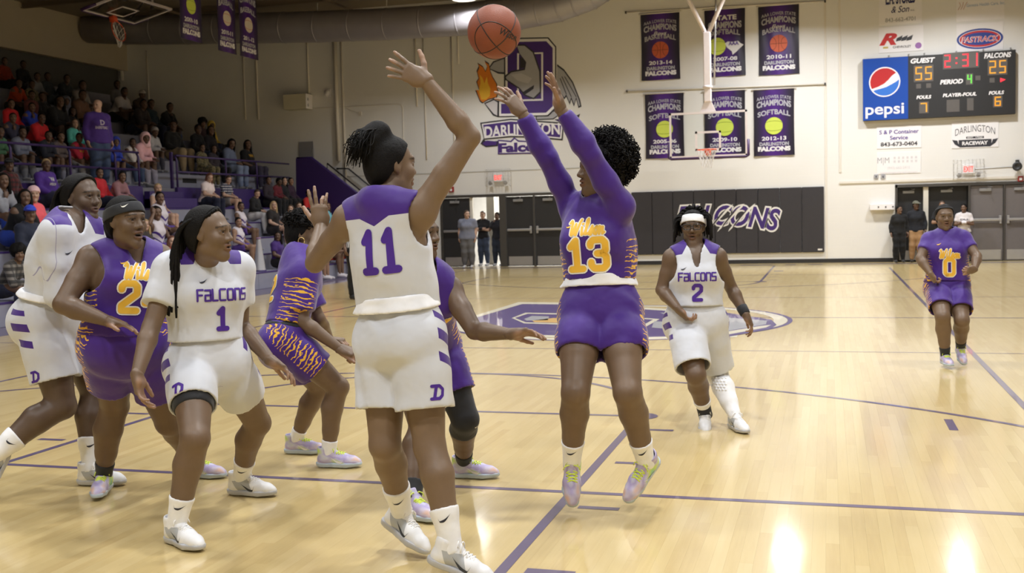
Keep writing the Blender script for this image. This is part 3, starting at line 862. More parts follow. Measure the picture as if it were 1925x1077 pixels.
lineseg((3.86, 5.59), (3.86, 5.96), .055)
lineseg((-7.98, YN), (-7.98, WY), .95, .0008, 'sideline_border', STRIPM)
lineseg((8.7, YN), (8.7, WY), 1.9, .0008, 'sideline_border', STRIPM)
for x0, x1 in ((-7.4, -2.6), (-1.0, -.55), (-.1, .55), (.95, 1.75), (2.05, 2.3), (2.6, 2.95), (3.4, 8.0)): lineseg((x0, 25.95), (x1, 25.95), .30, .0009, 'baseline_border_mark', STRIPM)
# centre emblem: a big block D with a wing, lying across the centre circle
CREAM = mat('emblem_cream', (.78, .72, .56), .3, coat=.6); EGREY = mat('emblem_grey', (.42, .42, .45), .3, coat=.6); EPURP = mat('emblem_purple', srgb(84, 66, 128), .3, coat=.6); EGOLD = mat('emblem_gold', (.78, .48, .16), .3, coat=.6)
def fpoly(px, z, m, name): poly_flat([tuple(onZ(a, c, 0)[:2]) for a, c in px], z, m, name)
arcline((.38, 12.35), 2.12, 0, 2*PI, .17, .0016, 64, 'emblem_ring', CREAM); arcline((.38, 12.35), 2.24, 0, 2*PI, .06, .0015, 64, 'emblem_ring', EPURP)
fpoly([(868, 601), (975, 568), (1060, 569), (1290, 583), (1400, 604), (1385, 634), (1200, 638), (930, 632), (868, 612)], .0018, CREAM, 'emblem_outline')
fpoly([(882, 601), (982, 571.5), (1060, 572.5), (1280, 586), (1385, 605), (1372, 630), (1200, 634), (935, 628), (882, 610)], .0021, EPURP, 'emblem_letter')
fpoly([(962, 598), (988, 588), (1100, 590), (1240, 600), (1215, 614), (1100, 612), (985, 608)], .0024, CREAM, 'emblem_outline')
fpoly([(968, 598), (992, 590), (1100, 592.5), (1228, 601), (1208, 611.5), (1100, 609.5), (988, 606)], .0027, EPURP, 'emblem_counter')
fpoly([(985, 600), (1000, 594), (1032, 595), (1030, 602), (990, 603)], .0030, EGREY, 'emblem_head'); fpoly([(1000, 603), (1040, 598), (1150, 602), (1120, 609), (1005, 606)], .0030, EGOLD, 'emblem_flame')
fpoly([(1365, 588), (1450, 601), (1460, 611), (1448, 619), (1365, 634)], .0033, EPURP, 'emblem_wing'); fpoly([(1365, 597), (1442, 603), (1440, 610), (1365, 623)], .0036, EGREY, 'emblem_wing'); fpoly([(1365, 624), (1430, 613), (1450, 611), (1440, 616), (1365, 630)], .0036, CREAM, 'emblem_wing')
fpoly([(1240, 588), (1285, 590), (1340, 600), (1325, 604), (1270, 598)], .0033, EGREY, 'emblem_feather'); fpoly([(1230, 604), (1300, 608), (1350, 612), (1290, 622), (1225, 616)], .0033, EGREY, 'emblem_feather')

# walls, ceiling
WALLC = mat('painted_block', (.73, .72, .705), .55, var=.05, nscale=.7, bump=.08, bscale=45)
PLAINW = mat('painted_wall', (.71, .70, .685), .6, var=.05, nscale=.8); SOFF = mat('soffit_paint', (.46, .40, .31), .7, var=.08, nscale=1.2)
doorL = (onY(829, 366, WY)[0], onY(1063, 366, WY)[0]); doorR = (onY(1683, 350, WY)[0], 9.5); DZ = 2.0; DZR = 1.92
b = MB()
for x0, x1, z0, z1 in ((XL, doorL[0], 0, ZC), (doorL[0], doorL[1], DZ, ZC), (doorL[1], doorR[0], 0, ZC), (doorR[0], doorR[1], DZR, ZC), (doorR[1], XR, 0, ZC)): b.box((x0, WY+.0016, z0), (x1, WY+.25, z1))
wb = structure(b, 'wall_back', PLAINW)
b = MB(); bw, bh = .406, .203
for r in range(int(ZC/bh)):
    z0 = r*bh; z1 = z0+bh
    for c in range(-47, 28):
        x0 = c*bw+(bw/2 if r % 2 else 0); x1 = x0+bw
        segs = [(x0, x1)]
        for dx0, dx1, dz in ((*doorL, DZ), (*doorR, DZR)):
            if z0 < dz-.02:
                ns = []
                for a, e in segs:
                    if e <= dx0 or a >= dx1: ns.append((a, e))
                    else:
                        if a < dx0: ns.append((a, dx0))
                        if e > dx1: ns.append((dx1, e))
                segs = ns
        for a, e in segs:
            if e-a > .03: b.add([(a, WY+.0011, z0), (e, WY+.0011, z0), (e, WY+.0011, z1), (a, WY+.0011, z1), (a+.005, WY, z0+.005), (e-.005, WY, z0+.005), (e-.005, WY, z1-.005), (a+.005, WY, z1-.005)], [(4, 5, 6, 7), (0, 1, 5, 4), (1, 2, 6, 5), (2, 3, 7, 6), (3, 0, 4, 7)])
tag(b.build('block', WALLC, wb), kind='stuff')
b = MB(); b.box((XR, YN, 0), (XR+.2, WY+.25, ZC)); structure(b, 'wall_right', PLAINW)
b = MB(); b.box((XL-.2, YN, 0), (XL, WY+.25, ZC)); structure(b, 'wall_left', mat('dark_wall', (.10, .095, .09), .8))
b = MB(); b.box((XL, YN-.2, 0), (XR, YN, ZC)); structure(b, 'wall_front', PLAINW)
b = MB(); b.box((-17.5, YN, 6.08), (-17.3, WY, ZC)); structure(b, 'wall_soffit', SOFF)
CEIL = mat('ceiling_deck', (.22, .18, .13), .8, var=.1, nscale=2); BEAM = mat('roof_steel', (.16, .12, .085), .6)
b = MB(); b.box((XL, YN, ZC), (XR, WY+.25, ZC+.2)); cl = structure(b, 'ceiling', CEIL)
for yy in np.arange(-4, 26, 2.4):
    o = MB(); o.box((-17.3, yy-.06, ZC-.16), (XR, yy+.06, ZC-.14)); o.box((-17.3, yy-.006, ZC-.14), (XR, yy+.006, ZC-.015)); o.box((-17.3, yy-.06, ZC-.015), (XR, yy+.06, ZC)); o.build('roof_beam', BEAM, cl)
for xx in (-14, -9.5, -5, -.5, 4, 8.5):
    o = MB(); o.box((xx-.03, YN, ZC-.22), (xx+.03, WY, ZC-.16)); o.build('roof_purlin', BEAM, cl)
b = MB(); b.box((doorL[1]+.03, WY-.02, 0), (onY(1683, 0, WY)[0]-.06, WY, .10)); structure(b, 'baseboard_back', mat('black_base', (.025, .024, .026), .4))
# pilaster and service pipes running down the far wall
PIPE = mat('painted_pipe', (.70, .66, .60), .45)
for k, (px, y0, y1, r) in enumerate(((223, -30, 152, .055), (276, 95, 225, .02), (457, 100, 225, .018), (480, 60, 225, .028), (577, 60, 182, .025), (630, 60, 303, .06), (641, 60, 370, .03), (780, 60, 200, .022), (795, 60, 300, .018), (848, 60, 330, .02), (860, 40, 120, .016))):
    o = MB(); A = onY(px, y0, WY); B = onY(px+(y1-y0)*.022, y1, WY); A[2] = min(A[2], ZC-.01); o.tube([(A[0], WY-r, A[2]), (A[0], WY-r, B[2])], r, 10); tag(structure(o, f'trim_{k+1}', PIPE, None, True), None)
def wbox(name, px0, py0, px1, py1, dep, m, parent=None, bev=.006, y=None):
    A = onY(px0, py0, y or WY); B = onY(px1, py1, y or WY); o = MB(); o.box((A[0], (y or WY)-dep, B[2]), (B[0], (y or WY), A[2]), bev); return o.build(name, m, parent)
b = MB(); A = onY(1548, 352, WY); B = onY(1577, 323, WY)
for k, (a0, a1, a2, a3) in enumerate(((1549, 0, 1553, 499), (1576, 0, 1580, 324))):
    A = onY(a0, a1, WY); B = onY(a2, a3, WY); o = MB(); o.box((A[0], WY-.018, max(B[2], 0)), (A[0]+.05, WY, ZC)); structure(o, f'trim_{20+k}', PIPE)
A = onY(1578, 348, WY); o = MB(); o.box((A[0], WY-.03, 1.985), (XR, WY, 2.04)); structure(o, 'trim_23', PIPE)
A = onY(650, 332, WY); B = onY(1160, 323, WY); o = MB(); o.box((A[0], WY-.012, A[2]-.012), (B[0], WY, A[2]+.012)); structure(o, 'trim_24', mat('conduit_grey', (.5, .49, .47), .4))
o = MB(); q_ = [onY(a, c, WY-.015) for a, c in ((588, 204), (748, 195), (754, 197), (757, 203), (758, 262))]; o.tube(q_, .010, 6); structure(o, 'trim_27', PIPE)
o = MB(); q_ = [onY(a, c, WY-.012) for a, c in ((622, 177), (634, 192), (655, 205), (676, 213))]; o.tube(q_, .006, 5); o.box((q_[-1][0]-.03, WY-.03, q_[-1][2]-.06), (q_[-1][0]+.06, WY-.001, q_[-1][2]+.05)); structure(o, 'trim_28', PIPE)
# wall mats
MATV = mat('black_vinyl', (.030, .028, .034), .45, var=.12, bump=.1, bscale=30)
mx0, mx1, mz0, mz1 = onY(1187, 358, WY)[0], onY(1549, 352, WY)[0], .27, 1.93
t_ = empty('wall_mat', ((mx0+mx1)/2, WY, mz0)); tag(t_, 'black padded wall mat with purple lettering behind the far basket', 'mat')
npan = 9
for i in range(npan):
    a = mx0+(mx1-mx0)*i/npan; e = mx0+(mx1-mx0)*(i+1)/npan; o = MB(); o.box((a+.003, WY-.06, mz0), (e-.003, WY-.002, mz1), .012); o.build('panel', MATV, t_)
# FALCONS with claw slashes
def arcx(V, k, hw): V = V.copy(); V[:, 1] += k*(1-(V[:, 0]/hw)**2); return V
LP = onY(1367, 411, WY-.06); hw_ = 1.02
def wall_art(name, V, F, o, lift, m, parent): 
    P = np.asarray(o)+V[:, :1]*X3+V[:, 1:2]*Z3+WN*lift; return fast_mesh(name, P, F, m, parent, False)
WW = mat('print_white_vinyl', (.75, .74, .72), .5)
for bold, lift, m_ in ((.085, .003, WW), (.028, .006, mat('print_purple_vinyl', srgb(58, 34, 110), .5))):
    V, F = text_geo('FALCONS', bold, .36, 1.02); V = V.copy(); c0 = text_geo('FALCONS', .028, .36, 1.02)[0]; cx = (c0[:, 0].min()+c0[:, 0].max())/2; V[:, 0] -= cx; sc = 2.7/(c0[:, 0].max()-c0[:, 0].min()); V[:, 0] *= sc; V[:, 1] = (V[:, 1]-.5)*.50*(1.0+.14*np.abs(V[:, 0])/1.35) 
    V[:, 1] += .10*(1-(V[:, 0]/1.35)**2)-.05*V[:, 0]; wall_art('lettering', V, F, LP, lift, m_, t_)
for k in range(3):
    x0 = -.30+.28*k; pts = [(x0-.24, -.34), (x0-.16, -.27), (x0+.10, -.02), (x0+.42, .30), (x0+.46, .38), (x0+.22, .20), (x0-.02, -.04), (x0-.20, -.26)]
    o = MB(); o.prism(pts, LP+WN*.0075, X3, Z3, WN*.001); o.build('claw_slash', WW, t_)
    pts = [(x0-.14, -.27), (x0+.30, .27), (x0+.12, .12), (x0-.08, -.14)]
    o = MB(); o.prism(pts, LP+WN*.0090, X3, Z3, WN*.001); o.build('claw_slash', MATV, t_)
flat_text('GYM', LP+X3*1.46-Z3*.90+WN*.004, X3, Z3, .001, WW, t_) if False else None
o = MB(); o.box((mx1-.16, WY-.064, mz0+.05), (mx1-.05, WY-.061, mz0+.09)); o.build('label_patch', WW, t_); adopt_plain(t_)

# doors
DK = mat('door_black', (.028, .028, .030), .4); STEEL = mat('brushed_steel', (.55, .55, .56), .35, .8); FRM = mat('frame_bronze', (.060, .055, .050), .45); GREYD = mat('door_grey', (.16, .145, .145), .45); PALE = mat('pale_jamb', (.68, .64, .56), .6)
def wx(px, z=1.0): return onY(px, 430, WY)[0]
def leaf(name, x0, x1, zt, m, parent=None, y=WY+.02, bar=True, barside=1, kick=True):
    o = MB(); o.box((x0+.006, y, .008), (x1-.006, y+.05, zt-.01), .004); d = o.build(name, m, parent)
    if kick: o = MB(); o.box((x0+.05, y-.004, .03), (x1-.05, y, .27)); o.build('kick_plate', STEEL, d)
    if bar: o = MB(); o.box((x0+.04, y-.09, .97), (x1-.04, y-.05, 1.035), .01); e = x1-.07 if barside > 0 else x0+.07; o.box((e-.03, y-.075, .90), (e+.03, y, 1.10), .01); o.build('push_bar', STEEL, d)
    o = MB(); c = (x0+x1)/2; o.box((c-.17, y-.05, zt-.15), (c+.10, y, zt-.08), .006); o.tube([(c-.02, y-.05, zt-.085), (c+.1, y-.2, zt-.05), (c+.02, y-.02, zt-.03)], .008, 6); o.build('door_closer', mat('closer_grey', (.36, .36, .37), .4, .4), d)
    return d
x = [wx(p) for p in (829, 832.5, 884, 889, 900, 940, 952, 1003, 1006, 1061)]
o = MB(); zt = DZ
o.box((x[0], WY-.03, 0), (x[1], WY+.12, zt)); o.box((x[0], WY-.03, zt-.075), (x[9]+.03, WY+.12, zt)); o.box((x[5], WY-.03, 0), (x[6], WY+.12, zt-.075)); o.box((x[9]-.01, WY-.03, 0), (x[9]+.05, WY+.12, zt)); o.box((x[7], WY-.02, 0), (x[8], WY+.08, zt-.075))
d1 = structure(o, 'door_1', FRM)
leaf('door_leaf', x[1], x[2], zt-.075, DK, d1, barside=1); leaf('door_leaf', x[6], x[7], zt-.075, DK, d1, barside=1); leaf('door_leaf', x[8], x[9]-.01, zt-.075, DK, d1, barside=-1)
o = MB(); o.box((x[2], WY+.02, 0), (x[3], WY+.10, zt-.075)); structure(o, 'trim_25', PALE)
# hallway behind the open leaf
o = MB(); hx0, hx1 = doorL[0]-1.2, doorL[1]+1.5
o.box((hx0, WY+3.6, 0), (hx1, WY+3.75, 2.6)); o.box((hx0-.1, WY+.26, 0), (hx0, WY+3.7, 2.6)); o.box((hx1, WY+.26, 0), (hx1+.1, WY+3.7, 2.6)); o.box((hx0, WY+.26, 2.6), (hx1, WY+3.7, 2.7)); structure(o, 'wall_hallway', mat('hall_white', (.80, .79, .76), .6))
o = MB(); o.box((hx0, WY+.25, -.1), (hx1, WY+3.7, -.001)); o.box((x[0], WY, -.1), (doorL[1], WY+.3, -.001)); structure(o, 'floor_hallway', mat('hall_tile', (.42, .40, .37), .3))
o = MB(); o.box((-6.38, WY+1.2, 0), (-6.15, WY+1.4, 2.6)); structure(o, 'column_hallway', mat('hall_post', (.50, .47, .40), .6))
ld = bpy.data.lights.new('hall_light', 'AREA'); ld.shape = 'RECTANGLE'; ld.size = 2.0; ld.size_y = .6; ld.energy = 190; ld.color = (1, .97, .92); lo = bpy.data.objects.new('hall_light', ld); COL.objects.link(lo); lo.location = ((hx0+hx1)/2+.3, WY+2.0, 2.55)
# right doorway
x = [wx(p) for p in (1683, 1687, 1736, 1741, 1747, 1820, 1824, 1886, 1889, 1952)]
o = MB(); zt = DZR
o.box((x[0], WY-.03, 0), (x[1], WY+.12, zt)); o.box((x[0], WY-.03, zt-.075), (x[9]+.1, WY+.12, zt)); o.box((x[5], WY-.03, 0), (x[6], WY+.12, zt-.075)); o.box((x[7], WY-.02, 0), (x[8], WY+.06, zt-.075)); o.box((x[9], WY-.03, 0), (doorR[1], WY+.12, zt-.07))
d2 = structure(o, 'door_2', FRM)
leaf('door_leaf', x[6], x[7], zt-.075, GREYD, d2, barside=1); leaf('door_leaf', x[8], x[9], zt-.075, GREYD, d2, barside=-1)
leaf('door_leaf', x[1], x[2], zt-.075, DK, d2, y=WY+.18, bar=False); leaf('door_leaf', x[4], x[5], zt-.075, DK, d2, y=WY+.18, bar=False)
o = MB(); o.box((x[2], WY+.02, 0), (x[4]-.02, WY+.20, zt-.075)); structure(o, 'trim_26', PALE)
o = MB(); o.box((doorR[0], WY, -.1), (doorR[1], WY+.5, -.001)); o.box((doorR[0]-.05, WY+.3, 0), (doorR[1], WY+.35, 2.2)); structure(o, 'wall_vestibule', DK)

# duct
b = MB(); path = [(-17.2, 7.05), (-16, 6.93), (-14, 6.80), (-12, 6.68), (-10, 6.58), (-8, 6.50), (-6, 6.47), (-4.4, 6.51), (-3.4, 6.62), (-2.6, 6.84), (-2.0, 7.15), (-1.7, 7.5)]
DUCT = mat('galvanised_duct', (.30, .285, .31), .42, .35, var=.12, nscale=3)
b.tube([(a, 24.95, c) for a, c in path], .41, 28)
du = b.build('air_duct', DUCT, None, True); tag(du, 'large round grey metal air duct hanging along the far wall', 'duct')
for i in range(1, len(path)-1):
    for f_ in (0.0, .5):
        A = np.array([path[i][0], 24.95, path[i][1]]); B = np.array([path[i+1][0], 24.95, path[i+1][1]]); p = A+(B-A)*f_; d = nv(B-A); o = MB(); o.tube([p-d*.02, p-d*.012, p+d*.012, p+d*.02], [.411, .420, .420, .411], 28, False); o.build('seam_ring', DUCT, du, True)
        if f_ == 0.0: o = MB(); o.tube([p+Z3*.40, p+Z3*.5, (p[0]+.02, p[1], ZC-.02)], .012, 6); o.build('hanger_strap', PIPE, du)
# high-bay fixtures
SHD = mat('lamp_shade', (.55, .54, .50), .35, .6)
fix = None
LENS = mat('lamp_lens', (.9, .9, .88), .4, emit=((1.0, .95, .85), 9.0))
for lx in LAMP_X:
    for ly in LAMP_Y:
        if fix is None:
            fix = empty('ceiling_lamp', (lx, ly, LAMP_Z)); tag(fix, 'round white high-bay lamp glowing at the top edge in front of the air duct', 'lamp', None)
            o = MB(); o.lathe([(.30, .0), (.305, .01), (.20, .22), (.09, .26), (.085, .40), (.02, .41)], n=24, cap=False); o.build('shade', SHD, fix, True)
            o = MB(); o.lathe([(.255, .05), (.24, .07), (.10, .085), (.01, .09)], n=20, cap=False); o.build('lens', LENS, fix, True)
            o = MB(); o.tube([(0, 0, .40), (0, 0, ZC-LAMP_Z-.16)], .012, 6); o.build('stem', SHD, fix)
        else:
            c = copy_tree(fix); c.location = (lx, ly, LAMP_Z); tag(c, 'round high-bay lamp above the court outside the frame', 'lamp', 'high-bay lamps over the court')
# ------------------------------------------------------------------ bleachers
BY0, BY1 = 6.5, 25.0
LX = lambda k: -8.4-.54*k
LZ = lambda k: .36+.35*k
UX = lambda j: -11.85-.72*j
UZ = lambda j: 2.60+.37*j
BGREY = mat('bench_grey', (.25, .255, .325), .6, var=.12, nscale=3); BTOP = mat('bench_top', (.17, .17, .20), .55, var=.1, nscale=4); BPURP = mat('bleacher_purple', srgb(58, 40, 104), .5, var=.08); BDARK = mat('gap_dark', (.012, .012, .014), .8)
low = empty('lower_bleacher', (0, 0, 0)); tag(low, 'lower grey bleacher tiers with purple edges beside the court', 'bleacher')
upp = empty('upper_bleacher', (0, 0, 0)); tag(upp, 'upper grey bleacher tiers rising into the dark behind the rail', 'bleacher')
AIS = (18.45, 19.75)
def tier(parent, x0, x1, z0, z1, y0, y1, nose=True, gap=False):
    o = MB(); o.box((x1, y0+.003, z0), (x0, y1-.003, z1), .006); t_ = o.build('bench', BGREY, parent)
    if nose: o = MB(); o.box((x0-.05, y0+.002, z1-.03), (x0+.005, y1-.002, z1+.002), .002); o.build('nosing', BPURP, t_)
    if gap: o = MB(); o.box((x0-.001, y0+.25, z1-.20), (x0+.002, y0+.85, z1-.09)); o.build('slot', BDARK, t_)
ys = [6.5, 8.9, 11.3, 13.7, 16.1, 18.45, 19.75, 22.15, 24.9]
for k in range(5):
    for a, e in zip(ys, ys[1:]):
        tier(low, LX(k), LX(k+1) if k < 4 else -11.1, LZ(k)-.36, LZ(k), a, e)
yu = [6.5, 8.9, 11.3, 13.7, 16.1, 18.45, 20.85, 23.2, 25.6]
for j in range(8):
    for i, (a, e) in enumerate(zip(yu, yu[1:])):
        tier(upp, UX(j), UX(j+1), UZ(j)-.38, UZ(j), a, e, False, (i+j) % 3 == 0)
o = MB(); o.box((-11.95, BY0, 1.70), (-11.18, BY1+.1, 2.22)); o.build('walkway', BTOP, upp)
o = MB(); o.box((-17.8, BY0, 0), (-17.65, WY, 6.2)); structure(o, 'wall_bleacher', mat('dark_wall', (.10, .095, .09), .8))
for a, e in ((BY0, AIS[0]), (AIS[1], BY1-.1)):
    o = MB(); o.box((-11.18, a, 1.70), (-11.1, e, 2.25), .006); o.build('parapet', BPURP, low)
for k, (x0, z) in enumerate(((-10.6, 1.98), (-10.95, 2.14))):   # aisle steps through the parapet
    o = MB(); o.box((-11.1 if k == 0 else -11.095, AIS[0]+.02, 1.765), (x0, AIS[1]-.02, z), .006); o.build('aisle_step', BPURP, low)
RAILM = mat('rail_purple', srgb(58, 40, 96), .4)
def rail(label, y0, y1, posts, bent=True):
    r = empty('guard_rail', (-11.14, (y0+y1)/2, 2.25)); tag(r, label, 'railing'); q = lambda y, z, x=0.0: (x, y-(y0+y1)/2, z-2.25)
    for z in (2.60, 2.97): o = MB(); o.tube([q(y0, z), q(y1, z)], .024, 8); o.build('rail', RAILM, r, True)
    for y in posts: o = MB(); o.tube([q(y, 2.25), q(y, 2.88), q(y, 2.97, -.05)], .024, 8); o.build('post', RAILM, r, True)
rail('purple pipe rail in front of the crowd left of the aisle', 7.0, AIS[0]-.05, (8.2, 9.8, 11.4, 13.0, 14.6, 16.2, 17.6, AIS[0]-.06))
rail('purple pipe rail between the aisle and the purple stair wall', AIS[1]+.05, 25.15, (AIS[1]+.06, 21.9, 23.4))
o = MB(); a = AIS[1]+.12; o.box((-11.30, a-.10, 2.22), (-11.24, a-.04, 3.05)); o.build('aisle_post', RAILM, upp)
# purple stair wall at the far end
SY = 25.15; P0 = onY(556, 298, SY); P1 = onY(584, 298, SY); P2 = onY(677, 370, SY); zt = P0[2]; sl = (P2[2]-P1[2])/(P2[0]-P1[0]); xe = -7.75
sw = empty('stair_wall', ((P0[0]+xe)/2, SY, 0)); tag(sw, 'dark purple sloping stair wall at the far end of the bleachers', 'stair wall'); cx = (P0[0]+xe)/2
zend = max(zt+sl*(xe-P1[0]), .9)
o = MB(); o.prism([(P0[0]-.1-cx, 0), (xe-cx, 0), (xe-cx, zend), (P1[0]-cx, zt), (P0[0]-cx, zt)], (0, 0, 0), X3, Z3, Y3*.12); o.build('panel', mat('stair_purple', srgb(52, 32, 92), .5, var=.06), sw)
o = MB(); o.tube([(P0[0]-cx, .06, zt+.01), (P1[0]-cx, .06, zt+.01), (xe-cx, .06, zend+.01)], .03, 8); o.build('cap', BPURP, sw, True)
o = MB()
for i in range(10): o.box((P0[0]-cx+.28*i, .14, 0), (P0[0]-cx+.28*(i+1), 1.55, max(2.1-.2*i, .1)))
o.build('step', BTOP, sw)
hr2 = empty('stair_handrail', (0, 0, 0)); tag(hr2, 'pair of thin black handrails above the purple stair wall', 'handrail'); HB = mat('rail_black', (.02, .018, .022), .4)
A = onY(615, 307, SY+.06); B = onY(700, 376, SY+.06); C_ = onY(615, 322, SY+.06); o = MB(); o.tube([C_, A, B, B-Z3*1.2], .022, 8); o.build('rail', HB, hr2, True)
A = onY(633, 317, WY-.12); B = onY(655, 317, WY-.12); C_ = onY(710, 362, WY-.12); o = MB(); o.tube([A+Y3*.11, A, B, C_, C_+Y3*.11], .022, 8); o.build('rail', HB, hr2, True)
# cheer megaphone on the lowest tier
g_ = onX(490, 505, LX(0)-.15); mp = empty('megaphone', (LX(0)-.2, g_[1]+.05, LZ(0)+.004)); tag(mp, 'silver cone megaphone standing on the lowest tier among the cheerleaders', 'megaphone')
o = MB(); o.lathe([(.135, 0), (.130, .02), (.045, .66), (.042, .68)], n=28); o.build('cone', mat('megaphone_silver', (.45, .45, .49), .3, .3), mp, True)
o = MB(); o.lathe([(.042, .68), (.055, .70), (.052, .72), (.02, .725)], n=20); o.build('mouthpiece', mat('megaphone_lilac', srgb(150, 120, 150), .4), mp, True)
o = MB(); o.lathe([(.140, 0), (.142, .012), (.134, .025)], n=28, cap=False); o.build('rim', BPURP, mp, True)
# ------------------------------------------------------------------ things on the far wall
WHT = mat('sign_white', (.80, .78, .80), .5, var=.02); NAVY = mat('ink_navy', srgb(30, 35, 90), .5); INK = mat('ink_black', (.03, .03, .04), .5); INKP = mat('ink_purple', srgb(76, 50, 140), .5); GREYI = mat('ink_grey', (.35, .35, .38), .5); REDI = mat('ink_red', srgb(190, 40, 40), .5)
FAINT = mat('ink_faint', (.62, .60, .63), .5)
def wsign(label, px0, py0, px1, py1, name='sponsor_sign'):
    A = onY(px0, py0, WY); B = onY(px1, py1, WY); c = (A+B)/2; root = empty(name, (c[0], WY, B[2])); tag(root, label, 'sign')
    o = MB(); o.box((A[0]-c[0], -.012, 0), (B[0]-c[0], -.001, A[2]-B[2]), .002); o.build('panel', WHT, root); return root, B[0]-A[0], A[2]-B[2]
def stext(root, s, x, z, h, m, width=None, bold=.0, shear=0, lift=.0145, arch=0, spacing=1.0):
    return flat_text(s, np.array([x, -lift, z]), X3, Z3, h, m, root, 'lettering', width, 0, bold, shear, spacing, arch, n=WN)
r, W_, H_ = wsign('white sponsor sign with navy L.H. Stokes lettering above the scoreboard', 1652, -18, 1733, 42)
stext(r, 'L.H. STOKES', 0, .50, .22, NAVY, .68, .05); stext(r, '& Son', .0, .28, .16, NAVY, .42, .01, .3); stext(r, 'INC.', .29, .29, .04, NAVY); stext(r, '843-662-4701', 0, .06, .10, GREYI, .70, .02)
r, W_, H_ = wsign('white sponsor sign with faint blue health care lettering at the top right', 1798, -20, 1888, 35)
stext(r, 'Genesis Health Care, Inc.', .12, .34, .075, mat('ink_blue_pale', srgb(130, 160, 200), .5), .86); stext(r, 'Quality care close to home', .0, .24, .045, FAINT, .62) if False else None
o = MB(); 
for k in range(3): o.tube([(-.50+.06*k, -.014, .28), (-.44+.05*k, -.014, .38), (-.47+.09*k, -.014, .46)], .007, 5)
o.build('emblem', mat('ink_tan', srgb(190, 150, 140), .5), r)
r, W_, H_ = wsign('glossy white sponsor sign with red R and car dealer lettering above the scoreboard', 1652, 52, 1736, 95)
flat_text('R', np.array([-.30, -.0145, .20]), X3, Z3, .27, REDI, r, 'lettering', .42, 0, .05, .35, n=WN)
for k in range(3): o = MB(); o.prism([(.0+.12*k, .34), (.14+.12*k, .40), (.10+.12*k, .28), (-.02+.12*k, .26)], (-.10, -.014, 0), X3, Z3, WN*.001); o.build('flag_mark', INK, r)
stext(r, 'RACING', .20, .19, .09, REDI, .60, .04, .4) if False else None
stext(r, 'CHEVROLET', .02, .10, .055, INK, .42, .02); o = MB(); o.box((-.42, -.0145, .105), (-.30, -.0135, .15)); o.build('emblem', mat('ink_goldtone', srgb(190, 170, 90), .5), r); o = MB(); o.lathe([(.075, 0), (.075, .001)], (.40, -.0135, .13), WN, 16); o.build('emblem', mat('ink_violet', srgb(150, 100, 170), .5), r)
r, W_, H_ = wsign('white sponsor sign with blue and red oval Fastrack emblem right of centre', 1798, 46, 1886, 93)
BL = mat('ink_blue', srgb(36, 58, 140), .5)
def oval(root, rx, rz, z, lift, m, x=0): o = MB(); o.prism([(x+rx*math.cos(a), z+rz*math.sin(a)) for a in np.linspace(0, 2*PI, 40)[:-1]], (0, -lift, 0), X3, Z3, WN*.0008); o.build('emblem', m, root)
oval(r, .52, .245, .29, .0135, BL); oval(r, .47, .205, .29, .0145, WHT); oval(r, .455, .195, .29, .0155, REDI); oval(r, .40, .15, .29, .0165, BL)
stext(r, 'FASTRACK', 0, .22, .13, WHT, .84, .05, .2, .0180); stext(r, 'FASTRACK', 0, .22, .13, REDI, .80, .012, .2, .0190)
r, W_, H_ = wsign('white sponsor sign with purple S & P Container Service lettering below the scoreboard', 1648, 238, 1732, 277)
stext(r, 'S & P Container', 0, .36, .10, INKP, .92, .02); stext(r, 'Service', 0, .215, .10, INKP, .42, .02); stext(r, '843-673-0404', 0, .06, .10, INK, .86, .03)
r, W_, H_ = wsign('white sponsor sign with black Darlington Raceway emblem below the scoreboard', 1789, 230, 1877, 276)
stext(r, 'DARLINGTON', 0, .30, .17, INK, .90, -.005, arch=.09); o = MB(); o.box((-.20, -.0145, .225), (.20, -.0135, .275)); o.build('emblem', INK, r); stext(r, 'EST. 1950', 0, .235, .032, WHT, .34, .02, lift=.0155)
o = MB(); o.prism([(-.52, .21), (-.40, .19), (-.36, .06), (.36, .06), (.40, .19), (.52, .21), (.46, .10), (.34, .02), (-.34, .02), (-.46, .10)], (0, -.0135, 0), X3, Z3, WN*.001); o.prism([(-.37, .20), (.37, .20), (.37, .06), (-.37, .06)], (0, -.0137, 0), X3, Z3, WN*.001); o.build('emblem', INK, r)
stext(r, 'RACEWAY', 0, .075, .085, WHT, .58, .04, lift=.0160)
r, W_, H_ = wsign('white sponsor sign with faint grey M M lettering, lowest under the scoreboard', 1648, 287, 1731, 325)
stext(r, 'M|M', -.36, .27, .15, GREYI, .28); stext(r, 'M MARKETING', 0, 0, .05, FAINT) if False else None
for k in range(2):
    for j in range(6): o = MB(); o.box((-.12+.10*j, -.0140, .36-.09*k), (-.07+.10*j, -.0135, .42-.09*k)); o.build('letter_mark', FAINT, r)
stext(r, '(843) 662-2412', 0, .12, .06, FAINT, .52); stext(r, 'keepsakegoodgraphics.com', 0, .01, .05, FAINT, .86)
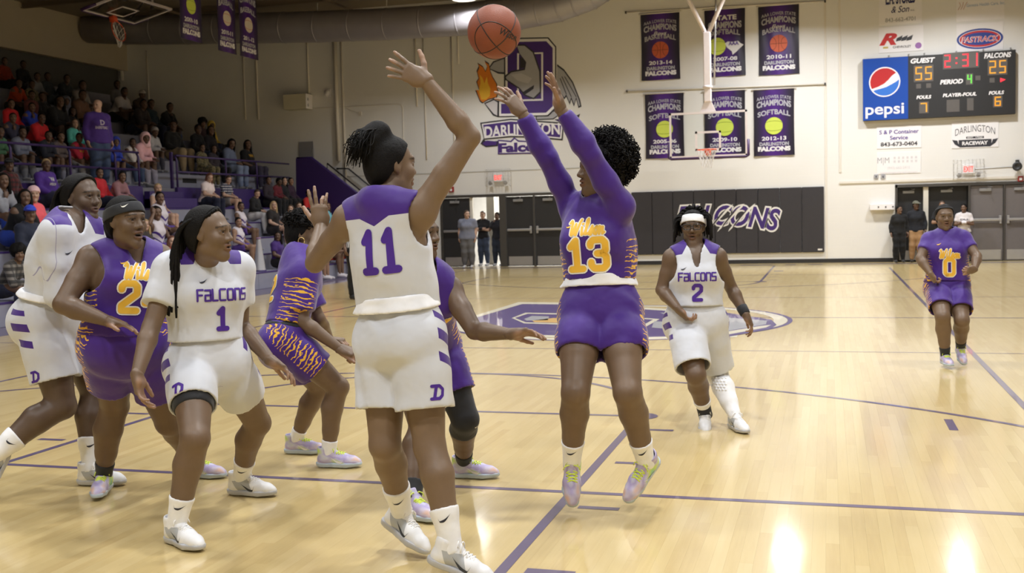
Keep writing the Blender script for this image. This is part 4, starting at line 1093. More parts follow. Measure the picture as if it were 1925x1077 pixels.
# scoreboard
A = onY(1622, 111, WY-.16); B = onY(1909, 214, WY-.16); c = (A+B)/2; sb = empty('scoreboard', (c[0], WY, B[2])); tag(sb, 'black scoreboard with blue cola panel, guest 55 and falcons 25', 'scoreboard')
W2 = (B[0]-A[0])/2; HH = A[2]-B[2]; sx = lambda px: (px-1622)/(1909-1622)*2*W2-W2; sz = lambda py: (214-py)/(214-111)*HH
BLK = mat('board_black', (.022, .022, .024), .45); o = MB(); o.box((-W2, -.16, 0), (W2, -.001, HH), .008); o.build('housing', BLK, sb)
PB = mat('panel_blue', srgb(30, 72, 160), .3, var=.08, nscale=2); o = MB(); o.box((-W2, -.165, .005), (sx(1709), -.160, HH-.005)); pn = o.build('advert_panel', PB, sb)
def disc(root, cx, cz, r_, lift, m, a0=0, a1=2*PI, name='emblem', pts=None):
    o = MB(); o.prism(pts or [(cx+r_*math.cos(a), cz+r_*math.sin(a)) for a in np.linspace(a0, a1, 40)[:-1]], (0, -lift, 0), X3, Z3, WN*.0008); return o.build(name, m, root)
gx, gz, gr = sx(1664), sz(151), .365
disc(pn, gx, gz, gr, .166, WHT); gr2 = gr*.92
wave = lambda k, off: [(gx+gr2*math.cos(a), gz+gr2*math.sin(a)) for a in k]+off
up = [(gx+gr2*math.cos(a), gz+gr2*math.sin(a)) for a in np.linspace(math.radians(38), math.radians(208), 24)]; crv = [(gx+gr2*(-.86+.18*t+.0), gz+gr2*(-.48+.0*t)) for t in (0,)]
curve1 = [(gx+gr2*x_, gz+gr2*y_) for x_, y_ in ((-.45, -.33), (-.05, -.14), (.25, .12), (.50, .42))]
disc(pn, 0, 0, 1, .1672, mat('emblem_red', srgb(178, 40, 44), .4), pts=up+curve1)
lowp = [(gx+gr2*math.cos(a), gz+gr2*math.sin(a)) for a in np.linspace(math.radians(218), math.radians(368), 24)]; curve2 = [(gx+gr2*x_, gz+gr2*y_) for x_, y_ in ((.86, .02), (.55, -.16), (.1, -.38), (-.35, -.50), (-.6, -.55))]
disc(pn, 0, 0, 1, .1672, mat('emblem_blue', srgb(52, 110, 200), .4), pts=lowp+curve2)
flat_text('pepsi', np.array([gx, -.167, sz(204)]), X3, Z3, .28, WHT, pn, 'lettering', .90, 0, .015, 0, n=WN)
for s, px, py, h_, wd in (('GUEST', 1737, 123, .115, .56), ('FALCONS', 1876, 122, .115, .60), ('PERIOD', 1791, 160, .105, .52), ('FOULS', 1739, 182, .08, .34), ('FOULS', 1874, 181, .08, .34), ('PLAYER-FOUL', 1806, 181, .08, .76)):
    flat_text(s, np.array([sx(px), -.163, sz(py)]), X3, Z3, h_, WHT, sb, 'lettering', wd, 0, .04, .2, n=WN)
SEG = {'0': 'abcdef', '1': 'bc', '2': 'abged', '3': 'abgcd', '4': 'fgbc', '5': 'afgcd', '6': 'afgedc', '7': 'abc', '8': 'abcdefg', '9': 'abcfgd'}
def seven(s, px0, py0, px1, py1, m, window=True, first=0):
    x0, x1, z1, z0 = sx(px0), sx(px1), sz(py0), sz(py1)
    o = MB(); o.box((x0, -.164, z0), (x1, -.160, z1)); wdw = o.build('digit_window', mat('digit_window', (.10, .09, .085), .5), sb)
    n = len(s); cw = (x1-x0)/n
    for i, ch in enumerate(s):
        if ch == ' ': continue
        a, e = x0+cw*i+cw*.16, x0+cw*(i+1)-cw*.16; lo_, hi_ = z0+(z1-z0)*.10, z1-(z1-z0)*.10; mid = (lo_+hi_)/2; th = .030; o = MB()
        if ch == ':':
            for zz in (mid+.06, mid-.06): o.box(((a+e)/2-.02, -.168, zz-.018), ((a+e)/2+.02, -.164, zz+.018))
        else:
            for g_ in SEG[ch]:
                bx_ = dict(a=(a, hi_-th, e, hi_), d=(a, lo_, e, lo_+th), g=(a, mid-th/2, e, mid+th/2), f=(a, mid, a+th, hi_), b=(e-th, mid, e, hi_), e=(a, lo_, a+th, mid), c=(e-th, lo_, e, mid))[g_]; o.box((bx_[0], -.168, bx_[1]), (bx_[2], -.164, bx_[3]))
        o.build('digit', m, wdw)
AMB = mat('led_amber', (.5, .25, .02), .5, emit=((1.0, .42, .05), .50)); RED = mat('led_red', (.6, .03, .04), .5, emit=((1.0, .03, .06), .9)); GRN = mat('led_green', (.1, .5, .05), .5, emit=((.2, .8, .12), .45)); OFF = mat('digit_window', (.10, .09, .085), .5)
seven('55', 1720, 127, 1757, 154, AMB); seven('2:31', 1775, 110, 1842, 136, RED); seven('25', 1858, 124, 1894, 150, AMB); seven('4', 1818, 145, 1831, 163, GRN); seven('7', 1730, 187, 1748, 206, AMB); seven('6', 1868, 183, 1885, 202, AMB); seven('  ', 1782, 186, 1806, 206, AMB); seven(' ', 1820, 185, 1832, 205, AMB)
for px, py in ((1729, 161), (1748, 161), (1840, 153), (1866, 158)): o = MB(); o.box((sx(px)-.055, -.163, sz(py)-.055), (sx(px)+.055, -.160, sz(py)+.055)); o.build('bonus_window', OFF, sb)
o = MB(); o.prism([(sx(1881), sz(155)), (sx(1891), sz(158)), (sx(1881), sz(162))], (0, -.161, 0), X3, Z3, WN*.004); o.build('possession_arrow', RED, sb)
for px in (1672, 1710, 1740, 1800, 1850, 1900):
    o = MB(); o.tube([(sx(px), -.08, HH), (sx(px)+.02, -.05, HH+.06), (sx(px), -.01, HH+.06)], .012, 6); o.build('mounting_hook', STEEL, sb)
# banners
BPUR = None
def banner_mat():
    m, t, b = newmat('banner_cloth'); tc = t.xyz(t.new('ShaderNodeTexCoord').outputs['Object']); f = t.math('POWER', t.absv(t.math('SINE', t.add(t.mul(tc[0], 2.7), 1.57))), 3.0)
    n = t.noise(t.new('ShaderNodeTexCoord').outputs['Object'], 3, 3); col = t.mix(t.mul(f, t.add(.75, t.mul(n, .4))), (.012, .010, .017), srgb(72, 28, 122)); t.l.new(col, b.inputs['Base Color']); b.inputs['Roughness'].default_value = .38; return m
BAN = banner_mat(); SILV = mat('print_silver', (.42, .42, .47), .5); BWH = mat('print_banner_white', (.72, .71, .74), .5); BBALL = mat('print_ball_orange', srgb(196, 92, 60), .6); SBALL = mat('print_ball_lime', srgb(196, 210, 84), .6); BASEB = mat('print_ball_cream', srgb(205, 195, 180), .6); LINEK = mat('print_seam', (.12, .05, .03), .6); LINEG = mat('print_seam_green', srgb(120, 140, 40), .6)
bn = [0]
def banner(label, c, u, n, w_, h_, lines, ball, year, group='champion banners on the far wall', state=False, cat='banner', top='AAA LOWER STATE'):
    bn[0] += 1; rz = math.atan2(u[1], u[0]); root = empty('banner', c, rz); tag(root, label, cat, None)
    q = random.Random(bn[0]); V = []; F = []; nx, nz = 14, 22; ph = q.random()*6
    wav = lambda x, z: -.014-.010*math.sin(x*9+ph+z*1.3)*(.4+.6*(h_-z)/h_)-.006*math.sin(x*21+z*3+ph)
    for j in range(nz+1):
        for i in range(nx+1):
            x = -w_/2+w_*i/nx; z = h_*j/nz; pin = 1-.02*math.sin(z/h_*PI); V.append((x*pin, wav(x, z), z))
    for j in range(nz):
        for i in range(nx): k = j*(nx+1)+i; F.append((k, k+1, k+nx+2, k+nx+1))
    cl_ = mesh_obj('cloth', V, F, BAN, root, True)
    o = MB(); o.tube([(-w_/2-.05, -.02, h_+.01), (w_/2+.05, -.02, h_+.01)], .014, 8); o.build('rod', PIPE, root, True)
    def T(s, z, hh, m, wd, bold=.02, shear=0, arch=0, x=0, lift=.03):
        V, F = text_geo(s, bold, shear, 1.0); V, F = subdiv2d(V, F, .5); V = V.copy(); V[:, 0] -= (V[:, 0].min()+V[:, 0].max())/2; V[:, 0] *= wd/(V[:, 0].max()-V[:, 0].min()); V[:, 1] *= hh; V[:, 1] += arch*(1-(V[:, 0]/(wd/2))**2)
        P = np.array([(x+a, wav(x+a, z+c_)-.003-lift*.05, z+c_) for a, c_ in V]); fast_mesh('lettering', P, F, m, cl_, False)
    if state: T('STATE', h_*.84, .12, BWH, w_*.58, .04); T('CHAMPIONS', h_*.72, .16, SILV, w_*.82, .04); T('SOFTBALL', h_*.60, .13, SILV, w_*.74, .03, 0, .05)
    else:
        T(top, h_*.83, .085, SILV, w_*.84, .015, 0, .06); T('CHAMPIONS', h_*.72, .15, SILV, w_*.84, .035, 0, .07)
        if len(lines) > 1: T(lines[1], h_*.675, .10, BWH, w_*.34, .0, .35, 0, 0, .06)
        T(lines[0], h_*.585, .125, SILV, w_*.80, .03, 0, .07)
    T(year, h_*.235, .095, BWH, w_*.60, .03); T('DARLINGTON', h_*.155, .085, SILV, w_*.72, .05); T('FALCONS', h_*.075, .105, BWH, w_*.80, .07)
    bx, bz, br = (0, h_*.45, w_*.215)
    if state: bx = -.20
    m_, sm = dict(b=(BBALL, LINEK), s=(SBALL, LINEG), w=(BASEB, REDI))[ball]
    o = MB(); o.prism([(bx+br*math.cos(a), bz+br*math.sin(a)) for a in np.linspace(0, 2*PI, 36)[:-1]], (0, -.030, 0), X3, Z3, (0, -.001, 0)); o.build('ball_print', m_, cl_)
    o = MB()
    if ball == 'b':
        o.tube([(bx-br, -.033, bz), (bx+br, -.033, bz)], .004, 4); o.tube([(bx, -.033, bz-br), (bx, -.033, bz+br)], .004, 4)
        for k in (-1, 1): o.tube([(bx+k*br*(.72-.45*math.sin(t*PI)), -.033, bz+br*.72*math.cos(t*PI)) for t in np.linspace(0, 1, 9)], .004, 4)
    else:
        for k in (-1, 1): o.tube([(bx+br*.9*math.sin(t*PI-PI/2), -.033, bz+k*br*(.35+.22*math.sin(t*PI))) for t in np.linspace(.06, .94, 9)], .004, 4)
    o.build('ball_seam', sm, cl_)
    if state:
        pts = [(.03, .60), (.10, .66), (.22, .64), (.36, .66), (.42, .58), (.50, .52), (.40, .40), (.30, .28), (.22, .20), (.20, .32), (.08, .46)]
        o = MB(); o.prism([(a-.03, c_*.75+.38) for a, c_ in pts], (0, -.032, 0), X3, Z3, (0, -.001, 0)); o.build('state_print', BWH, cl_); T('AAA', h_*.455, .09, INKP, .26, .03, 0, 0, .22, .5)
    return root
def wall_banner(label, px0, py0, px1, py1, *a, **k):
    A = onY(px0, py0, WY-.03); B = onY(px1, py1, WY-.03); banner(label, ((A[0]+B[0])/2, WY-.02, B[2]), X3, WN, abs(B[0]-A[0]), A[2]-B[2], *a, **k)
wall_banner('purple boys basketball champions banner dated 2013-14, upper row', 1204, 28, 1279, 148, ['BASKETBALL', 'Boys'], 'b', '2013-14')
wall_banner('purple state champions softball banner dated 2007-08, upper row behind the basket post', 1324, 20, 1402, 141, ['SOFTBALL'], 's', '2007-08', state=True)
wall_banner('purple boys basketball champions banner dated 2010-11, upper row', 1425, 13, 1503, 138, ['BASKETBALL', 'Boys'], 'b', '2010-11')
wall_banner('purple softball champions banner dated 2005, lower row left of backboard', 1212, 178, 1287, 296, ['SOFTBALL'], 's', '2005-06')
wall_banner('purple softball champions banner dated 2009-10 seen through the backboard', 1323, 173, 1402, 293, ['SOFTBALL'], 's', '2009-10')
wall_banner('purple softball champions banner dated 2012-13, lower row', 1416, 170, 1494, 291, ['SOFTBALL'], 's', '2012-13')
for lab, y0, y1, zb, ball, yr, sp in (('purple softball banner dated 2009-10 hanging over the bleachers', 18.9, 19.75, 5.42, 's', '2009-10', 'SOFTBALL'), ('purple baseball banner dated 2010-11 hanging over the bleachers', 20.4, 21.2, 5.36, 'w', '2010-11', 'BASEBALL'), ('purple baseball banner dated 2011-12 hanging over the bleachers', 21.35, 22.2, 5.36, 'w', '2011-12', 'BASEBALL')):
    banner(lab, (-10.3, (y0+y1)/2, zb), Y3, X3, y1-y0, ZC-.25-zb, [sp], ball, yr)
for k, (a, e) in enumerate((((1177, 24), (1551, 3)), ((1179, 172), (1551, 158)))):
    A = onY(*a, WY); B = onY(*e, WY); o = MB(); o.tube([(A[0], WY-.035, A[2]), (B[0], WY-.035, B[2])], .017, 10); rod = o.build('banner_pole', PIPE, None, True); tag(rod, ('upper' if k == 0 else 'lower')+' cream wall pole holding a row of champion banners', 'pole')
    for P in (A, B): o = MB(); o.box((P[0]-.02, WY-.06, P[2]-.03), (P[0]+.02, WY-.003, P[2]+.03), .005); o.build('bracket', FRM, rod)
# school emblem painted on the wall
EM = empty('wall_emblem', (onY(995, 290, WY)[0], WY, onY(995, 290, WY)[2])); tag(EM, 'painted school emblem with purple D, grey bird and torch on the wall', 'emblem')
PU = mat('paint_purple', srgb(70, 42, 120), .5); GR = mat('paint_grey', (.36, .36, .39), .5); WT = mat('paint_white', (.80, .78, .80), .5); BK = mat('paint_black', (.03, .028, .035), .5); OR = mat('paint_orange', srgb(224, 130, 40), .5); YE = mat('paint_yellow', srgb(240, 190, 60), .5); SH = mat('paint_shadow_grey', (.16, .16, .18), .5)
EC = onY(860, 0, WY)
def emb(pts, lift, m, name='paint_shape'):
    """pts in the enlarged crop's units (2.992 per photo pixel, origin 860,0)"""
    P = [onY(860+a/2.992, c/2.992, WY) for a, c in pts]; o = MB(); o.prism([(p[0]-EM.location[0], p[2]-EM.location[2]) for p in P], (0, -.002-lift*.0012, 0), X3, Z3, WN*.001); return o.build(name, m, EM)
emb([(560, 360), (600, 390), (650, 460), (690, 560), (698, 600), (680, 608), (668, 560), (655, 600), (640, 560), (632, 590), (612, 545), (600, 560), (560, 500)], 0, BK, 'wing'); emb([(560, 372), (598, 400), (645, 466), (682, 560), (690, 594), (682, 596), (668, 545), (656, 585), (640, 545), (630, 575), (612, 530), (600, 548), (562, 490)], 1, GR, 'wing')
for a in ((600, 430, 668, 545), (585, 430, 640, 545), (575, 440, 612, 530)): emb([(a[0], a[1]), (a[0]+5, a[1]), (a[2]+3, a[3]), (a[2]-2, a[3])], 2, BK, 'feather_line')
emb([(172, 385), (200, 345), (270, 320), (330, 330), (330, 420), (230, 415)], 0, BK, 'wing'); emb([(180, 385), (205, 352), (270, 328), (322, 338), (322, 410), (232, 405)], 1, GR, 'wing')
emb([(230, 215), (512, 210), (556, 262), (556, 610), (510, 655), (228, 660), (228, 565), (262, 565), (262, 300), (230, 300)], 3, BK, 'letter_outline'); emb([(236, 222), (508, 217), (549, 265), (549, 604), (506, 648), (235, 653), (235, 572), (270, 572), (270, 294), (236, 294)], 4, WT, 'letter_outline'); emb([(250, 238), (500, 232), (536, 270), (536, 598), (498, 634), (246, 640), (246, 584), (282, 584), (282, 284), (250, 284)], 5, PU, 'letter')
emb([(336, 300), (482, 294), (482, 566), (336, 570)], 6, WT, 'letter_counter'); emb([(346, 308), (472, 303), (472, 556), (346, 560)], 7, PU, 'letter_counter')
emb([(330, 250), (380, 250), (430, 290), (468, 400), (472, 520), (430, 560), (380, 540), (345, 500), (270, 450), (262, 430), (300, 400), (372, 386), (380, 350), (345, 300)], 8, BK, 'bird_head'); emb([(336, 258), (378, 258), (424, 296), (460, 402), (464, 515), (428, 550), (384, 532), (350, 494), (278, 447), (272, 434), (304, 408), (380, 394), (388, 350), (350, 300)], 9, GR, 'bird_head')
emb([(365, 520), (432, 478), (428, 500), (400, 520), (372, 538)], 10, BK, 'bird_mouth'); emb([(352, 320), (380, 340), (384, 378), (352, 388)], 10, BK, 'bird_eye')
emb([(300, 420), (360, 412), (420, 440), (400, 470), (340, 455)], 10, mat('paint_grey_light', (.46, .46, .49), .5), 'bird_face')
emb([(440, 655), (560, 615), (570, 650), (540, 672), (440, 676)], 2, BK, 'tail_feathers'); emb([(446, 657), (556, 624), (563, 648), (538, 666), (446, 670)], 3, GR, 'tail_feathers')
emb([(150, 580), (205, 555), (232, 570), (230, 660), (200, 650)], 3, BK, 'torch_handle'); emb([(158, 584), (205, 564), (226, 576), (224, 650), (204, 640)], 4, mat('paint_pale', (.66, .64, .68), .5), 'torch_handle')
fl_ = [(125, 570), (100, 508), (122, 510), (106, 460), (118, 440), (108, 400), (120, 372), (112, 352), (142, 372), (158, 400), (168, 370), (152, 338), (178, 356), (186, 400), (198, 430), (222, 470), (232, 520), (222, 550), (175, 562), (140, 582)]
emb(fl_, 4, BK, 'flame'); cx_, cy_ = 168, 480; emb([(cx_+(a-cx_)*.92, cy_+(c-cy_)*.94) for a, c in fl_], 5, OR, 'flame'); emb([(135, 560), (120, 510), (130, 470), (126, 420), (142, 440), (152, 470), (166, 430), (172, 470), (186, 500), (182, 540), (160, 560)], 6, YE, 'flame')
emb([(128, 690), (300, 668), (440, 678), (600, 690), (592, 790), (440, 775), (300, 772), (150, 786), (170, 800), (230, 792), (226, 822), (160, 828), (130, 808), (148, 780)], 7, BK, 'ribbon'); emb([(137, 697), (300, 676), (440, 686), (592, 698), (585, 781), (440, 767), (300, 764), (152, 779)], 8, WT, 'ribbon'); emb([(145, 703), (300, 683), (440, 693), (584, 705), (578, 773), (440, 760), (300, 757), (158, 771)], 9, PU, 'ribbon'); emb([(140, 806), (165, 790), (222, 796), (220, 815), (160, 820)], 9, PU, 'ribbon')
emb([(545, 672), (640, 664), (690, 640), (672, 690), (600, 700)], 5, BK, 'tail_ribbon'); emb([(552, 676), (640, 671), (676, 655), (662, 684), (600, 692)], 6, PU, 'tail_ribbon')
emb([(228, 786), (300, 792), (320, 772), (345, 790), (530, 800), (530, 862), (228, 868)], 10, PU, 'name_plate'); emb([(234, 794), (304, 800), (322, 782), (342, 798), (524, 806), (524, 855), (234, 861)], 11, WT, 'name_plate')
def etext(s, cx, by, hpx, wpx, m, lift, bold=.03, arch=0.0):
    P = onY(860+cx/2.992, by/2.992, WY); k = (onY(861, 200, WY)[0]-onY(860, 200, WY)[0])/2.992; flat_text(s, np.array([P[0]-EM.location[0], -.002-lift*.0012-.001, P[2]-EM.location[2]]), X3, Z3, hpx*k, m, EM, 'lettering', wpx*k, 0, bold, 0, n=WN, arch=arch)
etext('DARLINGTON', 363, 764, 58, 410, WT, 10, .03, .03); etext('Falcons', 380, 850, 46, 288, PU, 12, .05)
# small fittings on the wall
def fit_(name, label, cat, px0, py0, px1, py1, dep, m, bev=.006):
    A = onY(px0, py0, WY); B = onY(px1, py1, WY); root = empty(name, ((A[0]+B[0])/2, WY, B[2])); tag(root, label, cat); w2 = (B[0]-A[0])/2; o = MB(); o.box((-w2, -dep, 0), (w2, -.001, A[2]-B[2]), bev); o.build('housing', m, root); return root, w2, A[2]-B[2]
r, w2, h_ = fit_('wall_speaker', 'beige box loudspeaker high on the far wall', 'speaker', 545, 181, 588, 206, .42, mat('beige_paint', (.62, .58, .44), .6))
for zz in (.10, .27): o = MB(); o.lathe([(.05, 0), (.05, .01), (.02, .02)], (w2*.0+w2, -.30, zz), X3, 14); o.build('driver', GREYI, r)
o = MB(); o.box((w2, -.42, 0), (w2+.01, -.02, h_)); o.build('side_panel', WHT, r)
r, w2, h_ = fit_('wall_bell', 'small round white bell fixed to the far wall beside the speaker', 'bell', 610, 168, 624, 182, .05, WHT); o = MB(); o.lathe([(.10, .05), (.09, .09), (.03, .12), (.005, .125)], (0, 0, h_/2), WN, 18); o.build('dome', WHT, r, True)
r, w2, h_ = fit_('wall_panel', 'grey metal access panel above the purple stair wall', 'panel', 563, 267, 591, 300, .04, mat('panel_grey', (.27, .27, .29), .5)); o = MB(); o.box((w2-.06, -.05, h_/2-.04), (w2-.03, -.04, h_/2+.04)); o.build('latch', STEEL, r)
for lab, px, py in (('caged red exit sign over the left black doors', 938, 334), ('caged red exit sign over the right grey doors', 1820, 318)):
    c = onY(px, py, WY); root = empty('exit_sign', (c[0], WY, c[2])); tag(root, lab, 'exit sign'); o = MB(); o.box((-.14, -.09, -.11), (.14, -.02, .12), .008); o.box((-.10, -.02, -.05), (.10, -.001, .05)); o.build('housing', WHT, root)
    flat_text('EXIT', np.array([0, -.092, -.06]), X3, Z3, .13, mat('exit_red', (.8, .05, .05), .5, emit=((1, .08, .07), 1.4)), root, 'lettering', .22, 0, .03, n=WN)
    o = MB()
    for xx in np.linspace(-.34, .34, 9): o.tube([(xx, -.001, -.24), (xx, -.20, -.22), (xx, -.20, .22), (xx, -.001, .24)], .004, 5)
    for zz in np.linspace(-.22, .22, 6): o.tube([(-.34, -.001, zz), (-.34, -.20, zz), (.34, -.20, zz), (.34, -.001, zz)], .004, 5)
    o.build('wire_cage', mat('cage_wire', (.55, .54, .52), .4, .5), root)
    for k in (-1, 1): o = MB(); o.lathe([(.03, 0), (.06, .05), (.06, .06)], (k*.2, -.08, -.13), nv((k*.3, -1, -.4)), 12); o.build('lamp_head', GREYI, root)
for lab, px, py in (('small red fire alarm over the left black doors', 849, 356), ('small red fire alarm at the right edge by the horn', 1918, 336)):
    r, w2, h_ = fit_('fire_alarm', lab, 'alarm', px-5, py-5, px+5, py+5, .05, mat('alarm_red', srgb(150, 40, 40), .5)); o = MB(); o.box((-.03, -.06, .03), (.03, -.05, .09)); o.build('strobe', WHT, r)
c = onY(1913, 313, WY); hr_ = empty('horn_speaker', (c[0], WY, c[2])); tag(hr_, 'black round horn speaker on the wall at the right edge', 'speaker'); o = MB(); o.lathe([(.03, 0), (.03, .06), (.06, .12), (.11, .17), (.11, .175), (.05, .12), (.01, .12)], (0, 0, 0), nv((-.2, -1, 0)), 18, False); o.build('horn', BLK, hr_, True); o = MB(); o.tube([(0, -.01, 0), (-1.0, -.01, -.02)], .01, 6); o.build('cable', STEEL, hr_); o = MB(); o.box((-.05, -.05, .06), (.03, 0, .16)); o.build('bracket', BLK, hr_)
for lab, a in (('small grey switch box left of the pair near the right doors', 1647), ('small grey switch box right of the pair near the right doors', 1660)):
    r, w2, h_ = fit_('switch_box', lab, 'switch', a-4, 328, a+4, 336, .03, GREYI); o = MB(); o.box((-.012, -.04, h_/2-.02), (.012, -.03, h_/2+.02)); o.build('toggle', INK, r)
r, w2, h_ = fit_('wall_unit', 'small white wall unit with buttons left of the right doors', 'wall unit', 1635, 384, 1681, 394, .16, WHT)
for k in range(3): o = MB(); o.lathe([(.018, 0), (.018, .01)], (-w2+.2+.17*k, -.16, h_/2), WN, 10); o.build('button', INK, r)

# ------------------------------------------------------------------ far basket
def glass_mat():
    m, t, b = newmat('backboard_glass'); b.inputs['Transmission Weight'].default_value = 1.0; b.inputs['Roughness'].default_value = .02; b.inputs['IOR'].default_value = 1.0 + .12; b.inputs['Base Color'].default_value = (.93, .96, .96, 1); return m
GLASS = glass_mat(); HOOPW = mat('hoop_white', (.80, .73, .74), .45); ORG = mat('rim_orange', srgb(220, 84, 40), .4); PADP = mat('pad_purple', srgb(60, 34, 80), .5); NETM = mat('net_cord', (.72, .70, .70), .8)
def basket(root, M, post=None):
    """board in local x (width) / z (height) with its lower edge at z=0, rim towards -y"""
    T = lambda v: M @ Vector(v)
    def put(b, name, m, smooth=False, parent=root):
        b.v = [tuple(T(v)) for v in b.v]; return b.build(name, m, parent, smooth)
    W, H = .915, 1.07
    o = MB(); o.box((-W+.03, -.006, .03), (W-.03, .006, H-.03)); bd = put(o, 'glass_board', GLASS)
    o = MB()
    for x0, z0, x1, z1 in ((-W, 0, W, .04), (-W, H-.05, W, H), (-W, 0, -W+.045, H), (W-.045, 0, W, H)): o.box((x0, -.022, z0), (x1, .022, z1))
    put(o, 'board_frame', HOOPW)
    o = MB()
    for x0, z0, x1, z1 in ((-.305, .15, .305, .20), (-.305, .56, .305, .61), (-.305, .15, -.255, .61), (.255, .15, .305, .61)): o.box((x0, -.010, z0), (x1, -.0065, z1))
    put(o, 'target_square', HOOPW)
    o = MB(); o.tube([(-W-.02, 0, .38), (-W-.02, 0, .0), (-W+.03, 0, -.02), (W-.03, 0, -.02), (W+.02, 0, 0), (W+.02, 0, .38)], .035, 8); put(o, 'edge_pad', PADP, True)
    c = np.array([0, -.38, .15]); o = MB(); o.tube([c+.2286*np.array([math.cos(a), math.sin(a), 0]) for a in np.linspace(0, 2*PI, 33)], .010, 8); o.tube([(-.06, -.022, .15), (-.05, -.16, .15)], .012, 6); o.tube([(.06, -.022, .15), (.05, -.16, .15)], .012, 6); o.box((-.07, -.15, .03), (.07, -.02, .16), .01); put(o, 'rim', ORG, True)
    return bd, c
def net(root, M, c, drape=None):
    o = MB(); n = 12; T = lambda v: np.array(M @ Vector(v))
    lev = [(.2286, 0), (.20, .10), (.165, .19), (.14, .28), (.125, .36), (.12, .43)]
    for s in (-1, 1):
        for k in range(n):
            pts = []
            for i, (r_, d) in enumerate(lev):
                a = 2*PI*(k+s*i*.5)/n; p = T(c+np.array([r_*math.cos(a), r_*math.sin(a), 0])); 
                if drape is None: p = p-np.array([0, 0, d])
                else: p = drape(p, d, a)
                pts.append(p)
            o.tube(pts, .0055, 4, False)
    tag(o.build('net', NETM, root, True), kind='stuff')
BX, BY = .352, 24.4; hb = empty('basketball_hoop', (BX, BY, 2.68)); tag(hb, 'glass backboard with orange rim hanging on a white post at the far end', 'basketball hoop')
Mf = Matrix.Translation((0, 0, 0)); bd, c_ = basket(hb, Mf)
net(hb, Mf, c_)
o = MB(); top = onY(1336, 60, BY+.05); o.box((-.085, -.02, 1.30), (.085, .14, top[2]-2.68), .015); o.prism([(-.085, 1.30), (.085, 1.30), (.20, 1.04), (-.20, 1.04)], (0, .02, 0), X3, Z3, (0, .10, 0)); o.build('post', HOOPW, hb)
o = MB(); zt_ = top[2]-2.68
for k in (-1, 1): o.tube([(k*.03, .06, zt_-.03), (k*.52, .06, zt_+1.0), (k*.62, .06, ZC-2.68-.15)], .05, 8)
o.build('upper_arm', HOOPW, hb, True)
o = MB(); o.tube([(.14, .20, 1.7), (.22, .3, ZC-2.68-.15)], .022, 8); o.build('brace', STEEL, hb, True)
o = MB(); o.lathe([(.11, 0), (.12, .03), (.11, .06)], (0, .06, 1.62), Z3, 14); o.build('collar', HOOPW, hb, True)
# folded-up side basket over the bleachers
e1 = np.array([0, -1.0, 0]); th_ = math.radians(13.5); e2 = np.array([math.cos(th_), 0, math.sin(th_)]); e3 = np.cross(e1, e2)   # x, z(up the board), back
SBp = np.array([-12.4, 19.35, 6.10]); Ms = Matrix.Identity(4); nb = -np.cross(e2, e1)
yb_ = np.cross(e2, e1)
for i in range(3): Ms[i][0] = e1[i]; Ms[i][1] = yb_[i]; Ms[i][2] = e2[i]
hs = empty('basketball_hoop', tuple(SBp)); tag(hs, 'glass side basket folded up flat under the ceiling above the bleachers', 'basketball hoop')
if yb_[2] < 0:
    for i in range(3): Ms[i][1] = -yb_[i]; Ms[i][0] = -e1[i]
bd, c_ = basket(hs, Ms)
ctr = np.array(Ms @ Vector(c_))
def drape(p, d, a):
    q = p.copy(); s_ = d/.43; q = q+(ctr-np.array([0, 0, .30])-q)*s_*.55+np.array([.02*math.sin(a*3), .03*math.cos(a*2), -d*.35]); return q
net(hs, Ms, c_, drape)
o = MB()
for k in (-1, 1): o.tube([np.array(Ms @ Vector((k*.5, .02, .8))), np.array(Ms @ Vector((k*.5, .3, .9))), np.array(Ms @ Vector((k*.45, .9, 1.6)))], .035, 8); o.tube([np.array(Ms @ Vector((k*.6, .03, .15))), np.array(Ms @ Vector((k*.45, .35, .9)))], .025, 6)
o.tube([np.array(Ms @ Vector((-.5, .3, .9))), np.array(Ms @ Vector((.5, .3, .9)))], .04, 8)
o.build('folding_frame', HOOPW, hs, True)
# game ball in the air
BC = onD(929, 60, 4.68); gball = empty('basketball', tuple(BC)); tag(gball, 'orange basketball in the air above the shooter', 'basketball')
def ball_mat():
    m, t, b = newmat('ball_leather'); tc = t.new('ShaderNodeTexCoord').outputs['Object']; v = t.new('ShaderNodeTexVoronoi'); t.l.new(tc, v.inputs['Vector']); v.inputs['Scale'].default_value = 330; n = t.noise(tc, 8, 2)
    col = t.mix(n, srgb(112, 54, 32), srgb(150, 78, 48)); t.l.new(col, b.inputs['Base Color']); b.inputs['Roughness'].default_value = .55; t.l.new(t.bump(v.outputs['Distance'], .35, .002), b.inputs['Normal']); return m
o = MB(); RB = .1160; o.lathe([(RB*math.sin(PI*i/32)+1e-6, -RB*math.cos(PI*i/32)) for i in range(33)], n=48, cap=False); bo = o.build('cover', ball_mat(), gball, True)
toC = nv(CAMP-BC); br_ = np.cross(CU, toC); ax1 = nv(CU*.55+CR*.75+toC*.38); ax2 = nv(np.cross(ax1, nv(CU-CR*.4+toC*.9))); ax3 = np.cross(ax1, ax2); SEAMM = mat('ball_seam', (.02, .016, .014), .5)
o = MB(); rr = RB*1.0015
for pl in ((ax1, ax2), (ax2, ax3)): o.tube([rr*(pl[0]*math.cos(a)+pl[1]*math.sin(a)) for a in np.linspace(0, 2*PI, 61)], .0021, 6, False)
for k in (-1, 1):
    pts = []
    for a in np.linspace(0, 2*PI, 61):
        v = ax2*(k*(.62+.16*math.cos(2*a)))+(ax1*math.cos(a)+ax3*math.sin(a))*.75; pts.append(rr*nv(v))
    o.tube(pts, .0021, 6, False)
o.build('seam', SEAMM, gball, True)
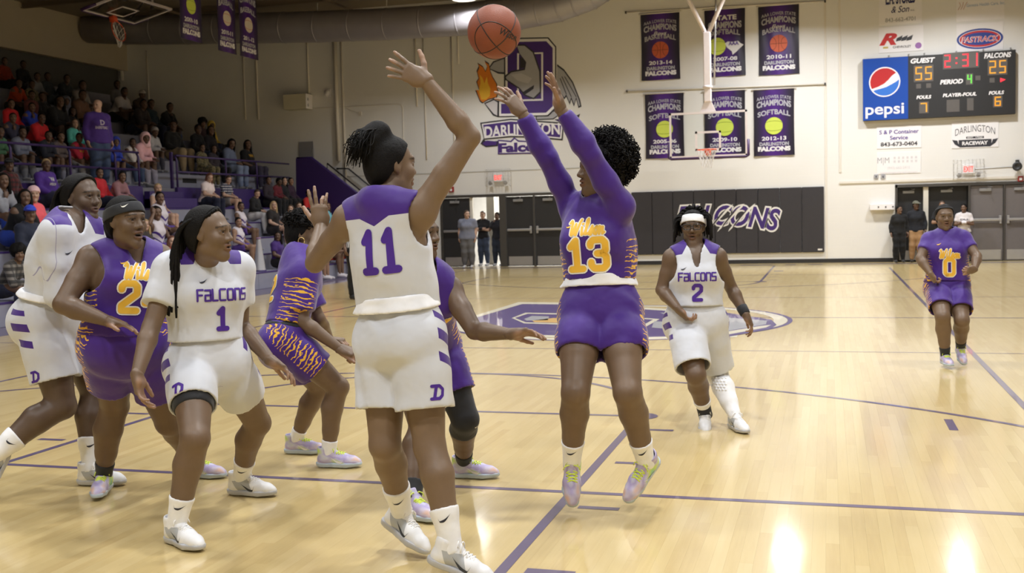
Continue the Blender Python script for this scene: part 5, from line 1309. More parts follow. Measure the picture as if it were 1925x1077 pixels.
bv_ = BVHTree.FromPolygons([Vector(v) for v in [x.co for x in bo.data.vertices]], [p.vertices[:] for p in bo.data.polygons])
nn = nv(toC*.85+CR*.62-CU*.10); uu = nv(np.cross(nv(CU+CR*.25), nn)); vv = np.cross(nn, uu)
V, F = text_geo('Wilson', .02, .25); V = V.copy(); V[:, 0] -= (V[:, 0].min()+V[:, 0].max())/2; V[:, 1] -= .5; V = V*np.array([.024, .030]); decal('lettering', V, F, bv_, (0, 0, 0), uu, vv, nn, SEAMM, bo, .0006, .01)
# ------------------------------------------------------------------ shoes
def adopt(root):
    inv = Matrix.Translation(-root.location)
    for c in root.children: c.matrix_parent_inverse = inv
PASTEL = None
def pastel_mat():
    if 'pastel_shoe' in MATS: return MATS['pastel_shoe']
    m, t, b = newmat('pastel_shoe'); tc = t.new('ShaderNodeTexCoord').outputs['Object']
    mp = t.new('ShaderNodeMapping'); t.l.new(tc, mp.inputs[0]); mp.inputs['Scale'].default_value = (9, 6, 12)
    n = t.noise(mp.outputs[0], 1.3, 1.5); r = t.new('ShaderNodeValToRGB'); t.l.new(n, r.inputs[0]); e = r.color_ramp.elements
    e[0].position = .24; e[0].color = (*srgb(226, 180, 140), 1); e[1].position = .72; e[1].color = (*srgb(120, 200, 180), 1)
    for p, c in ((.36, srgb(200, 192, 215)), (.46, srgb(170, 158, 205)), (.54, srgb(196, 196, 216)), (.62, srgb(198, 222, 110))):
        x = e.new(p); x.color = (*c, 1)
    t.l.new(r.outputs[0], b.inputs['Base Color']); b.inputs['Roughness'].default_value = .45
    t.l.new(t.bump(t.noise(tc, 300, 2), .2, .002), b.inputs['Normal'])
    MATS['pastel_shoe'] = m; return m
def white_shoe_mat():
    if 'white_shoe' in MATS: return MATS['white_shoe']
    m, t, b = newmat('white_shoe'); tc = t.new('ShaderNodeTexCoord').outputs['Object']; L = t.xyz(tc)
    # grey mesh quarter panel between heel and laces
    f = t.mul(t.band(t.add(L[1], t.mul(L[2], .6)), -.035, .055), t.lt(L[2], t.add(-.005, t.mul(L[1], .1))))
    f = t.mul(f, t.gt(t.absv(L[0]), .022))
    col = t.mix(f, (.78, .79, .82), (.42, .44, .47))
    t.l.new(col, b.inputs['Base Color']); b.inputs['Roughness'].default_value = .45
    t.l.new(t.bump(t.noise(tc, 300, 2), .2, .002), b.inputs['Normal'])
    MATS['white_shoe'] = m; return m
_shoe = {}
def crescent(n=10):
    top = [(x, .004+.030*(x/.10)**2.2) for x in np.linspace(0, .10, n)]; bot = [(x, -.012+.0*x+.047*(x/.10)**1.6) for x in np.linspace(.10, 0, n)]
    top = [(-.012+x*1.12, .010-.012*math.sin(x/.1*PI)*.2+.028*(x/.1)) for x in np.linspace(0, .1, n)]
    bot = [(-.012+x*1.12, .010+.028*(x/.1)-.020*math.sin(x/.1*PI)**.8*(1-x/.1*.55)) for x in np.linspace(.1, 0, n)]
    return top+bot
def swoosh_flat(w_):
    """small tick-shaped mark, width w_ : (verts, tris)"""
    n = 9; t = np.linspace(0, 1, n)
    up = np.stack([t, .42*t-.10*np.sin(t*PI)], 1); lo = np.stack([t, .42*t-.10*np.sin(t*PI)-(.26*np.sin(PI*np.clip(t*.86+.14, 0, 1))**1.2)*(1-t)**.55], 1)
    hook = np.array([[-.10, .28]]); V = np.concatenate([up, lo]); F = []
    for i in range(n-1): F += [(i, n+i, n+i+1), (i, n+i+1, i+1)]
    V = np.concatenate([V, hook]); F.append((0, 2*n, n))
    V[:, 0] -= .5; V[:, 1] -= .1
    return V*w_, np.array(F)
def shoe_proto(style):
    if style in _shoe: return _shoe[style]
    h = .0042
    up = [cone((0, -.038, -.048), (0, .02, -.030), .034, .036, .02), cone((0, .01, -.026), (0, .095, -.045), .038, .038, .02),
          cone((.004, .09, -.052), (0, .150, -.056), .043, .034, .02), cone((0, .15, -.058), (0, .178, -.062), .034, .026, .02),
          cone((0, -.022, -.03), (0, -.026, .018), .043, .044, .02), cone((0, .02, -.005), (0, -.002, .030), .032, .030, .02)]
    g = Grid((-.075, -.10, -.10), (.075, .23, .085), h); g.union(up); g.plane((0, 0, -.063), (0, 0, -1)); g.cut([cone((0, -.022, .02), (0, -.03, .09), .036, .040, .006)])
    V, Q = g.mesh(); V = relax(V, Q, 1)
    m = white_shoe_mat() if style == 'white' else pastel_mat()
    so = [cone((0, -.042, 0), (0, .04, 0), .040, .038, .02), cone((.003, .04, 0), (.005, .115, 0), .040, .048, .02), cone((.005, .115, 0), (0, .172, 0), .048, .034, .02)]
    g2 = Grid((-.075, -.11, -.11), (.075, .23, -.03), h); P = g2.pts(); zz = P[..., 2].copy(); P2 = P.copy(); P2[..., 2] = 0
    d = None
    for p in so:
        q = p.ev(P2); d = q if d is None else np.minimum(d, q)
    toe = np.clip((P[..., 1]-.11)/.10, 0, 1)**2*.012; hl = np.clip((-.03-P[..., 1])/.06, 0, 1)**2*.010
    zc = -.0715+toe*.5+hl*.5; d = d+np.abs(zz+.066)*.25
    g2.d = np.maximum(d, np.abs(zz-zc)-.0135+(toe+hl)*.2).astype(np.float32); V2, Q2 = g2.mesh(); V2 = relax(V2, Q2, 1)
    me = fast_mesh('shoe', V, Q, m); me2 = fast_mesh('sole', V2, Q2, mat('sole_grey', (.46, .47, .50), .5) if style == 'white' else mat('sole_lilac', srgb(176, 190, 205), .35), me)
    if style == 'white2': pass
    lb = MB(); up_z = lambda y: -.026+.038-(y-.01)*.23
    for i, y in enumerate((.030, .046, .062, .078, .092)):
        z = up_z(y)+.004
        lb.tube([(-.026, y-.006, z-.012), (-.012, y, z-.001), (.012, y+.006, z-.001), (.026, y+.008, z-.012)], .0032, 6)
        lb.tube([(.026, y-.006, z-.012), (.012, y, z+.001), (-.012, y+.006, z+.001), (-.026, y+.008, z-.012)], .0032, 6)
    for k in (-1, 1):
        lb.tube([(0, .028, .022), (.018*k, .034, .034), (.034*k, .038, .026), (.040*k, .044, .006)], .003, 6)
        lb.tube([(0, .028, .022), (.020*k, .020, .040), (.030*k, .026, .020), (.012*k, .03, .016)], .003, 6)
    ml = mat('lace_white', (.85, .85, .86), .7) if style == 'white' else mat('lace_lime', srgb(214, 232, 96), .7)
    la = lb.build('lace', ml, me, True)
    tb = MB(); tb.prism([(-.017, 0), (.017, 0), (.019, .035), (.012, .045), (-.012, .045), (-.019, .035)], (0, .028, .004), (1, 0, 0), nv((0, -.35, 1)), (0, -.006, 0))
    tb.build('tongue', mat('tongue_white', (.80, .81, .83), .6) if style == 'white' else mat('tongue_yellow', srgb(235, 205, 110), .6), me)
    bv = bvh_of(me)
    mk = mat('mark_dark', (.03, .035, .045), .5) if style == 'white' else mat('mark_pale', (.75, .75, .80), .5)
    for k in (-1, 1):
        V3, F3 = swoosh_flat(.075)
        V3[:, 0] *= k*-1
        decal('logo', V3, F3, bv, (.02*k, .055, -.042), (0, 1, 0) if k < 0 else (0, 1, 0), (0, 0, 1), (k, 0, 0), mk, me, .0012, .02)
    _shoe[style] = me
    return me
_shoe_used = set()
def put_shoe(style, ankle, toe, upv, parent, s=1.0):
    """toe: direction of the foot; upv: direction from the sole to the ankle"""
    r, f, u = frame(toe, upv)
    pr = shoe_proto(style)
    if style in _shoe_used: o = copy_tree(pr)
    else: o = pr; _shoe_used.add(style)
    Mx = Matrix.Identity(4)
    for i in range(3):
        Mx[i][0] = r[i]*s; Mx[i][1] = f[i]*s; Mx[i][2] = u[i]*s; Mx[i][3] = ankle[i]
    o.parent = parent; o.matrix_parent_inverse = Matrix.Translation(-parent.location); o.matrix_basis = Mx
    return o
def put_sock(H, sd, toe, top, material, parent, mark=None):
    a, k = H.J['an'+sd], H.J['kn'+sd]; L = np.linalg.norm(k-a); d = (k-a)/L
    lg = H.leg(sd)[-2:]+[cone(a+d*.02, a-d*.02*H.s, .035*H.s, .033*H.s, .01)]; lo, hi = H.bbox(lg, .03); g = Grid(lo, hi, .006); g.union(lg, .0055); g.plane(a+d*top, d); g.plane(a-d*.026, -d)
    V, Q = g.mesh(); o = fast_mesh('sock', V, relax(V, Q, 3), material, parent) if False else fast_mesh('sock', relax(V, Q, 2), Q, material, parent)
    if mark:
        r, f, u = frame(toe, d); bv = bvh_of(o); V3, F3 = swoosh_flat(.05); nn = nv(nv(CAMP-a)-u*(nv(CAMP-a) @ u)); rr = np.cross(u, nn)
        decal('logo', V3, F3, bv, a+d*top*.72, rr, u, nn, mark, o, .001, .02)
    return o

# ------------------------------------------------------------------ hair
def hair_cap(H, t=.012, line=((.064, .080), (-.070, -.080)), bumps=.002, name='hair', parent=None, extra=(), seed=0, h=.004, freq=60, side=0.0):
    A = np.stack([H.hr, H.hf, H.hu]); C = H.J['head']; S = H.hs; W = lambda x, y, z: C+(H.hr*x+H.hf*y+H.hu*z)*S
    P = [ell(W(0, -.014, .036), A, np.array((.076+t, .096+t, .083+t))*S, .02), ell(W(0, -.045, -.012), A, np.array((.066+t, .060+t, .075+t))*S, .03)]+list(extra)
    lo, hi = H.bbox(P, .02); g = Grid(lo, hi, h); g.union(P[:2])
    (y1, z1), (y2, z2) = line; o = W(0, y1, z1); dv = nv(H.hf*(y2-y1)+H.hu*(z2-z1)); n = np.cross(H.hr, dv); n = n if n @ H.hf > 0 else -n
    g.plane(o, n)
    if len(P) > 2: g.union(P[2:])
    if bumps: g.warp(bumps, freq, seed, .03)
    V, Q = g.mesh()
    return fast_mesh(name, V, Q, HAIR, parent)
def braids(H, parent, n=46, length=.36, seed=1, r=.0072, back=.105, spread=1.0, name='braid_strands', fwd_bias=0.0, fall=None):
    q = random.Random(seed); C = H.J['head']; S = H.hs; W = lambda x, y, z: C+(H.hr*x+H.hf*y+H.hu*z)*S
    b = MB(); g = np.array([0, 0, -1.0])
    for i in range(n):
        a = q.uniform(-1, 1); e = q.uniform(-.2, 1)
        x = .082*math.sin(a*1.25); y0 = .050*math.cos(a*1.2)-.03+.01*e; z0 = .115-.02*abs(a)
        p0 = W(x*.85, y0+.02, z0-.02*abs(a)); p1 = W(x*1.0, -.06, .085-.03*abs(a)); p2 = W(x*.95*spread, -back-.01*q.random(), .02-.03*abs(a))
        L = length*(.75+.4*q.random()); end = p2+(g*1.0-H.hf*.10+H.hr*q.uniform(-.12, .12))*L if fall is None else p2+(nv(np.asarray(fall, float)+H.hr*q.uniform(-.13, .13)+H.hf*q.uniform(-.1, .1)))*L
        mid = (p2+end)/2-H.hf*.02*q.random()
        pts = []
        ctrl = [p0, p1, p2, mid, end]
        for k in range(len(ctrl)-1):
            P0 = ctrl[max(k-1, 0)]; P1 = ctrl[k]; P2 = ctrl[k+1]; P3 = ctrl[min(k+2, len(ctrl)-1)]
            for t in np.linspace(0, 1, 5)[:-1]:
                pts.append(.5*((2*P1)+(-P0+P2)*t+(2*P0-5*P1+4*P2-P3)*t*t+(-P0+3*P1-3*P2+P3)*t**3))
        pts.append(end)
        rs = [r*S*(1+.18*math.sin(j*2.6+i))*(1 if j < len(pts)-3 else .6) for j in range(len(pts))]
        b.tube(pts, rs, 6)
    return tag(b.build(name, HAIR, parent, True), kind='stuff')
def dreads(H, parent, n=70, length=.13, seed=1, r=.0075, name='dreadlock_strands', face_clear=True):
    q = random.Random(seed); C = H.J['head']; S = H.hs; b = MB()
    while n:
        v = nv(np.array([q.gauss(0, 1), q.gauss(0, 1), q.gauss(0, 1)])); 
        if v[2] < .05 or (v[1] > .12 and abs(v[0]) < .75): continue
        n -= 1
        o = np.array([0, -.012, .036])+v*np.array([.080, .099, .087]); out = nv(v*np.array([1.25, 1.0, .2])+np.array([0, -.15, 0]))
        L = length*(.7+.5*q.random()); pts = []
        for t in np.linspace(0, 1, 7):
            p = o+out*.055*math.sin(min(t*1.5, 1)*PI/2)+np.array([0, 0, .03*math.sin(t*PI)-L*t**1.6])+np.array([q.gauss(0, .002), q.gauss(0, .002), 0])
            if p[1] > .055 and abs(p[0]) < .07: p[0] = .072*(1 if p[0] >= 0 else -1)
            pts.append(C+(H.hr*p[0]+H.hf*p[1]+H.hu*p[2])*S)
        b.tube(pts, [r*S*(1.0-.25*t) for t in np.linspace(0, 1, 7)], 6)
    return tag(b.build(name, HAIR, parent, True), kind='stuff')
def curls(H, parent, c=(0, -.03, .05), rad=(.125, .13, .125), n=420, seed=1, L=.035, r=.0042, name='curl_strands', cut=(.60, -.1)):
    q = random.Random(seed); C = H.J['head']; S = H.hs; b = MB(); c = np.array(c); rad = np.array(rad)
    while n:
        v = nv(np.array([q.gauss(0, 1), q.gauss(0, 1), q.gauss(0, 1)]))
        if v[1] > cut[0]-.35*max(v[2], 0)*0 and v[2] < .62: continue
        if v[2] < cut[1]-.55 and v[1] > -.2: continue
        n -= 1
        o = c+v*rad*(.90+.08*q.random()); t1 = nv(np.cross(v, np.array([q.gauss(0, 1), q.gauss(0, 1), q.gauss(0, 1)]))); t2 = np.cross(v, t1); R = .007+.006*q.random(); ph = q.random()*6; tw = q.choice((-1, 1))*(5+3*q.random())
        pts = []
        for t in np.linspace(0, 1, 8):
            p = o+v*(L*t)*(.7+.6*q.random()*0+.3)+R*(t1*math.cos(ph+tw*t)+t2*math.sin(ph+tw*t))
            pts.append(C+(H.hr*p[0]+H.hf*p[1]+H.hu*p[2])*S)
        b.tube(pts, [r*S*(1-.4*t) for t in np.linspace(0, 1, 8)], 5)
    return tag(b.build(name, HAIR, parent, True), kind='stuff')
def headband(H, parent, material, z=.062, hw=.018, tilt=.35, t=.013, name='headband', y0=.05):
    A = np.stack([H.hr, H.hf, H.hu]); C = H.J['head']; S = H.hs; W = lambda x, y, zz: C+(H.hr*x+H.hf*y+H.hu*zz)*S
    P = [ell(W(0, -.014, .036), A, np.array((.076+t, .096+t, .083+t))*S, .02), ell(W(0, -.045, -.012), A, np.array((.066+t, .060+t, .075+t))*S, .03)]
    lo, hi = H.bbox(P, .02); g = Grid(lo, hi, .0035); g.union(P); g.d = np.maximum(g.d, -(g.d+.008))
    n = nv(H.hu-H.hf*tilt); o = W(0, y0, z); pl = np.abs(g.planef(o, n))-hw*S; g.d = np.maximum(g.d, pl)
    V, Q = g.mesh()
    return fast_mesh(name, relax(V, Q, 1), Q, material, parent)

# ------------------------------------------------------------------ lettering on jerseys
GLY = {'F': ([[(0, 0), (0, 1), (.55, 1)], [(0, .52), (.45, .52)]], .55), 'a': ([[(0, .95), (.55, .95), (.55, .5), (0, .5), (0, 0), (.55, 0), (.55, .5)]], .55),
       'L': ([[(0, 1), (0, 0), (.5, 0)]], .5), 'C': ([[(.55, 1), (.08, 1), (0, .9), (0, .1), (.08, 0), (.55, 0)]], .55), 'O': ([[(.08, 0), (.47, 0), (.55, .1), (.55, .9), (.47, 1), (.08, 1), (0, .9), (0, .1), (.08, 0)]], .55),
       'N': ([[(0, 0), (0, 1), (.47, 1), (.55, .9), (.55, 0)]], .55), 'S': ([[(.55, 1), (0, 1), (0, .52), (.55, .52), (.55, 0), (0, 0)]], .55)}
DIG = {'0': [[(.12, 0), (.48, 0), (.6, .12), (.6, .88), (.48, 1), (.12, 1), (0, .88), (0, .12), (.12, 0)]], '1': [[(.08, .78), (.3, 1), (.3, 0)], [(.05, 0), (.55, 0)]],
       '2': [[(0, .78), (0, .88), (.12, 1), (.48, 1), (.6, .88), (.6, .62), (.02, .18), (.02, 0), (.6, 0)]], '3': [[(0, .8), (0, .88), (.12, 1), (.48, 1), (.6, .88), (.6, .64), (.48, .52), (.25, .52)], [(.48, .52), (.6, .40), (.6, .12), (.48, 0), (.12, 0), (0, .12), (0, .22)]],
       '4': [[(.45, 0), (.45, 1), (0, .35), (0, .28), (.65, .28)]]}
WIL = [([[(.0, .78), (.10, .92), (.16, .80), (.13, .1), (.20, .05), (.38, .72), (.36, .1), (.44, .05), (.62, .80), (.70, .95)]], .72), ([[(.0, .5), (.04, .05), (.14, .12)], [(.03, .68), (.05, .70)]], .17), ([[(0, .2), (.14, .75), (.12, .98), (.05, .9), (.04, .08), (.16, .12)]], .19),
       ([[(0, .12), (.16, .55), (.20, .2), (.12, .04), (.0, .08)]], .24), ([[(.14, .5), (.02, .38), (.04, .08), (.16, .05), (.22, .3), (.14, .5), (.26, .46)]], .27), ([[(0, .5), (.02, .05), (.12, .45), (.20, .45), (.22, .06), (.32, .14)]], .32)]
def lay(glyphs, h, wd, gap=.22, xs=1.0, slant=0.0):
    lines = []; x = 0
    for ls, wdt in glyphs:
        for l in ls: lines.append([((x+a*xs)*h+slant*b*h, b*h) for a, b in l])
        x += wdt*xs+gap
    V = np.array([p for l in lines for p in l]); c = (V.max(0)+V.min(0))/2
    lines = [[(a-c[0], b-c[1]) for a, b in l] for l in lines]
    return stroke_geo(lines, wd)
def number_geo(s, h, wd, gap=.30, xs=.9): return lay([(DIG[c], .6 if c != '1' else .55) for c in s], h, wd, gap, xs)
# ------------------------------------------------------------------ the players
DEBUG = False
GOLDM = mat('print_gold', srgb(236, 186, 60), .6); PWHITE = mat('print_white', (.82, .80, .74), .6); PPURP = mat('print_purple', srgb(66, 26, 140), .6); PDARK = mat('print_dark', (.02, .022, .04), .6)
SOCKW = plain_cloth('sock_white', (.82, .83, .86)); SOCKB = plain_cloth('sock_black', (.02, .021, .024)); BLACKC = plain_cloth('black_cloth', (.018, .019, .023)); WHITEC = plain_cloth('white_cloth', (.82, .83, .87))
def pose(D, pel, neck, head, chest, pelf, s, sh=None, tl=1.0, **limb):
    """pixels of the joints -> 3d joints. D: distance of the pelvis along the view axis"""
    J = {}; P = onD(*pel, D); J['pelvis'] = P
    J['neck'] = solve(P, neck[0], neck[1], .485*s*tl, neck[2])
    up = nv(J['neck']-P); J['head'] = solve(J['neck'], head[0], head[1], .205*s, head[2])
    pr, _, _ = frame(pelf, up); cr, _, _ = frame(chest, up)
    for sd, k in (('L', -1), ('R', 1)):
        J['hip'+sd] = P+pr*k*.088*s-up*.01
        if sh and sd in sh: J['sh'+sd] = solve(J['neck'], sh[sd][0], sh[sd][1], .165*s, sh[sd][2])
        else: J['sh'+sd] = J['neck']+cr*k*.158*s-up*.015*s
        e = limb['el'+sd]; J['el'+sd] = solve(J['sh'+sd], e[0], e[1], (e[3] if len(e) > 3 else .285)*s, e[2])
        e = limb['wr'+sd]; J['wr'+sd] = solve(J['el'+sd], e[0], e[1], (e[3] if len(e) > 3 else .245)*s, e[2])
        e = limb['kn'+sd]; q = limb['an'+sd]
        if q[2] == 'g':          # planted foot: the ankle stands on the floor, the knee swings on its circle
            A = onZ(q[0], q[1], (q[3] if len(q) > 3 else .09)*s); J['an'+sd] = A; J['kn'+sd] = ik(J['hip'+sd], A, .42*s, .395*s, e[0], e[1])
        else:
            J['kn'+sd] = solve(J['hip'+sd], e[0], e[1], (e[3] if len(e) > 3 else .42)*s, e[2])
            J['an'+sd] = solve(J['kn'+sd], q[0], q[1], (q[3] if len(q) > 3 else .395)*s, q[2])
    return J
def ik(h, a, l1, l2, px, py):
    d = a-h; L = np.linalg.norm(d)
    if L > (l1+l2)*.985: k = L/((l1+l2)*.985); l1 *= k; l2 *= k; (print('POSE stretch', round(k, 3)) if DEBUG else None)
    x = (l1*l1-l2*l2+L*L)/(2*L); r = math.sqrt(max(l1*l1-x*x, 0)); t = d/L; u = nv(np.cross(t, [0.3, .2, .9])); v = np.cross(t, u); best = None
    for i in range(120):
        an = 2*PI*i/120; p = h+t*x+r*(u*math.cos(an)+v*math.sin(an)); q = pix(p); e = math.hypot(q[0]-px, q[1]-py)
        if best is None or e < best[0]: best = (e, p)
    if DEBUG: print('POSE knee err', round(best[0], 1), 'bend r', round(r, 2))
    return best[1]
def chk(nm, J):
    import sys
    if DEBUG: print('POSE', nm, 'ankles z %.2f %.2f' % (J['anL'][2], J['anR'][2]), 'err', {k: [round(float(a), 1) for a in pix(J[k])] for k in J if k[:2] in ('an', 'wr')}, 'pelvis z %.2f head z %.2f' % (J['pelvis'][2], J['head'][2]), 'depths', {k: round(depth(J[k]), 2) for k in ('anL', 'anR', 'knL', 'knR', 'elL', 'wrL', 'elR', 'wrR')})
def make_player(nm, label, H, feet, jersey, shorts, hands, hairf, marks, shoe, sock, extra=None, res=.0106, group=None, no_eye=False):
    J = H.J; base = (J['anL']+J['anR'])/2
    root = empty('person', (base[0], base[1], 0)); tag(root, label, 'person')
    g = H.jersey_grid(**jersey['grid']); jo = grid_obj(g, 'jersey', jersey['mat'], root, H.loc_of)
    g2 = H.shorts_grid(**shorts['grid']); so = grid_obj(g2, 'shorts', shorts['mat'], root, H.loc_shorts)
    V, Q, C = H.body(h=res, hands=hands, cover=H.cover, hh=.0045 if res < .0107 else .0055, hm=.0040 if res < .0107 else .0050)
    b = fast_mesh('body', V, Q, skin_mat(), root); set_col(b.data, C)
    H.eyes(root)
    for i, sd in enumerate('LR'):
        toe, upv = feet[sd]
        put_shoe(shoe, J['an'+sd], toe, upv, root, H.s*.98)
        put_sock(H, sd, toe, sock[1], sock[0], root, sock[2])
    bv = bvh_of(jo); u = H.up
    for (nmx, geo, where, side, m_, lift) in marks:
        f = (H.cf if side == 'front' else -H.cf); ang = where[2] if len(where) > 2 else 0.0
        f = nv(f*math.cos(ang)+H.cr*math.sin(ang)*(1 if side == 'front' else -1)); f = nv(f-u*(f @ u)); r = np.cross(u, f)
        o = J['pelvis']+u*where[1]*H.s+r*where[0]+f*.02
        decal(nmx, geo[0], geo[1], bv, o, r, u, f, m_, jo, lift+.0012, .010)
    if hairf: hairf(H, root)
    if extra: extra(H, root, jo, so)
    adopt_plain(root)
    return root
def swm(w_): return swoosh_flat(w_)
def team_marks_purple(num, off=0.0, ang=0.0, dz=0.0):
    wl = lay(WIL, .085, .012, .05, .95, .12); wl2 = lay(WIL, .085, .021, .05, .95, .12); n1 = number_geo(num, .135, .032); n2 = number_geo(num, .135, .046)
    return [('lettering', wl2, (off, .315+dz, ang), 'front', PWHITE, .0015), ('lettering', wl, (off, .315+dz, ang), 'front', GOLDM, .003),
            ('number', n2, (off, .185+dz, ang), 'front', PWHITE, .0015), ('number', n1, (off, .185+dz, ang), 'front', GOLDM, .003), ('logo', swm(.04), (-.085+off, .41, ang), 'front', GOLDM, .002)]
def team_marks_white(num, off=0.0, ang=0.0, dz=0.0):
    fl = lay([GLY[c] for c in 'FaLCONS'], .052, .0095, .20, .92)
    return [('lettering', fl, (off, .29+dz, ang), 'front', PPURP, .002), ('number', number_geo(num, .095, .024), (off, .18+dz, ang), 'front', PPURP, .002), ('logo', swm(.04), (-.085+off, .385, ang), 'front', PDARK, .002)]
def flat_foot(deg): return (facing(deg), np.array([0, 0, 1.0]))
def toe_to(H, sd, px, py, sgn, L=.16):
    a = H.J['an'+sd]; p = solve(a, px, py, L*H.s, sgn); f = nv(p-a); shin = nv(H.J['kn'+sd]-a)
    return f
def team_d(so, H, sd, parent, along=.25, ang=.25):
    """the school's slanted D near the shorts' hem"""
    J = H.J; h_, kn = J['hip'+sd], J['kn'+sd]; t = nv(kn-h_); k = -1 if sd == 'L' else 1
    lat = nv(H.pr*k-t*(H.pr*k @ t)); fr = nv(np.cross(t, lat)); fr = fr if fr @ H.pf > 0 else -fr
    n = lat*math.cos(ang)+fr*math.sin(ang); v = -t; u = np.cross(v, n); bv = bvh_of(so)
    D = [[(0, 0), (.012, .05)], [(-.008, .05), (.025, .05), (.040, .036), (.036, .012), (.022, 0), (-.012, 0)]]
    D = [[(a-.016, b-.025) for a, b in l] for l in D]
    V, F = stroke_geo(D, .013); decal('emblem', V, F, bv, h_+t*along, u, v, n, PPURP, so, .002)
SK1 = (.125, .077, .046); SK2 = (.152, .097, .060); SK3 = (.100, .063, .041); SK4 = (.180, .118, .074)
UPZ = np.array([0, 0, 1.0])
WJ = dict(grid=dict(neck='v', bottom=.09, loose=1.0), mat=jersey_mat('white', 1))
def jer(kind, **k):
    d = dict(bottom=.09, neck='v', h=.0078); d.update(k); y = d.pop('yoke', 0); return dict(grid=d, mat=jersey_mat(kind, d.get('seed', 1) if kind == 'purple' else (2 if d.get('seed') == 13 else 1), y))
def sho(kind, **k):
    d = dict(frac=.6, off=.015, flare=.008, top=.15); d.update(k); return dict(grid=d, mat=shorts_mat(kind, d.get('seed', 1)*1.7 if kind == 'purple' else 0))
def band(H, root, z=.140, hw=.022, off=.040, m=None, label=None, **k):
    o = grid_obj(H.band_grid(z, hw, off, **k), 'waistband', m or WHITEC, root)
    if label: o['label'] = label
    return o

# --- leftmost player, white with long sleeves
J = pose(6.0, (102, 600), (128, 430, -1), (155, 372, 1), facing(60), facing(62), 1.06, sh={'R': (108, 440, -1)}, elR=(110, 556, -1), wrR=(205, 590, 1), elL=(190, 540, 1), wrL=(200, 580, 1), knR=(115, 762, -1), anR=(-18, 862, -1), knL=(178, 745, 1), anL=(170, 880, 'g'))
chk('A', J)
H = Human(J, facing(66, .02), facing(52), facing(62), 1.06, 1.12, SK3, .0)
def hair(H, root):
    hair_cap(H, .014, ((.050, .102), (-.055, -.078)), .0012, parent=root)
    braids(H, root, 110, .36, 5, .0088, back=.122, fall=-UPZ-H.hf*.10)
def ex(H, root, jo, so): band(H, root); team_d(so, H, 'R', root, .29, .15)
make_player('A', 'leftmost player, in white jersey with white long sleeves, black braids hanging down', H,
    {'R': (nv(facing(-25)*.6-UPZ*.8), nv(facing(-25)*.8+UPZ*.6)), 'L': (facing(80), UPZ)}, jer('white', sleeve={'L': (1.9, .012), 'R': (1.9, .014)}, neck='round', seed=13, loose=1.1, hang=.142, bottom=.11), sho('white', frac=.70, seed=15, flare=.02),
    {'R': dict(d=facing(80), n=facing(180)), 'L': dict(d=facing(80), n=facing(180))}, hair, [('logo', swm(.045), (-.03, .40, .3), 'front', PDARK, .002)], 'white', (SOCKW, .17, PDARK), ex)

# --- number 24, purple, black headband
J = pose(5.45, (236, 645), (243, 477, -1), (238, 416, -1), facing(38), facing(30), .98, tl=.95, sh={'R': (172, 487, -1)}, elR=(118, 572, -1), wrR=(204, 604, -1), elL=(300, 580, 1), wrL=(310, 640, 1), knR=(210, 775, -1), anR=(195, 893, 'g', .10), knL=(318, 790, 1), anL=(366, 868, 'g'))
chk('B', J)
H = Human(J, facing(58, .18), facing(38), facing(30), 1.0, 1.16, SK1, .012, bust=1.1)
def hair(H, root):
    hair_cap(H, .010, ((.050, .095), (-.060, -.080)), .0015, parent=root, extra=[sphp(H.J['head']-H.hf*.105-H.hu*.02, .046, .02), sphp(H.J['head']-H.hf*.10-H.hu*.065, .038, .03)])
    o = headband(H, root, BLACKC, .066, .027, .32, .0145); 
    r, f, u = H.hr, H.hf, H.hu; V, F = swoosh_flat(.035); n = nv(f*.75+r*.6+u*.12); uu = np.cross(u, n)
    decal('logo', V, F, bvh_of(o), H.J['head']+f*.045+r*.04+u*.074, uu, nv(np.cross(n, uu)), n, PWHITE, o, .0015, .02)
def ex(H, root, jo, so): pass
make_player('B', 'player in purple jersey number 24 with black headband, mouth open', H, {'R': (facing(8), UPZ), 'L': (facing(75), UPZ)},
    jer('purple', seed=2, loose=1.15, bottom=.04), sho('purple', frac=.62, seed=3), {'R': dict(d=onD(245, 612, depth(J['wrR'])-.02)-J['wrR'], n=np.array([0, 0, -1.0])+facing(60)*.5, curl=(.15, .2, .25, .3), spread=.2), 'L': dict(d=facing(70), n=-UPZ)},
    hair, team_marks_purple('24', .06, .28, .055), 'pastel', (SOCKB, .085, None), ex)

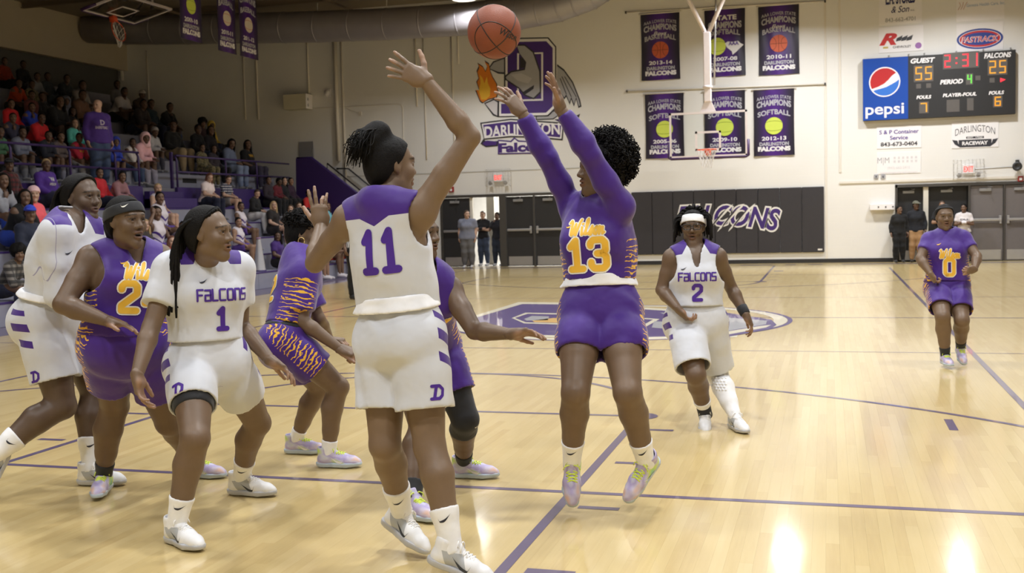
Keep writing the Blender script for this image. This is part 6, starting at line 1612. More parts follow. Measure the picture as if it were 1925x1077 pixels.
# --- number 1, white
J = pose(5.2, (392, 682), (386, 500, -1), (394, 439, -1), facing(35), facing(38), 1.03, tl=.93, elL=(452, 612, 1), wrL=(507, 676, -1), elR=(284, 615, -1), wrR=(258, 704, -1), knL=(478, 795, -1), anL=(453, 898, 'g'), knR=(368, 800, -1), anR=(332, 985, 'g'))
chk('C', J)
H = Human(J, facing(78, .08), facing(35), facing(38), 1.03, .96, SK2, .002)
def hair(H, root):
    hair_cap(H, .012, ((.036, .112), (-.050, -.080)), .0012, parent=root)
    braids(H, root, 110, .34, 3, .0085, back=.118, fall=-UPZ-H.hf*.12)
def ex(H, root, jo, so):
    team_d(so, H, 'R', root, .22, .75)
    o = grid_obj(H.sleeve('R', .30, .64, .006), 'compression_short', BLACKC, root); o['label'] = 'black undershort showing below the hem'
make_player('C', 'player in white jersey number 1 crouching in front of purple number 24', H,
    {'R': (facing(48), UPZ), 'L': (facing(74), UPZ)}, jer('white', sleeve={'L': (.62, .020), 'R': (.62, .020)}, neck='round', seed=3, loose=1.05, hang=.142, bottom=.11), sho('white', frac=.56, flare=.012, seed=5),
    {'L': dict(d=onD(548, 700, depth(J['wrL']))-J['wrL'], n=np.array([.2, -.3, -1.0]), curl=(.25, .3, .35, .4)), 'R': dict(d=np.array([.15, -.1, -1.0]), n=facing(90), curl=(.35, .4, .45, .5), spread=.2)},
    hair, team_marks_white('1', .05, 0.15, .03), 'white', (SOCKW, .13, PDARK), ex)

# --- number 12, purple, crouching
J = pose(6.25, (536, 642), (562, 492, 1), (572, 442, 1), facing(112), facing(100), .99, sh={'R': (575, 512, -1)}, elR=(566, 602, -1), wrR=(638, 655, 1), elL=(600, 600, 1), wrL=(620, 640, 1), knR=(652, 722, -1), anR=(618, 850, 'g'), knL=(590, 735, 1), anL=(556, 826, 'g'))
chk('D', J)
H = Human(J, facing(96, .02), facing(112), facing(100), .99, .94, SK2, .0)
def hair(H, root):
    hair_cap(H, .008, ((.066, .090), (-.060, -.060)), .003, parent=root)
    curls(H, root, (0, -.005, .085), (.082, .10, .060), 260, 4, L=.028, r=.0045, cut=(.9, .0))
def ex(H, root, jo, so):
    band(H, root, .085, .022, .022, BLACKC, 'black waistband of the shorts')
    b = MB()
    c = H.J['head']+H.hr*.080*H.hs-H.hf*.012-H.hu*.034; pts = [c+H.hf*.018*math.cos(a)+H.hu*.022*math.sin(a) for a in np.linspace(0, 2*PI, 17)]
    b.tube(pts, .0035, 6); b.build('earring', mat('gold_metal', (.8, .58, .25), .3, .9), root, True)
make_player('D', 'player in purple jersey number 12 crouching low with bent knees', H, {'R': (facing(82), UPZ), 'L': (facing(80), UPZ)},
    jer('purple', seed=4, sleeve={'L': (.80, .028), 'R': (.80, .028)}, neck='high', bottom=.09, loose=1.1), sho('purple', frac=.60, seed=5, flare=.02), {'R': dict(d=onD(668, 664, depth(J['wrR']))-J['wrR'], n=facing(180)*.3-UPZ*.5-facing(90)*.2, curl=(1.2, 1.25, 1.3, 1.35), thumb=.3), 'L': dict(d=facing(90), n=-UPZ, curl=(1, 1, 1, 1))},
    hair, [('number', number_geo('12', .13, .042), (-.02, .29), 'back', PWHITE, .0015), ('number', number_geo('12', .13, .028), (-.02, .29), 'back', GOLDM, .003)], 'pastel', (SOCKW, .075, None), ex)

# --- hidden purple player behind number 11
J = pose(5.75, (792, 655), (792, 520, -1), (790, 440, 1), facing(20), facing(22), 1.0, sh={'L': (846, 545, 1)}, elL=(892, 622, -1), wrL=(960, 628, -1), elR=(745, 610, 1), wrR=(745, 680, 1), knL=(868, 775, -1), anL=(872, 868, 'g'), knR=(790, 800, -1), anR=(776, 935, 'g'))
chk('F', J)
H = Human(J, facing(60, .05), facing(20), facing(22), 1.0, 1.05, SK1, .0)
def hair(H, root):
    hair_cap(H, .012, ((.055, .09), (-.06, -.078)), .002, parent=root)
    braids(H, root, 46, .24, 9, .0085, fall=facing(50)*.5-UPZ)
def ex(H, root, jo, so):
    for sd in 'L':
        k, a = H.J['kn'+sd], H.J['an'+sd]; o = grid_obj(H.sleeve(sd, .42, 1.30, .006), 'knee_sleeve', BLACKC, root); bv = bvh_of(o)
        V, F = swoosh_flat(.03); n = nv(CAMP-k); n[2] = 0; n = nv(n+facing(90)*.9); decal('logo', V, F, bv, k+(a-k)*.12, np.cross(UPZ, n), UPZ, n, PWHITE, o, .0015, .02)
make_player('F', 'player in purple jersey mostly hidden behind white number 11, black knee sleeve', H, {'L': (facing(80), UPZ), 'R': (facing(35), UPZ)},
    jer('purple', seed=6, bottom=.04, loose=1.1), sho('purple', frac=.66, seed=7), {'L': dict(d=onD(1005, 622, depth(J['wrL']))-J['wrL'], n=-UPZ-facing(180)*.6, curl=(.25, .3, .4, .45), spread=.2), 'R': dict(d=-UPZ, n=facing(90))},
    hair, team_marks_purple('10', .03, 0)[:2], 'pastel', (SOCKB, .085, None), ex)

# --- number 11, white, seen from behind, arms up
J = pose(4.48, (755, 632), (724, 400, -1), (735, 312, 1), facing(160), facing(148), 1.03, sh={'L': (655, 412, 1), 'R': (792, 395, -1)}, elL=(592, 495, 1), wrL=(604, 425, 1), elR=(884, 258, -1, .305), wrR=(800, 152, -1, .27), knL=(724, 835, -1), anL=(756, 966, 1), knR=(808, 838, -1), anR=(849, 1030, 1))
chk('E', J)
H = Human(J, facing(124, .06), facing(160), facing(148), 1.03, .96, SK4, .0)
def hair(H, root):
    hf, hu, hr, C = H.hf, H.hu, H.hr, H.J['head']
    hair_cap(H, .008, ((.060, .088), (-.070, -.082)), .0015, parent=root, extra=[sphp(C-hf*.055+hu*.132, .056, .025), sphp(C-hf*.095+hu*.105, .050, .03)])
    q = random.Random(5); b = MB()
    for i in range(260):
        p0 = C-hf*(.06+.03*q.random())+hu*(.12+.035*q.random())+hr*q.uniform(-.035, .035)
        L = .05+.07*q.random(); d = nv(-hf*(.7+.6*q.random())+hr*q.uniform(-.9, .6)+hu*q.uniform(-.1, .45)); pts = [p0+d*L*t-UPZ*(.10*t*t*(.5+q.random())) for t in np.linspace(0, 1, 6)]
        b.tube(pts, [.0042*(1-.7*t) for t in np.linspace(0, 1, 6)], 4)
    tag(b.build('loose_hair_strands', HAIR, root, True), kind='stuff')
def ex(H, root, jo, so): band(H, root, .145, .034, .044, label='gathered white waistband', warp=.007); team_d(so, H, 'R', root, .235, -.50)
make_player('E', 'player in white jersey number 11 seen from behind, right arm stretched high', H,
    {'L': (nv(facing(70)*.8-UPZ*.45+facing(0)*.35), nv(UPZ+facing(70)*.5-facing(0)*.1)), 'R': (nv(facing(80)+UPZ*-.40), nv(UPZ+facing(90)*.35))},
    jer('white', seed=21, neck='high', yoke=.488, bottom=.11, hang=.14, loose=1.1, warp=.009), sho('white', frac=.67, seed=22, off=.017, flare=.022, warp=.011),
    {'L': dict(d=onD(598, 375, depth(J['wrL']))-J['wrL'], n=facing(175), curl=(.05, .1, .55, .2), spread=.16, thumb=.7), 'R': dict(d=onD(742, 124, depth(J['wrR'])+.0)-J['wrR'], n=facing(180), curl=(.12, .25, .2, .15), spread=.26, thumb=1.0)},
    hair, [('number', number_geo('11', .155, .032, .26, .62), (.015, .355), 'back', PPURP, .002)], 'white', (SOCKW, .16, PDARK), ex)

# --- number 13, purple, shooting
J = pose(5.3, (1128, 588), (1122, 398, 1), (1128, 318, -1), facing(-18), facing(-8), 1.03, sh={'L': (1168, 388, -1), 'R': (1076, 392, 1)}, elR=(1030, 296, -1), wrR=(981, 212, 1), elL=(1112, 294, -1), wrL=(1054, 205, 1), knL=(1180, 738, -1), anL=(1214, 868, 1), knR=(1082, 738, -1), anR=(1075, 868, 1))
chk('G', J)
H = Human(J, facing(-78, .08), facing(-18), facing(-8), 1.03, 1.0, SK2, .001)
def hair(H, root):
    hair_cap(H, .02, ((.040, .105), (-.035, -.075)), .006, parent=root, freq=90, extra=[ell(H.J['head']-H.hf*.045+H.hu*.05, np.stack([H.hr, H.hf, H.hu]), np.array((.118, .112, .118)), .02)])
    curls(H, root, (0, -.045, .05), (.126, .122, .13), 560, 2, cut=(.38, -.2))
def ex(H, root, jo, so):
    band(H, root, .160, .034, .040, label='white waistband rolled over at the waist', warp=.010, seed=8)
make_player('G', 'player in purple jersey number 13 jumping with both arms up after shooting', H,
    {'R': (nv(facing(-5, -1.35)), nv(facing(-5)*.80+UPZ*.6)), 'L': (nv(facing(-55, -1.0)), nv(facing(-20)*.72+UPZ*.68))},
    jer('purple', sleeve={'L': (1.9, .007), 'R': (1.9, .007)}, neck='high', seed=8, bottom=.160, hang=.138), sho('purple', frac=.52, off=.014, flare=.004, seed=6, top=.17),
    {'L': dict(d=onD(1041, 150, depth(J['wrL']))-J['wrL'], n=facing(-80), curl=(.12, .15, .2, .3), thumb=.9), 'R': dict(d=onD(944, 168, depth(J['wrR'])-.02)-J['wrR'], n=facing(-60)*.4+facing(180)*.6, curl=(.35, .25, .25, .3), spread=.28, thumb=.8)},
    hair, team_marks_purple('13', -.03, -.10, .085), 'pastel', (SOCKW, .12, PDARK), ex)

# --- number 2, white, glasses
J = pose(7.25, (1308, 606), (1306, 480, -1), (1303, 427, 1), facing(-4), facing(8), .94, tl=.96, elR=(1244, 545, -1, .24), wrR=(1276, 582, -1), elL=(1374, 540, 1), wrL=(1402, 592, -1), knR=(1308, 705, -1), anR=(1325, 775, 1), knL=(1348, 705, -1), anL=(1382, 783, 'g'))
chk('H', J)
H = Human(J, facing(-14, .04), facing(-4), facing(8), .95, 1.08, SK1, .006)
def hair(H, root):
    hair_cap(H, .008, ((.050, .095), (-.060, -.075)), .002, parent=root, h=.005); dreads(H, root, 90, .135, 4, .008)
    headband(H, root, WHITEC, .062, .028, .30, .0165)
    b = MB(); C = H.J['head']; W = lambda x, y, z: C+(H.hr*x+H.hf*y+H.hu*z)*H.hs
    for k in (-1, 1):
        pts = [W(k*.034+.027*math.copysign(abs(math.cos(a))**.5, math.cos(a)), .107, .004+.018*math.copysign(abs(math.sin(a))**.6, math.sin(a))) for a in np.linspace(0, 2*PI, 21)]
        b.tube(pts, .0032, 6); b.tube([W(k*.061, .106, .012), W(k*.082, .06, .013), W(k*.086, -.01, .012)], .0028, 6)
    b.tube([W(-.008, .108, .008), W(.008, .108, .008)], .003, 6)
    b.build('glasses', mat('black_frame', (.015, .015, .016), .3), root, True)
def ex(H, root, jo, so):
    wr, el = H.J['wrL'], H.J['elL']; t = nv(el-wr); b = MB(); b.tube([wr+t*.005, wr+t*.01, wr+t*.065, wr+t*.07], [.031, .035, .038, .033], 18); b.build('wristband', BLACKC, root, True)['label'] = 'black wristband'
    k, a = H.J['knL'], H.J['anL']; o = grid_obj(H.sleeve('L', .55, 1.97, .007), 'leg_sleeve', WHITEC, root); o['label'] = 'white padded leg sleeve'
    bv = bvh_of(o); pad = MB(); q = nv(CAMP-k); q[2] = 0; q = nv(q)
    for i in range(-2, 3):
        for j in range(-3, 4):
            c = k+np.cross(UPZ, q)*(i*.020+(.010 if j % 2 else 0))+UPZ*(j*.0175-.01); hit = bv.ray_cast(Vector(c+q*.3), Vector(-q), .5)
            if hit[0] is not None:
                n_ = np.array(hit[1]); n_ = n_ if n_ @ q > 0 else -n_; pad.lathe([(.0095, -.002), (.0085, .004), (.004, .006), (.0001, .006)], np.array(hit[0]), n_, 6, False)
    pad.build('knee_pad', WHITEC, o, True)
    a = H.J['anR']; kk = H.J['knR']; t = nv(kk-a); b = MB(); b.tube([a-t*.03, a+t*.0, a+t*.07, a+t*.075], [.048, .047, .048, .044], 20); b.build('ankle_brace', BLACKC, root, True)['label'] = 'black ankle brace'
make_player('H', 'player in white jersey number 2 with glasses, white headband and white leg sleeve', H, {'R': (nv(facing(-8, -.35)), nv(UPZ-facing(170)*.3)), 'L': (facing(12), UPZ)},
    jer('white', seed=31, loose=1.15, hang=.142, bottom=.11), sho('white', frac=.86, seed=32, off=.018, flare=.02), {'R': dict(d=onD(1288, 596, depth(J['wrR']))-J['wrR'], n=facing(90)-UPZ*.3, curl=(.7, .75, .8, .85)), 'L': dict(d=onD(1418, 620, depth(J['wrL']))-J['wrL'], n=facing(-100), curl=(.4, .5, .6, .7))},
    hair, team_marks_white('2', 0.0, .0, .035), 'white', (SOCKW, .12, None), ex, .0115)

# --- number 0, purple, jogging at the right
J = pose(9.75, (1780, 540), (1779, 447, 1), (1776, 408, -1), facing(-12), facing(-5), .925, elR=(1730, 486, -1, .24), wrR=(1750, 516, -1, .21), elL=(1837, 482, -1, .24), wrL=(1832, 506, -1, .19), knR=(1772, 606, -1), anR=(1777, 668, 'g', .11), knL=(1808, 602, -1), anL=(1806, 652, 1))
chk('I', J)
H = Human(J, facing(-10, .02), facing(-12), facing(-5), .93, 1.06, SK2, .004, bust=1.1)
def hair(H, root): hair_cap(H, .009, ((.055, .095), (-.060, -.078)), .0015, parent=root, h=.006, extra=[sphp(H.J['head']-H.hf*.11+H.hu*.03, .04, .02)]); headband(H, root, BLACKC, .092, .008, .3, .012)
make_player('I', 'player in purple jersey number 0 jogging back alone at the right', H, {'R': (facing(-6), UPZ), 'L': (nv(facing(-10, -.7)), nv(UPZ-facing(170)*.5))},
    jer('purple', seed=9, sleeve={'L': (.60, .012), 'R': (.60, .012)}, neck='high', bottom=.05, loose=1.15), sho('purple', frac=.72, seed=10), {'R': dict(d=onD(1758, 530, depth(J['wrR']))-J['wrR'], n=facing(90), curl=(1.1, 1.15, 1.2, 1.2), thumb=.3), 'L': dict(d=onD(1822, 508, depth(J['wrL'])-.03)-J['wrL'], n=facing(-90), curl=(1.1, 1.15, 1.2, 1.2), thumb=.3)},
    hair, team_marks_purple('0', .0, 0), 'pastel', (SOCKB, .08, None), None, .0125)
# ------------------------------------------------------------------ spectators: shared shapes, one object tree each
def skin_var(name, col):
    key = 'skin_'+name
    if key in MATS: return MATS[key]
    m, t, b = newmat(key); x = t.new('ShaderNodeVectorMath', operation='MULTIPLY'); t.put(x.inputs[0], t.attr('Col').outputs['Color']); x.inputs[1].default_value = col
    n = t.noise(t.new('ShaderNodeTexCoord').outputs['Object'], 18, 2); y = t.new('ShaderNodeVectorMath', operation='SCALE'); t.put(y.inputs[0], x.outputs[0]); t.put(y.inputs['Scale'], t.add(.9, t.mul(n, .2)))
    t.l.new(y.outputs[0], b.inputs['Base Color']); b.inputs['Roughness'].default_value = .5; MATS[key] = m; return m
SKINS = dict(d=(.10, .054, .035), b=(.15, .085, .055), t=(.30, .175, .115), p=(.50, .32, .24))
POSES = {
    'sit': dict(neck=(-.25, 0, .60), el=(-.20, .25, .33), wr=(.04, .13, .215), head=(.05, 0, .205)),
    'lean': dict(neck=(.02, 0, .53), el=(.12, .20, .24), wr=(.30, .035, .25), head=(.085, 0, .19)),
    'chin': dict(neck=(-.02, 0, .55), el=(.12, .19, .24), wr=(.26, .06, .21), elR=(.14, .12, .24), wrR=(.12, .045, .48), head=(.075, 0, .195)),
    'fold': dict(neck=(-.27, 0, .60), el=(-.12, .25, .34), wr=(.0, -.06, .36), head=(.04, 0, .21)),
    'back': dict(neck=(-.40, 0, .57), el=(-.44, .29, .33), wr=(-.46, .32, .09), head=(.06, 0, .20)),
    'phone': dict(neck=(-.16, 0, .58), el=(-.12, .22, .33), wr=(.09, .06, .28), head=(.085, 0, .19), down=.55),
    'raise': dict(neck=(-.22, 0, .60), el=(-.12, .24, .36), wr=(.05, .10, .22), elR=(-.10, .36, .62), wrR=(-.14, .16, .80), head=(.04, 0, .205)),
    'stand': dict(st=1, neck=(0, 0, 1.41), el=(-.03, .245, 1.14), wr=(.05, .25, .90), head=(.03, 0, .215)),
    'standfold': dict(st=1, neck=(0, 0, 1.41), el=(.05, .25, 1.13), wr=(.20, -.05, 1.18), head=(.03, 0, .215)),
    'standphone': dict(st=1, neck=(0, 0, 1.41), el=(-.03, .245, 1.14), wr=(.12, .20, .95), elR=(.05, .26, 1.16), wrR=(.10, .10, 1.40), head=(.03, 0, .215)),
}
_var = {}
def variant(pose_, sleeve, lower, m=1.0, turn=40):
    m = m*.95
    key = (pose_, sleeve, lower, m, turn)
    if key in _var: return _var[key]
    p = POSES[pose_]; st = p.get('st'); A = lambda v, k: np.array([v[0], -v[1]*k, v[2]])   # k=+1 right side
    J = {}
    if st:
        J['pelvis'] = np.array([0, 0, .92])
        for sd, k in (('R', 1), ('L', -1)): J['hip'+sd] = np.array([0, -.088*k, .91]); J['kn'+sd] = np.array([.03, -.10*k, .49]); J['an'+sd] = np.array([-.01, -.115*k, .09])
    else:
        J['pelvis'] = np.array([-.22, 0, .150])
        for sd, k in (('R', 1), ('L', -1)): J['hip'+sd] = np.array([-.21, -.088*k, .14]); J['kn'+sd] = np.array([.195, -(.13 if lower == 'pants' else .075)*k, .155]); J['an'+sd] = np.array([.208, -(.13 if lower == 'pants' else .08)*k, -.298])
    J['neck'] = np.array(p['neck'], float); J['head'] = J['neck']+np.array(p['head'])
    for sd, k in (('R', 1), ('L', -1)):
        J['sh'+sd] = J['neck']+np.array([0, -.165*k*(.6+.4*m), -.02]); J['el'+sd] = A(p.get('el'+sd, p['el']), k); J['wr'+sd] = A(p.get('wr'+sd, p['wr']), k)
    a = math.radians(turn); dn = p.get('down', 0); face = nv([math.cos(a), -math.sin(a), -dn]); hup = nv([dn*.6, -dn*.3, 1])
    H = Human(J, face, X3, X3, 1.0, m, (1, 1, 1), .0, headup=hup); H.cover = []; H.nolash = True; H.shells = False
    h = .021; out = {}; root = None
    sl = dict(long={'L': (1.9, .016), 'R': (1.9, .016)}, short={'L': (.72, .020), 'R': (.72, .020)}, none={})[sleeve]
    g = H.jersey_grid(.022 if st else .016, sl, -.06, 'high', h, 1.0, .006, hash(key) % 50, th=.022); V, Q = g.mesh(); V = relax(V, Q, 1)
    def keep(name, V, Q, C=None, loc=None):
        o = fast_mesh(name, V, Q)
        if C is not None: set_col(o.data, C)
        if loc is not None: set_vec(o.data, loc)
        me = o.data; bpy.data.objects.remove(o); out[name] = me
    keep('shirt', V, Q, None, H.loc_of(V))
    if lower == 'pants':
        T = H.torso(); base = [T[0], T[1]]+[q for q in T if q.kind == 'e'][1::2]; lg = H.leg('L')+H.leg('R'); lo, hi = H.bbox(base+lg, .06); g = Grid(lo, hi, h); g.union(base, .006 if st else .018, .02); g.union(lg, .020, .02); g.warp(.006, 14, 3)
        tp = g.planef(J['pelvis']+H.up*.0, H.up) if st else g.planef(J['pelvis']+H.up*.13, H.up); g.d = np.maximum(g.d, tp); g.plane(J['anL']-Z3*.015, -Z3); gs = Grid(lo, hi, h); gs.d = g.d.copy(); H.cover.append(gs); V, Q = g.mesh(); keep('pants', relax(V, Q, 1), Q)
    else:
        g = H.shorts_grid(.62, .020, .015, .13, h, .004, 3, .022); V, Q = g.mesh(); keep('pants', relax(V, Q, 1), Q)
    hands = {}
    for sd, k in (('R', 1), ('L', -1)):
        d = nv(J['wr'+sd]-J['el'+sd]); d = nv(d*.6+np.array([.4, .2*k, -.1])) if not st else nv(d+np.array([.1, 0, 0])); hands[sd] = dict(d=d, n=np.array([0, .3*k, -1.0]) if not st else np.array([0, 1.0*k, .1]), curl=(.5, .55, .6, .65))
        if pose_ in ('chin', 'raise', 'standphone') and sd == 'R': hands[sd] = dict(d=nv(np.array([-.1, .25, 1.0])), n=nv(np.array([-1.0, .2, 0])), curl=(.7, .8, .9, 1.0))
    V, Q, C = H.body(.0215, .0108, hands, H.cover, .0105); keep('body', V, Q, C)
    out['head'] = (J['head'].copy(), H.hr, H.hf, H.hu); out['an'] = {sd: J['an'+sd] for sd in 'LR'}; out['st'] = st; out['headz'] = J['head'][2]; out['H'] = H
    _var[key] = out; return out
class HeadFrame: pass
HC = HeadFrame(); HC.J = {'head': np.zeros(3)}; HC.hr, HC.hf, HC.hu = np.array([1.0, 0, 0]), np.array([0, 1.0, 0]), np.array([0, 0, 1.0]); HC.hs = 1.0; HC.bbox = Human.bbox.__get__(HC)
_hair = {}
def hair_var(kind):
    if kind in _hair: return _hair[kind]
    if kind == 'none': _hair[kind] = None; return None
    H = HC; hh = .009; parts = []
    if kind == 'short': parts.append(hair_cap(H, .009, ((.064, .088), (-.060, -.062)), .002, h=hh))
    elif kind == 'crop': parts.append(hair_cap(H, .010, ((.060, .088), (-.055, -.045)), .003, h=hh))
    elif kind == 'afro': parts.append(hair_cap(H, .02, ((.045, .10), (-.03, -.09)), .012, h=hh, freq=70, extra=[ell(np.array([0, -.03, .06]), I3, (.135, .125, .125), .02)]))
    elif kind == 'bun': parts.append(hair_cap(H, .010, ((.062, .09), (-.065, -.075)), .002, h=hh, extra=[sphp((0, -.09, .09), .05, .02)]))
    elif kind == 'pony': parts.append(hair_cap(H, .010, ((.062, .09), (-.065, -.075)), .002, h=hh, extra=[cone((0, -.10, .06), (0, -.17, -.06), .04, .03, .02), cone((0, -.17, -.06), (0, -.16, -.20), .03, .012, .02)]))
    elif kind == 'long':
        ex_ = [cone((k*.075, -.02, .02), (k*.088, -.015, -.20), .034, .028, .03) for k in (-1, 1)]+[cone((k*.04, -.08, .0), (k*.05, -.09, -.26), .045, .03, .03) for k in (-1, 0, 1)]
        parts.append(hair_cap(H, .014, ((.055, .092), (-.060, -.080)), .003, h=hh, extra=ex_))
    elif kind == 'cap':
        A = I3; g = Grid((-.13, -.15, -.02), (.13, .21, .16), hh*.8); g.union([ell((0, -.014, .040), A, (.092, .112, .096), .01)]); g.plane((0, 0, .045), (0, -.12, -1)); g.union([ell((0, .11, .062), np.stack([np.array([1, 0, 0]), nv([0, 1, -.2]), nv([0, .2, 1])]), (.075, .085, .010), .01)]); V, Q = g.mesh(); parts.append(fast_mesh('cap', V, relax(V, Q, 1)[Q] if False else Q)); 
    elif kind == 'hood':
        g = Grid((-.16, -.19, -.20), (.16, .16, .20), hh); g.union([ell((0, -.02, .03), I3, (.118, .128, .128), .02), cone((0, -.05, -.05), (0, -.05, -.14), .10, .12, .05)]); g.cut([cone((0, .06, -.01), (0, .25, -.02), .078, .09, .02)]); V, Q = g.mesh(); parts.append(fast_mesh('hood', V, Q))
    elif kind == 'beanie':
        g = Grid((-.13, -.15, -.04), (.13, .14, .17), hh); g.union([ell((0, -.014, .045), I3, (.092, .110, .098), .01), cone((-.0, -.012, .03), (0, -.012, .05), .095, .095, .02)]); g.plane((0, .0, .028), (0, .25, -1)); V, Q = g.mesh(); parts.append(fast_mesh('beanie', V, Q))
    me = parts[0].data; nm = parts[0].name.split('.')[0]; bpy.data.objects.remove(parts[0]); me.name = nm
    _hair[kind] = (nm, me); return _hair[kind]
def shoe_simple():
    if 'simple' in _shoe: return _shoe['simple']
    g = Grid((-.07, -.10, -.10), (.07, .22, .05), .009); g.union([cone((0, -.035, -.05), (0, .02, -.035), .036, .038, .02), cone((0, .02, -.04), (0, .15, -.06), .040, .034, .02), cone((0, -.02, -.03), (0, -.02, .01), .040, .040, .02)]); g.plane((0, 0, -.086), (0, 0, -1)); V, Q = g.mesh(); o = fast_mesh('shoe', V, relax(V, Q, 1) if False else Q); me = o.data; bpy.data.objects.remove(o); _shoe['simple'] = me; return me
def link_part(name, me, root, m):
    if len(me.materials) == 0: me.materials.append(None)
    o = bpy.data.objects.new(name, me); COL.objects.link(o); o.parent = root; o.material_slots[0].link = 'OBJECT'; o.material_slots[0].material = m; return o
HAIRC = dict(k=HAIR, n=mat('brown_hair', (.055, .032, .020), .5, var=.3, nscale=60), l=mat('blond_hair', (.42, .30, .16), .5, var=.25, nscale=60), r=mat('auburn_hair', (.13, .05, .03), .5, var=.25, nscale=60), g=mat('grey_hair', (.35, .34, .33), .5))
def cloth_c(c): return plain_cloth('cloth_%d_%d_%d' % c, srgb(*c), .8)
def figure(label, loc, yaw, pose_, top, bottom, hair, skin, sleeve='long', lower='pants', m=1.0, s=1.0, haircol='k', hat=None, shoes=(150, 150, 155), turn=40, group=None, badge=None, gender=None):
    v = variant(pose_, sleeve, lower, m, turn); root = empty('person', (0, 0, 0)); tag(root, label, 'person', group)
    tm = top if not isinstance(top, tuple) else cloth_c(top); bm2 = bottom if not isinstance(bottom, tuple) else cloth_c(bottom)
    link_part('body', v['body'], root, skin_var(skin, SKINS[skin])); so = link_part('shirt', v['shirt'], root, tm); link_part('trousers' if lower == 'pants' else 'shorts', v['pants'], root, bm2)
    sm = cloth_c(shoes); fr = (X3, )
    for sd in 'LR':
        o = link_part('shoe', shoe_simple(), root, sm); a = v['an'][sd]; o.matrix_basis = Matrix.Translation(Vector(a)) @ Matrix.Rotation(-PI/2, 4, 'Z')
    hp, hr, hf, hu = v['head']; Mx = Matrix.Identity(4)
    for i in range(3): Mx[i][0], Mx[i][1], Mx[i][2], Mx[i][3] = hr[i], hf[i], hu[i], hp[i]
    hk = [(hair, HAIRC[haircol])]
    if hat: hk.append((hat[0], cloth_c(hat[1])))
    for kind, m_ in hk:
        hv = hair_var(kind)
        if hv: o = link_part(hv[0], hv[1], root, m_); o.matrix_basis = Mx.copy()
    for nb_, (geo, col) in enumerate(badge if isinstance(badge, list) else [badge] if badge else []):
        sh = bpy.data.objects.new('tmp', v['shirt']); bv = bvh_of(sh); bpy.data.objects.remove(sh); H = v['H']; f = nv(X3-H.up*(X3 @ H.up)); r = np.cross(H.up, -f)*-1; r = np.cross(f, H.up)*-1
        decal('lettering', geo[0], geo[1], bv, H.J['pelvis']+H.up*(.36-.10*nb_)+f*.0, np.cross(H.up, f), H.up, f, cloth_c(col), so, .004, .03)
    root.location = tuple(map(float, loc)); root.rotation_euler = (0, 0, yaw); root.scale = (s, s, s)
    return root
def txt(s_, h, wd, bold=.03):
    V, F = text_geo(s_, bold); V = V.copy(); V[:, 0] -= (V[:, 0].max()+V[:, 0].min())/2; V[:, 1] -= .5; V[:, 0] *= wd/(V[:, 0].max()-V[:, 0].min()); V[:, 1] *= h; return V, F
def pattern_cloth(name, cols, scale, checks=False):
    if name in MATS: return MATS[name]
    m, t, b = newmat(name); tc = t.new('ShaderNodeTexCoord').outputs['Object']
    if checks:
        L = t.xyz(tc); f1 = t.gt(t.math('SINE', t.mul(L[2], scale)), .2); f2 = t.gt(t.math('SINE', t.mul(L[1], scale)), .2); col = t.mix(f1, cols[0], cols[1]); col = t.mix(t.mul(f2, .6), col, cols[2])
    else:
        n1 = t.noise(tc, scale, 2); n2 = t.noise(tc, scale*1.7, 2); col = t.mix(t.gt(n1, .52), cols[0], cols[1]); col = t.mix(t.gt(n2, .56), col, cols[2])
    cloth_base(b, t, col, .8); MATS[name] = m; return m
PLAID = pattern_cloth('plaid_grey', (srgb(58, 56, 56), srgb(120, 116, 112), srgb(30, 30, 32)), 62, True); REDPL = pattern_cloth('plaid_red', (srgb(90, 20, 28), srgb(50, 14, 20), srgb(24, 12, 16)), 70, True); CAMO = pattern_cloth('camouflage', (srgb(104, 96, 68), srgb(66, 68, 44), srgb(140, 128, 96)), 16)
STRIPE = pattern_cloth('stripe_navy', (srgb(30, 34, 70), srgb(190, 190, 196), srgb(30, 34, 70)), 90, True); REFM = None
def ref_mat():
    m, t, b = newmat('referee_stripes'); L = t.xyz(t.attr('loc').outputs['Vector']); col = t.mix(t.gt(t.math('SINE', t.mul(t.math('ARCTAN2', L[0], t.absv(L[1])), 34)), 0), (.75, .74, .74), (.02, .02, .022)); cloth_base(b, t, col, .7); return m
CHEER = None
def cheer_mat():
    m, t, b = newmat('cheer_top'); L = t.xyz(t.attr('loc').outputs['Vector']); z = t.sub(L[2], t.mul(t.absv(L[0]), .7)); f = t.mx(t.band(z, .20, .25), t.band(z, .10, .13)); col = t.mix(f, (.62, .58, .66), PURPLE); cloth_base(b, t, col, .6); return m
CHEER = cheer_mat(); CHP = (86, 60, 140)
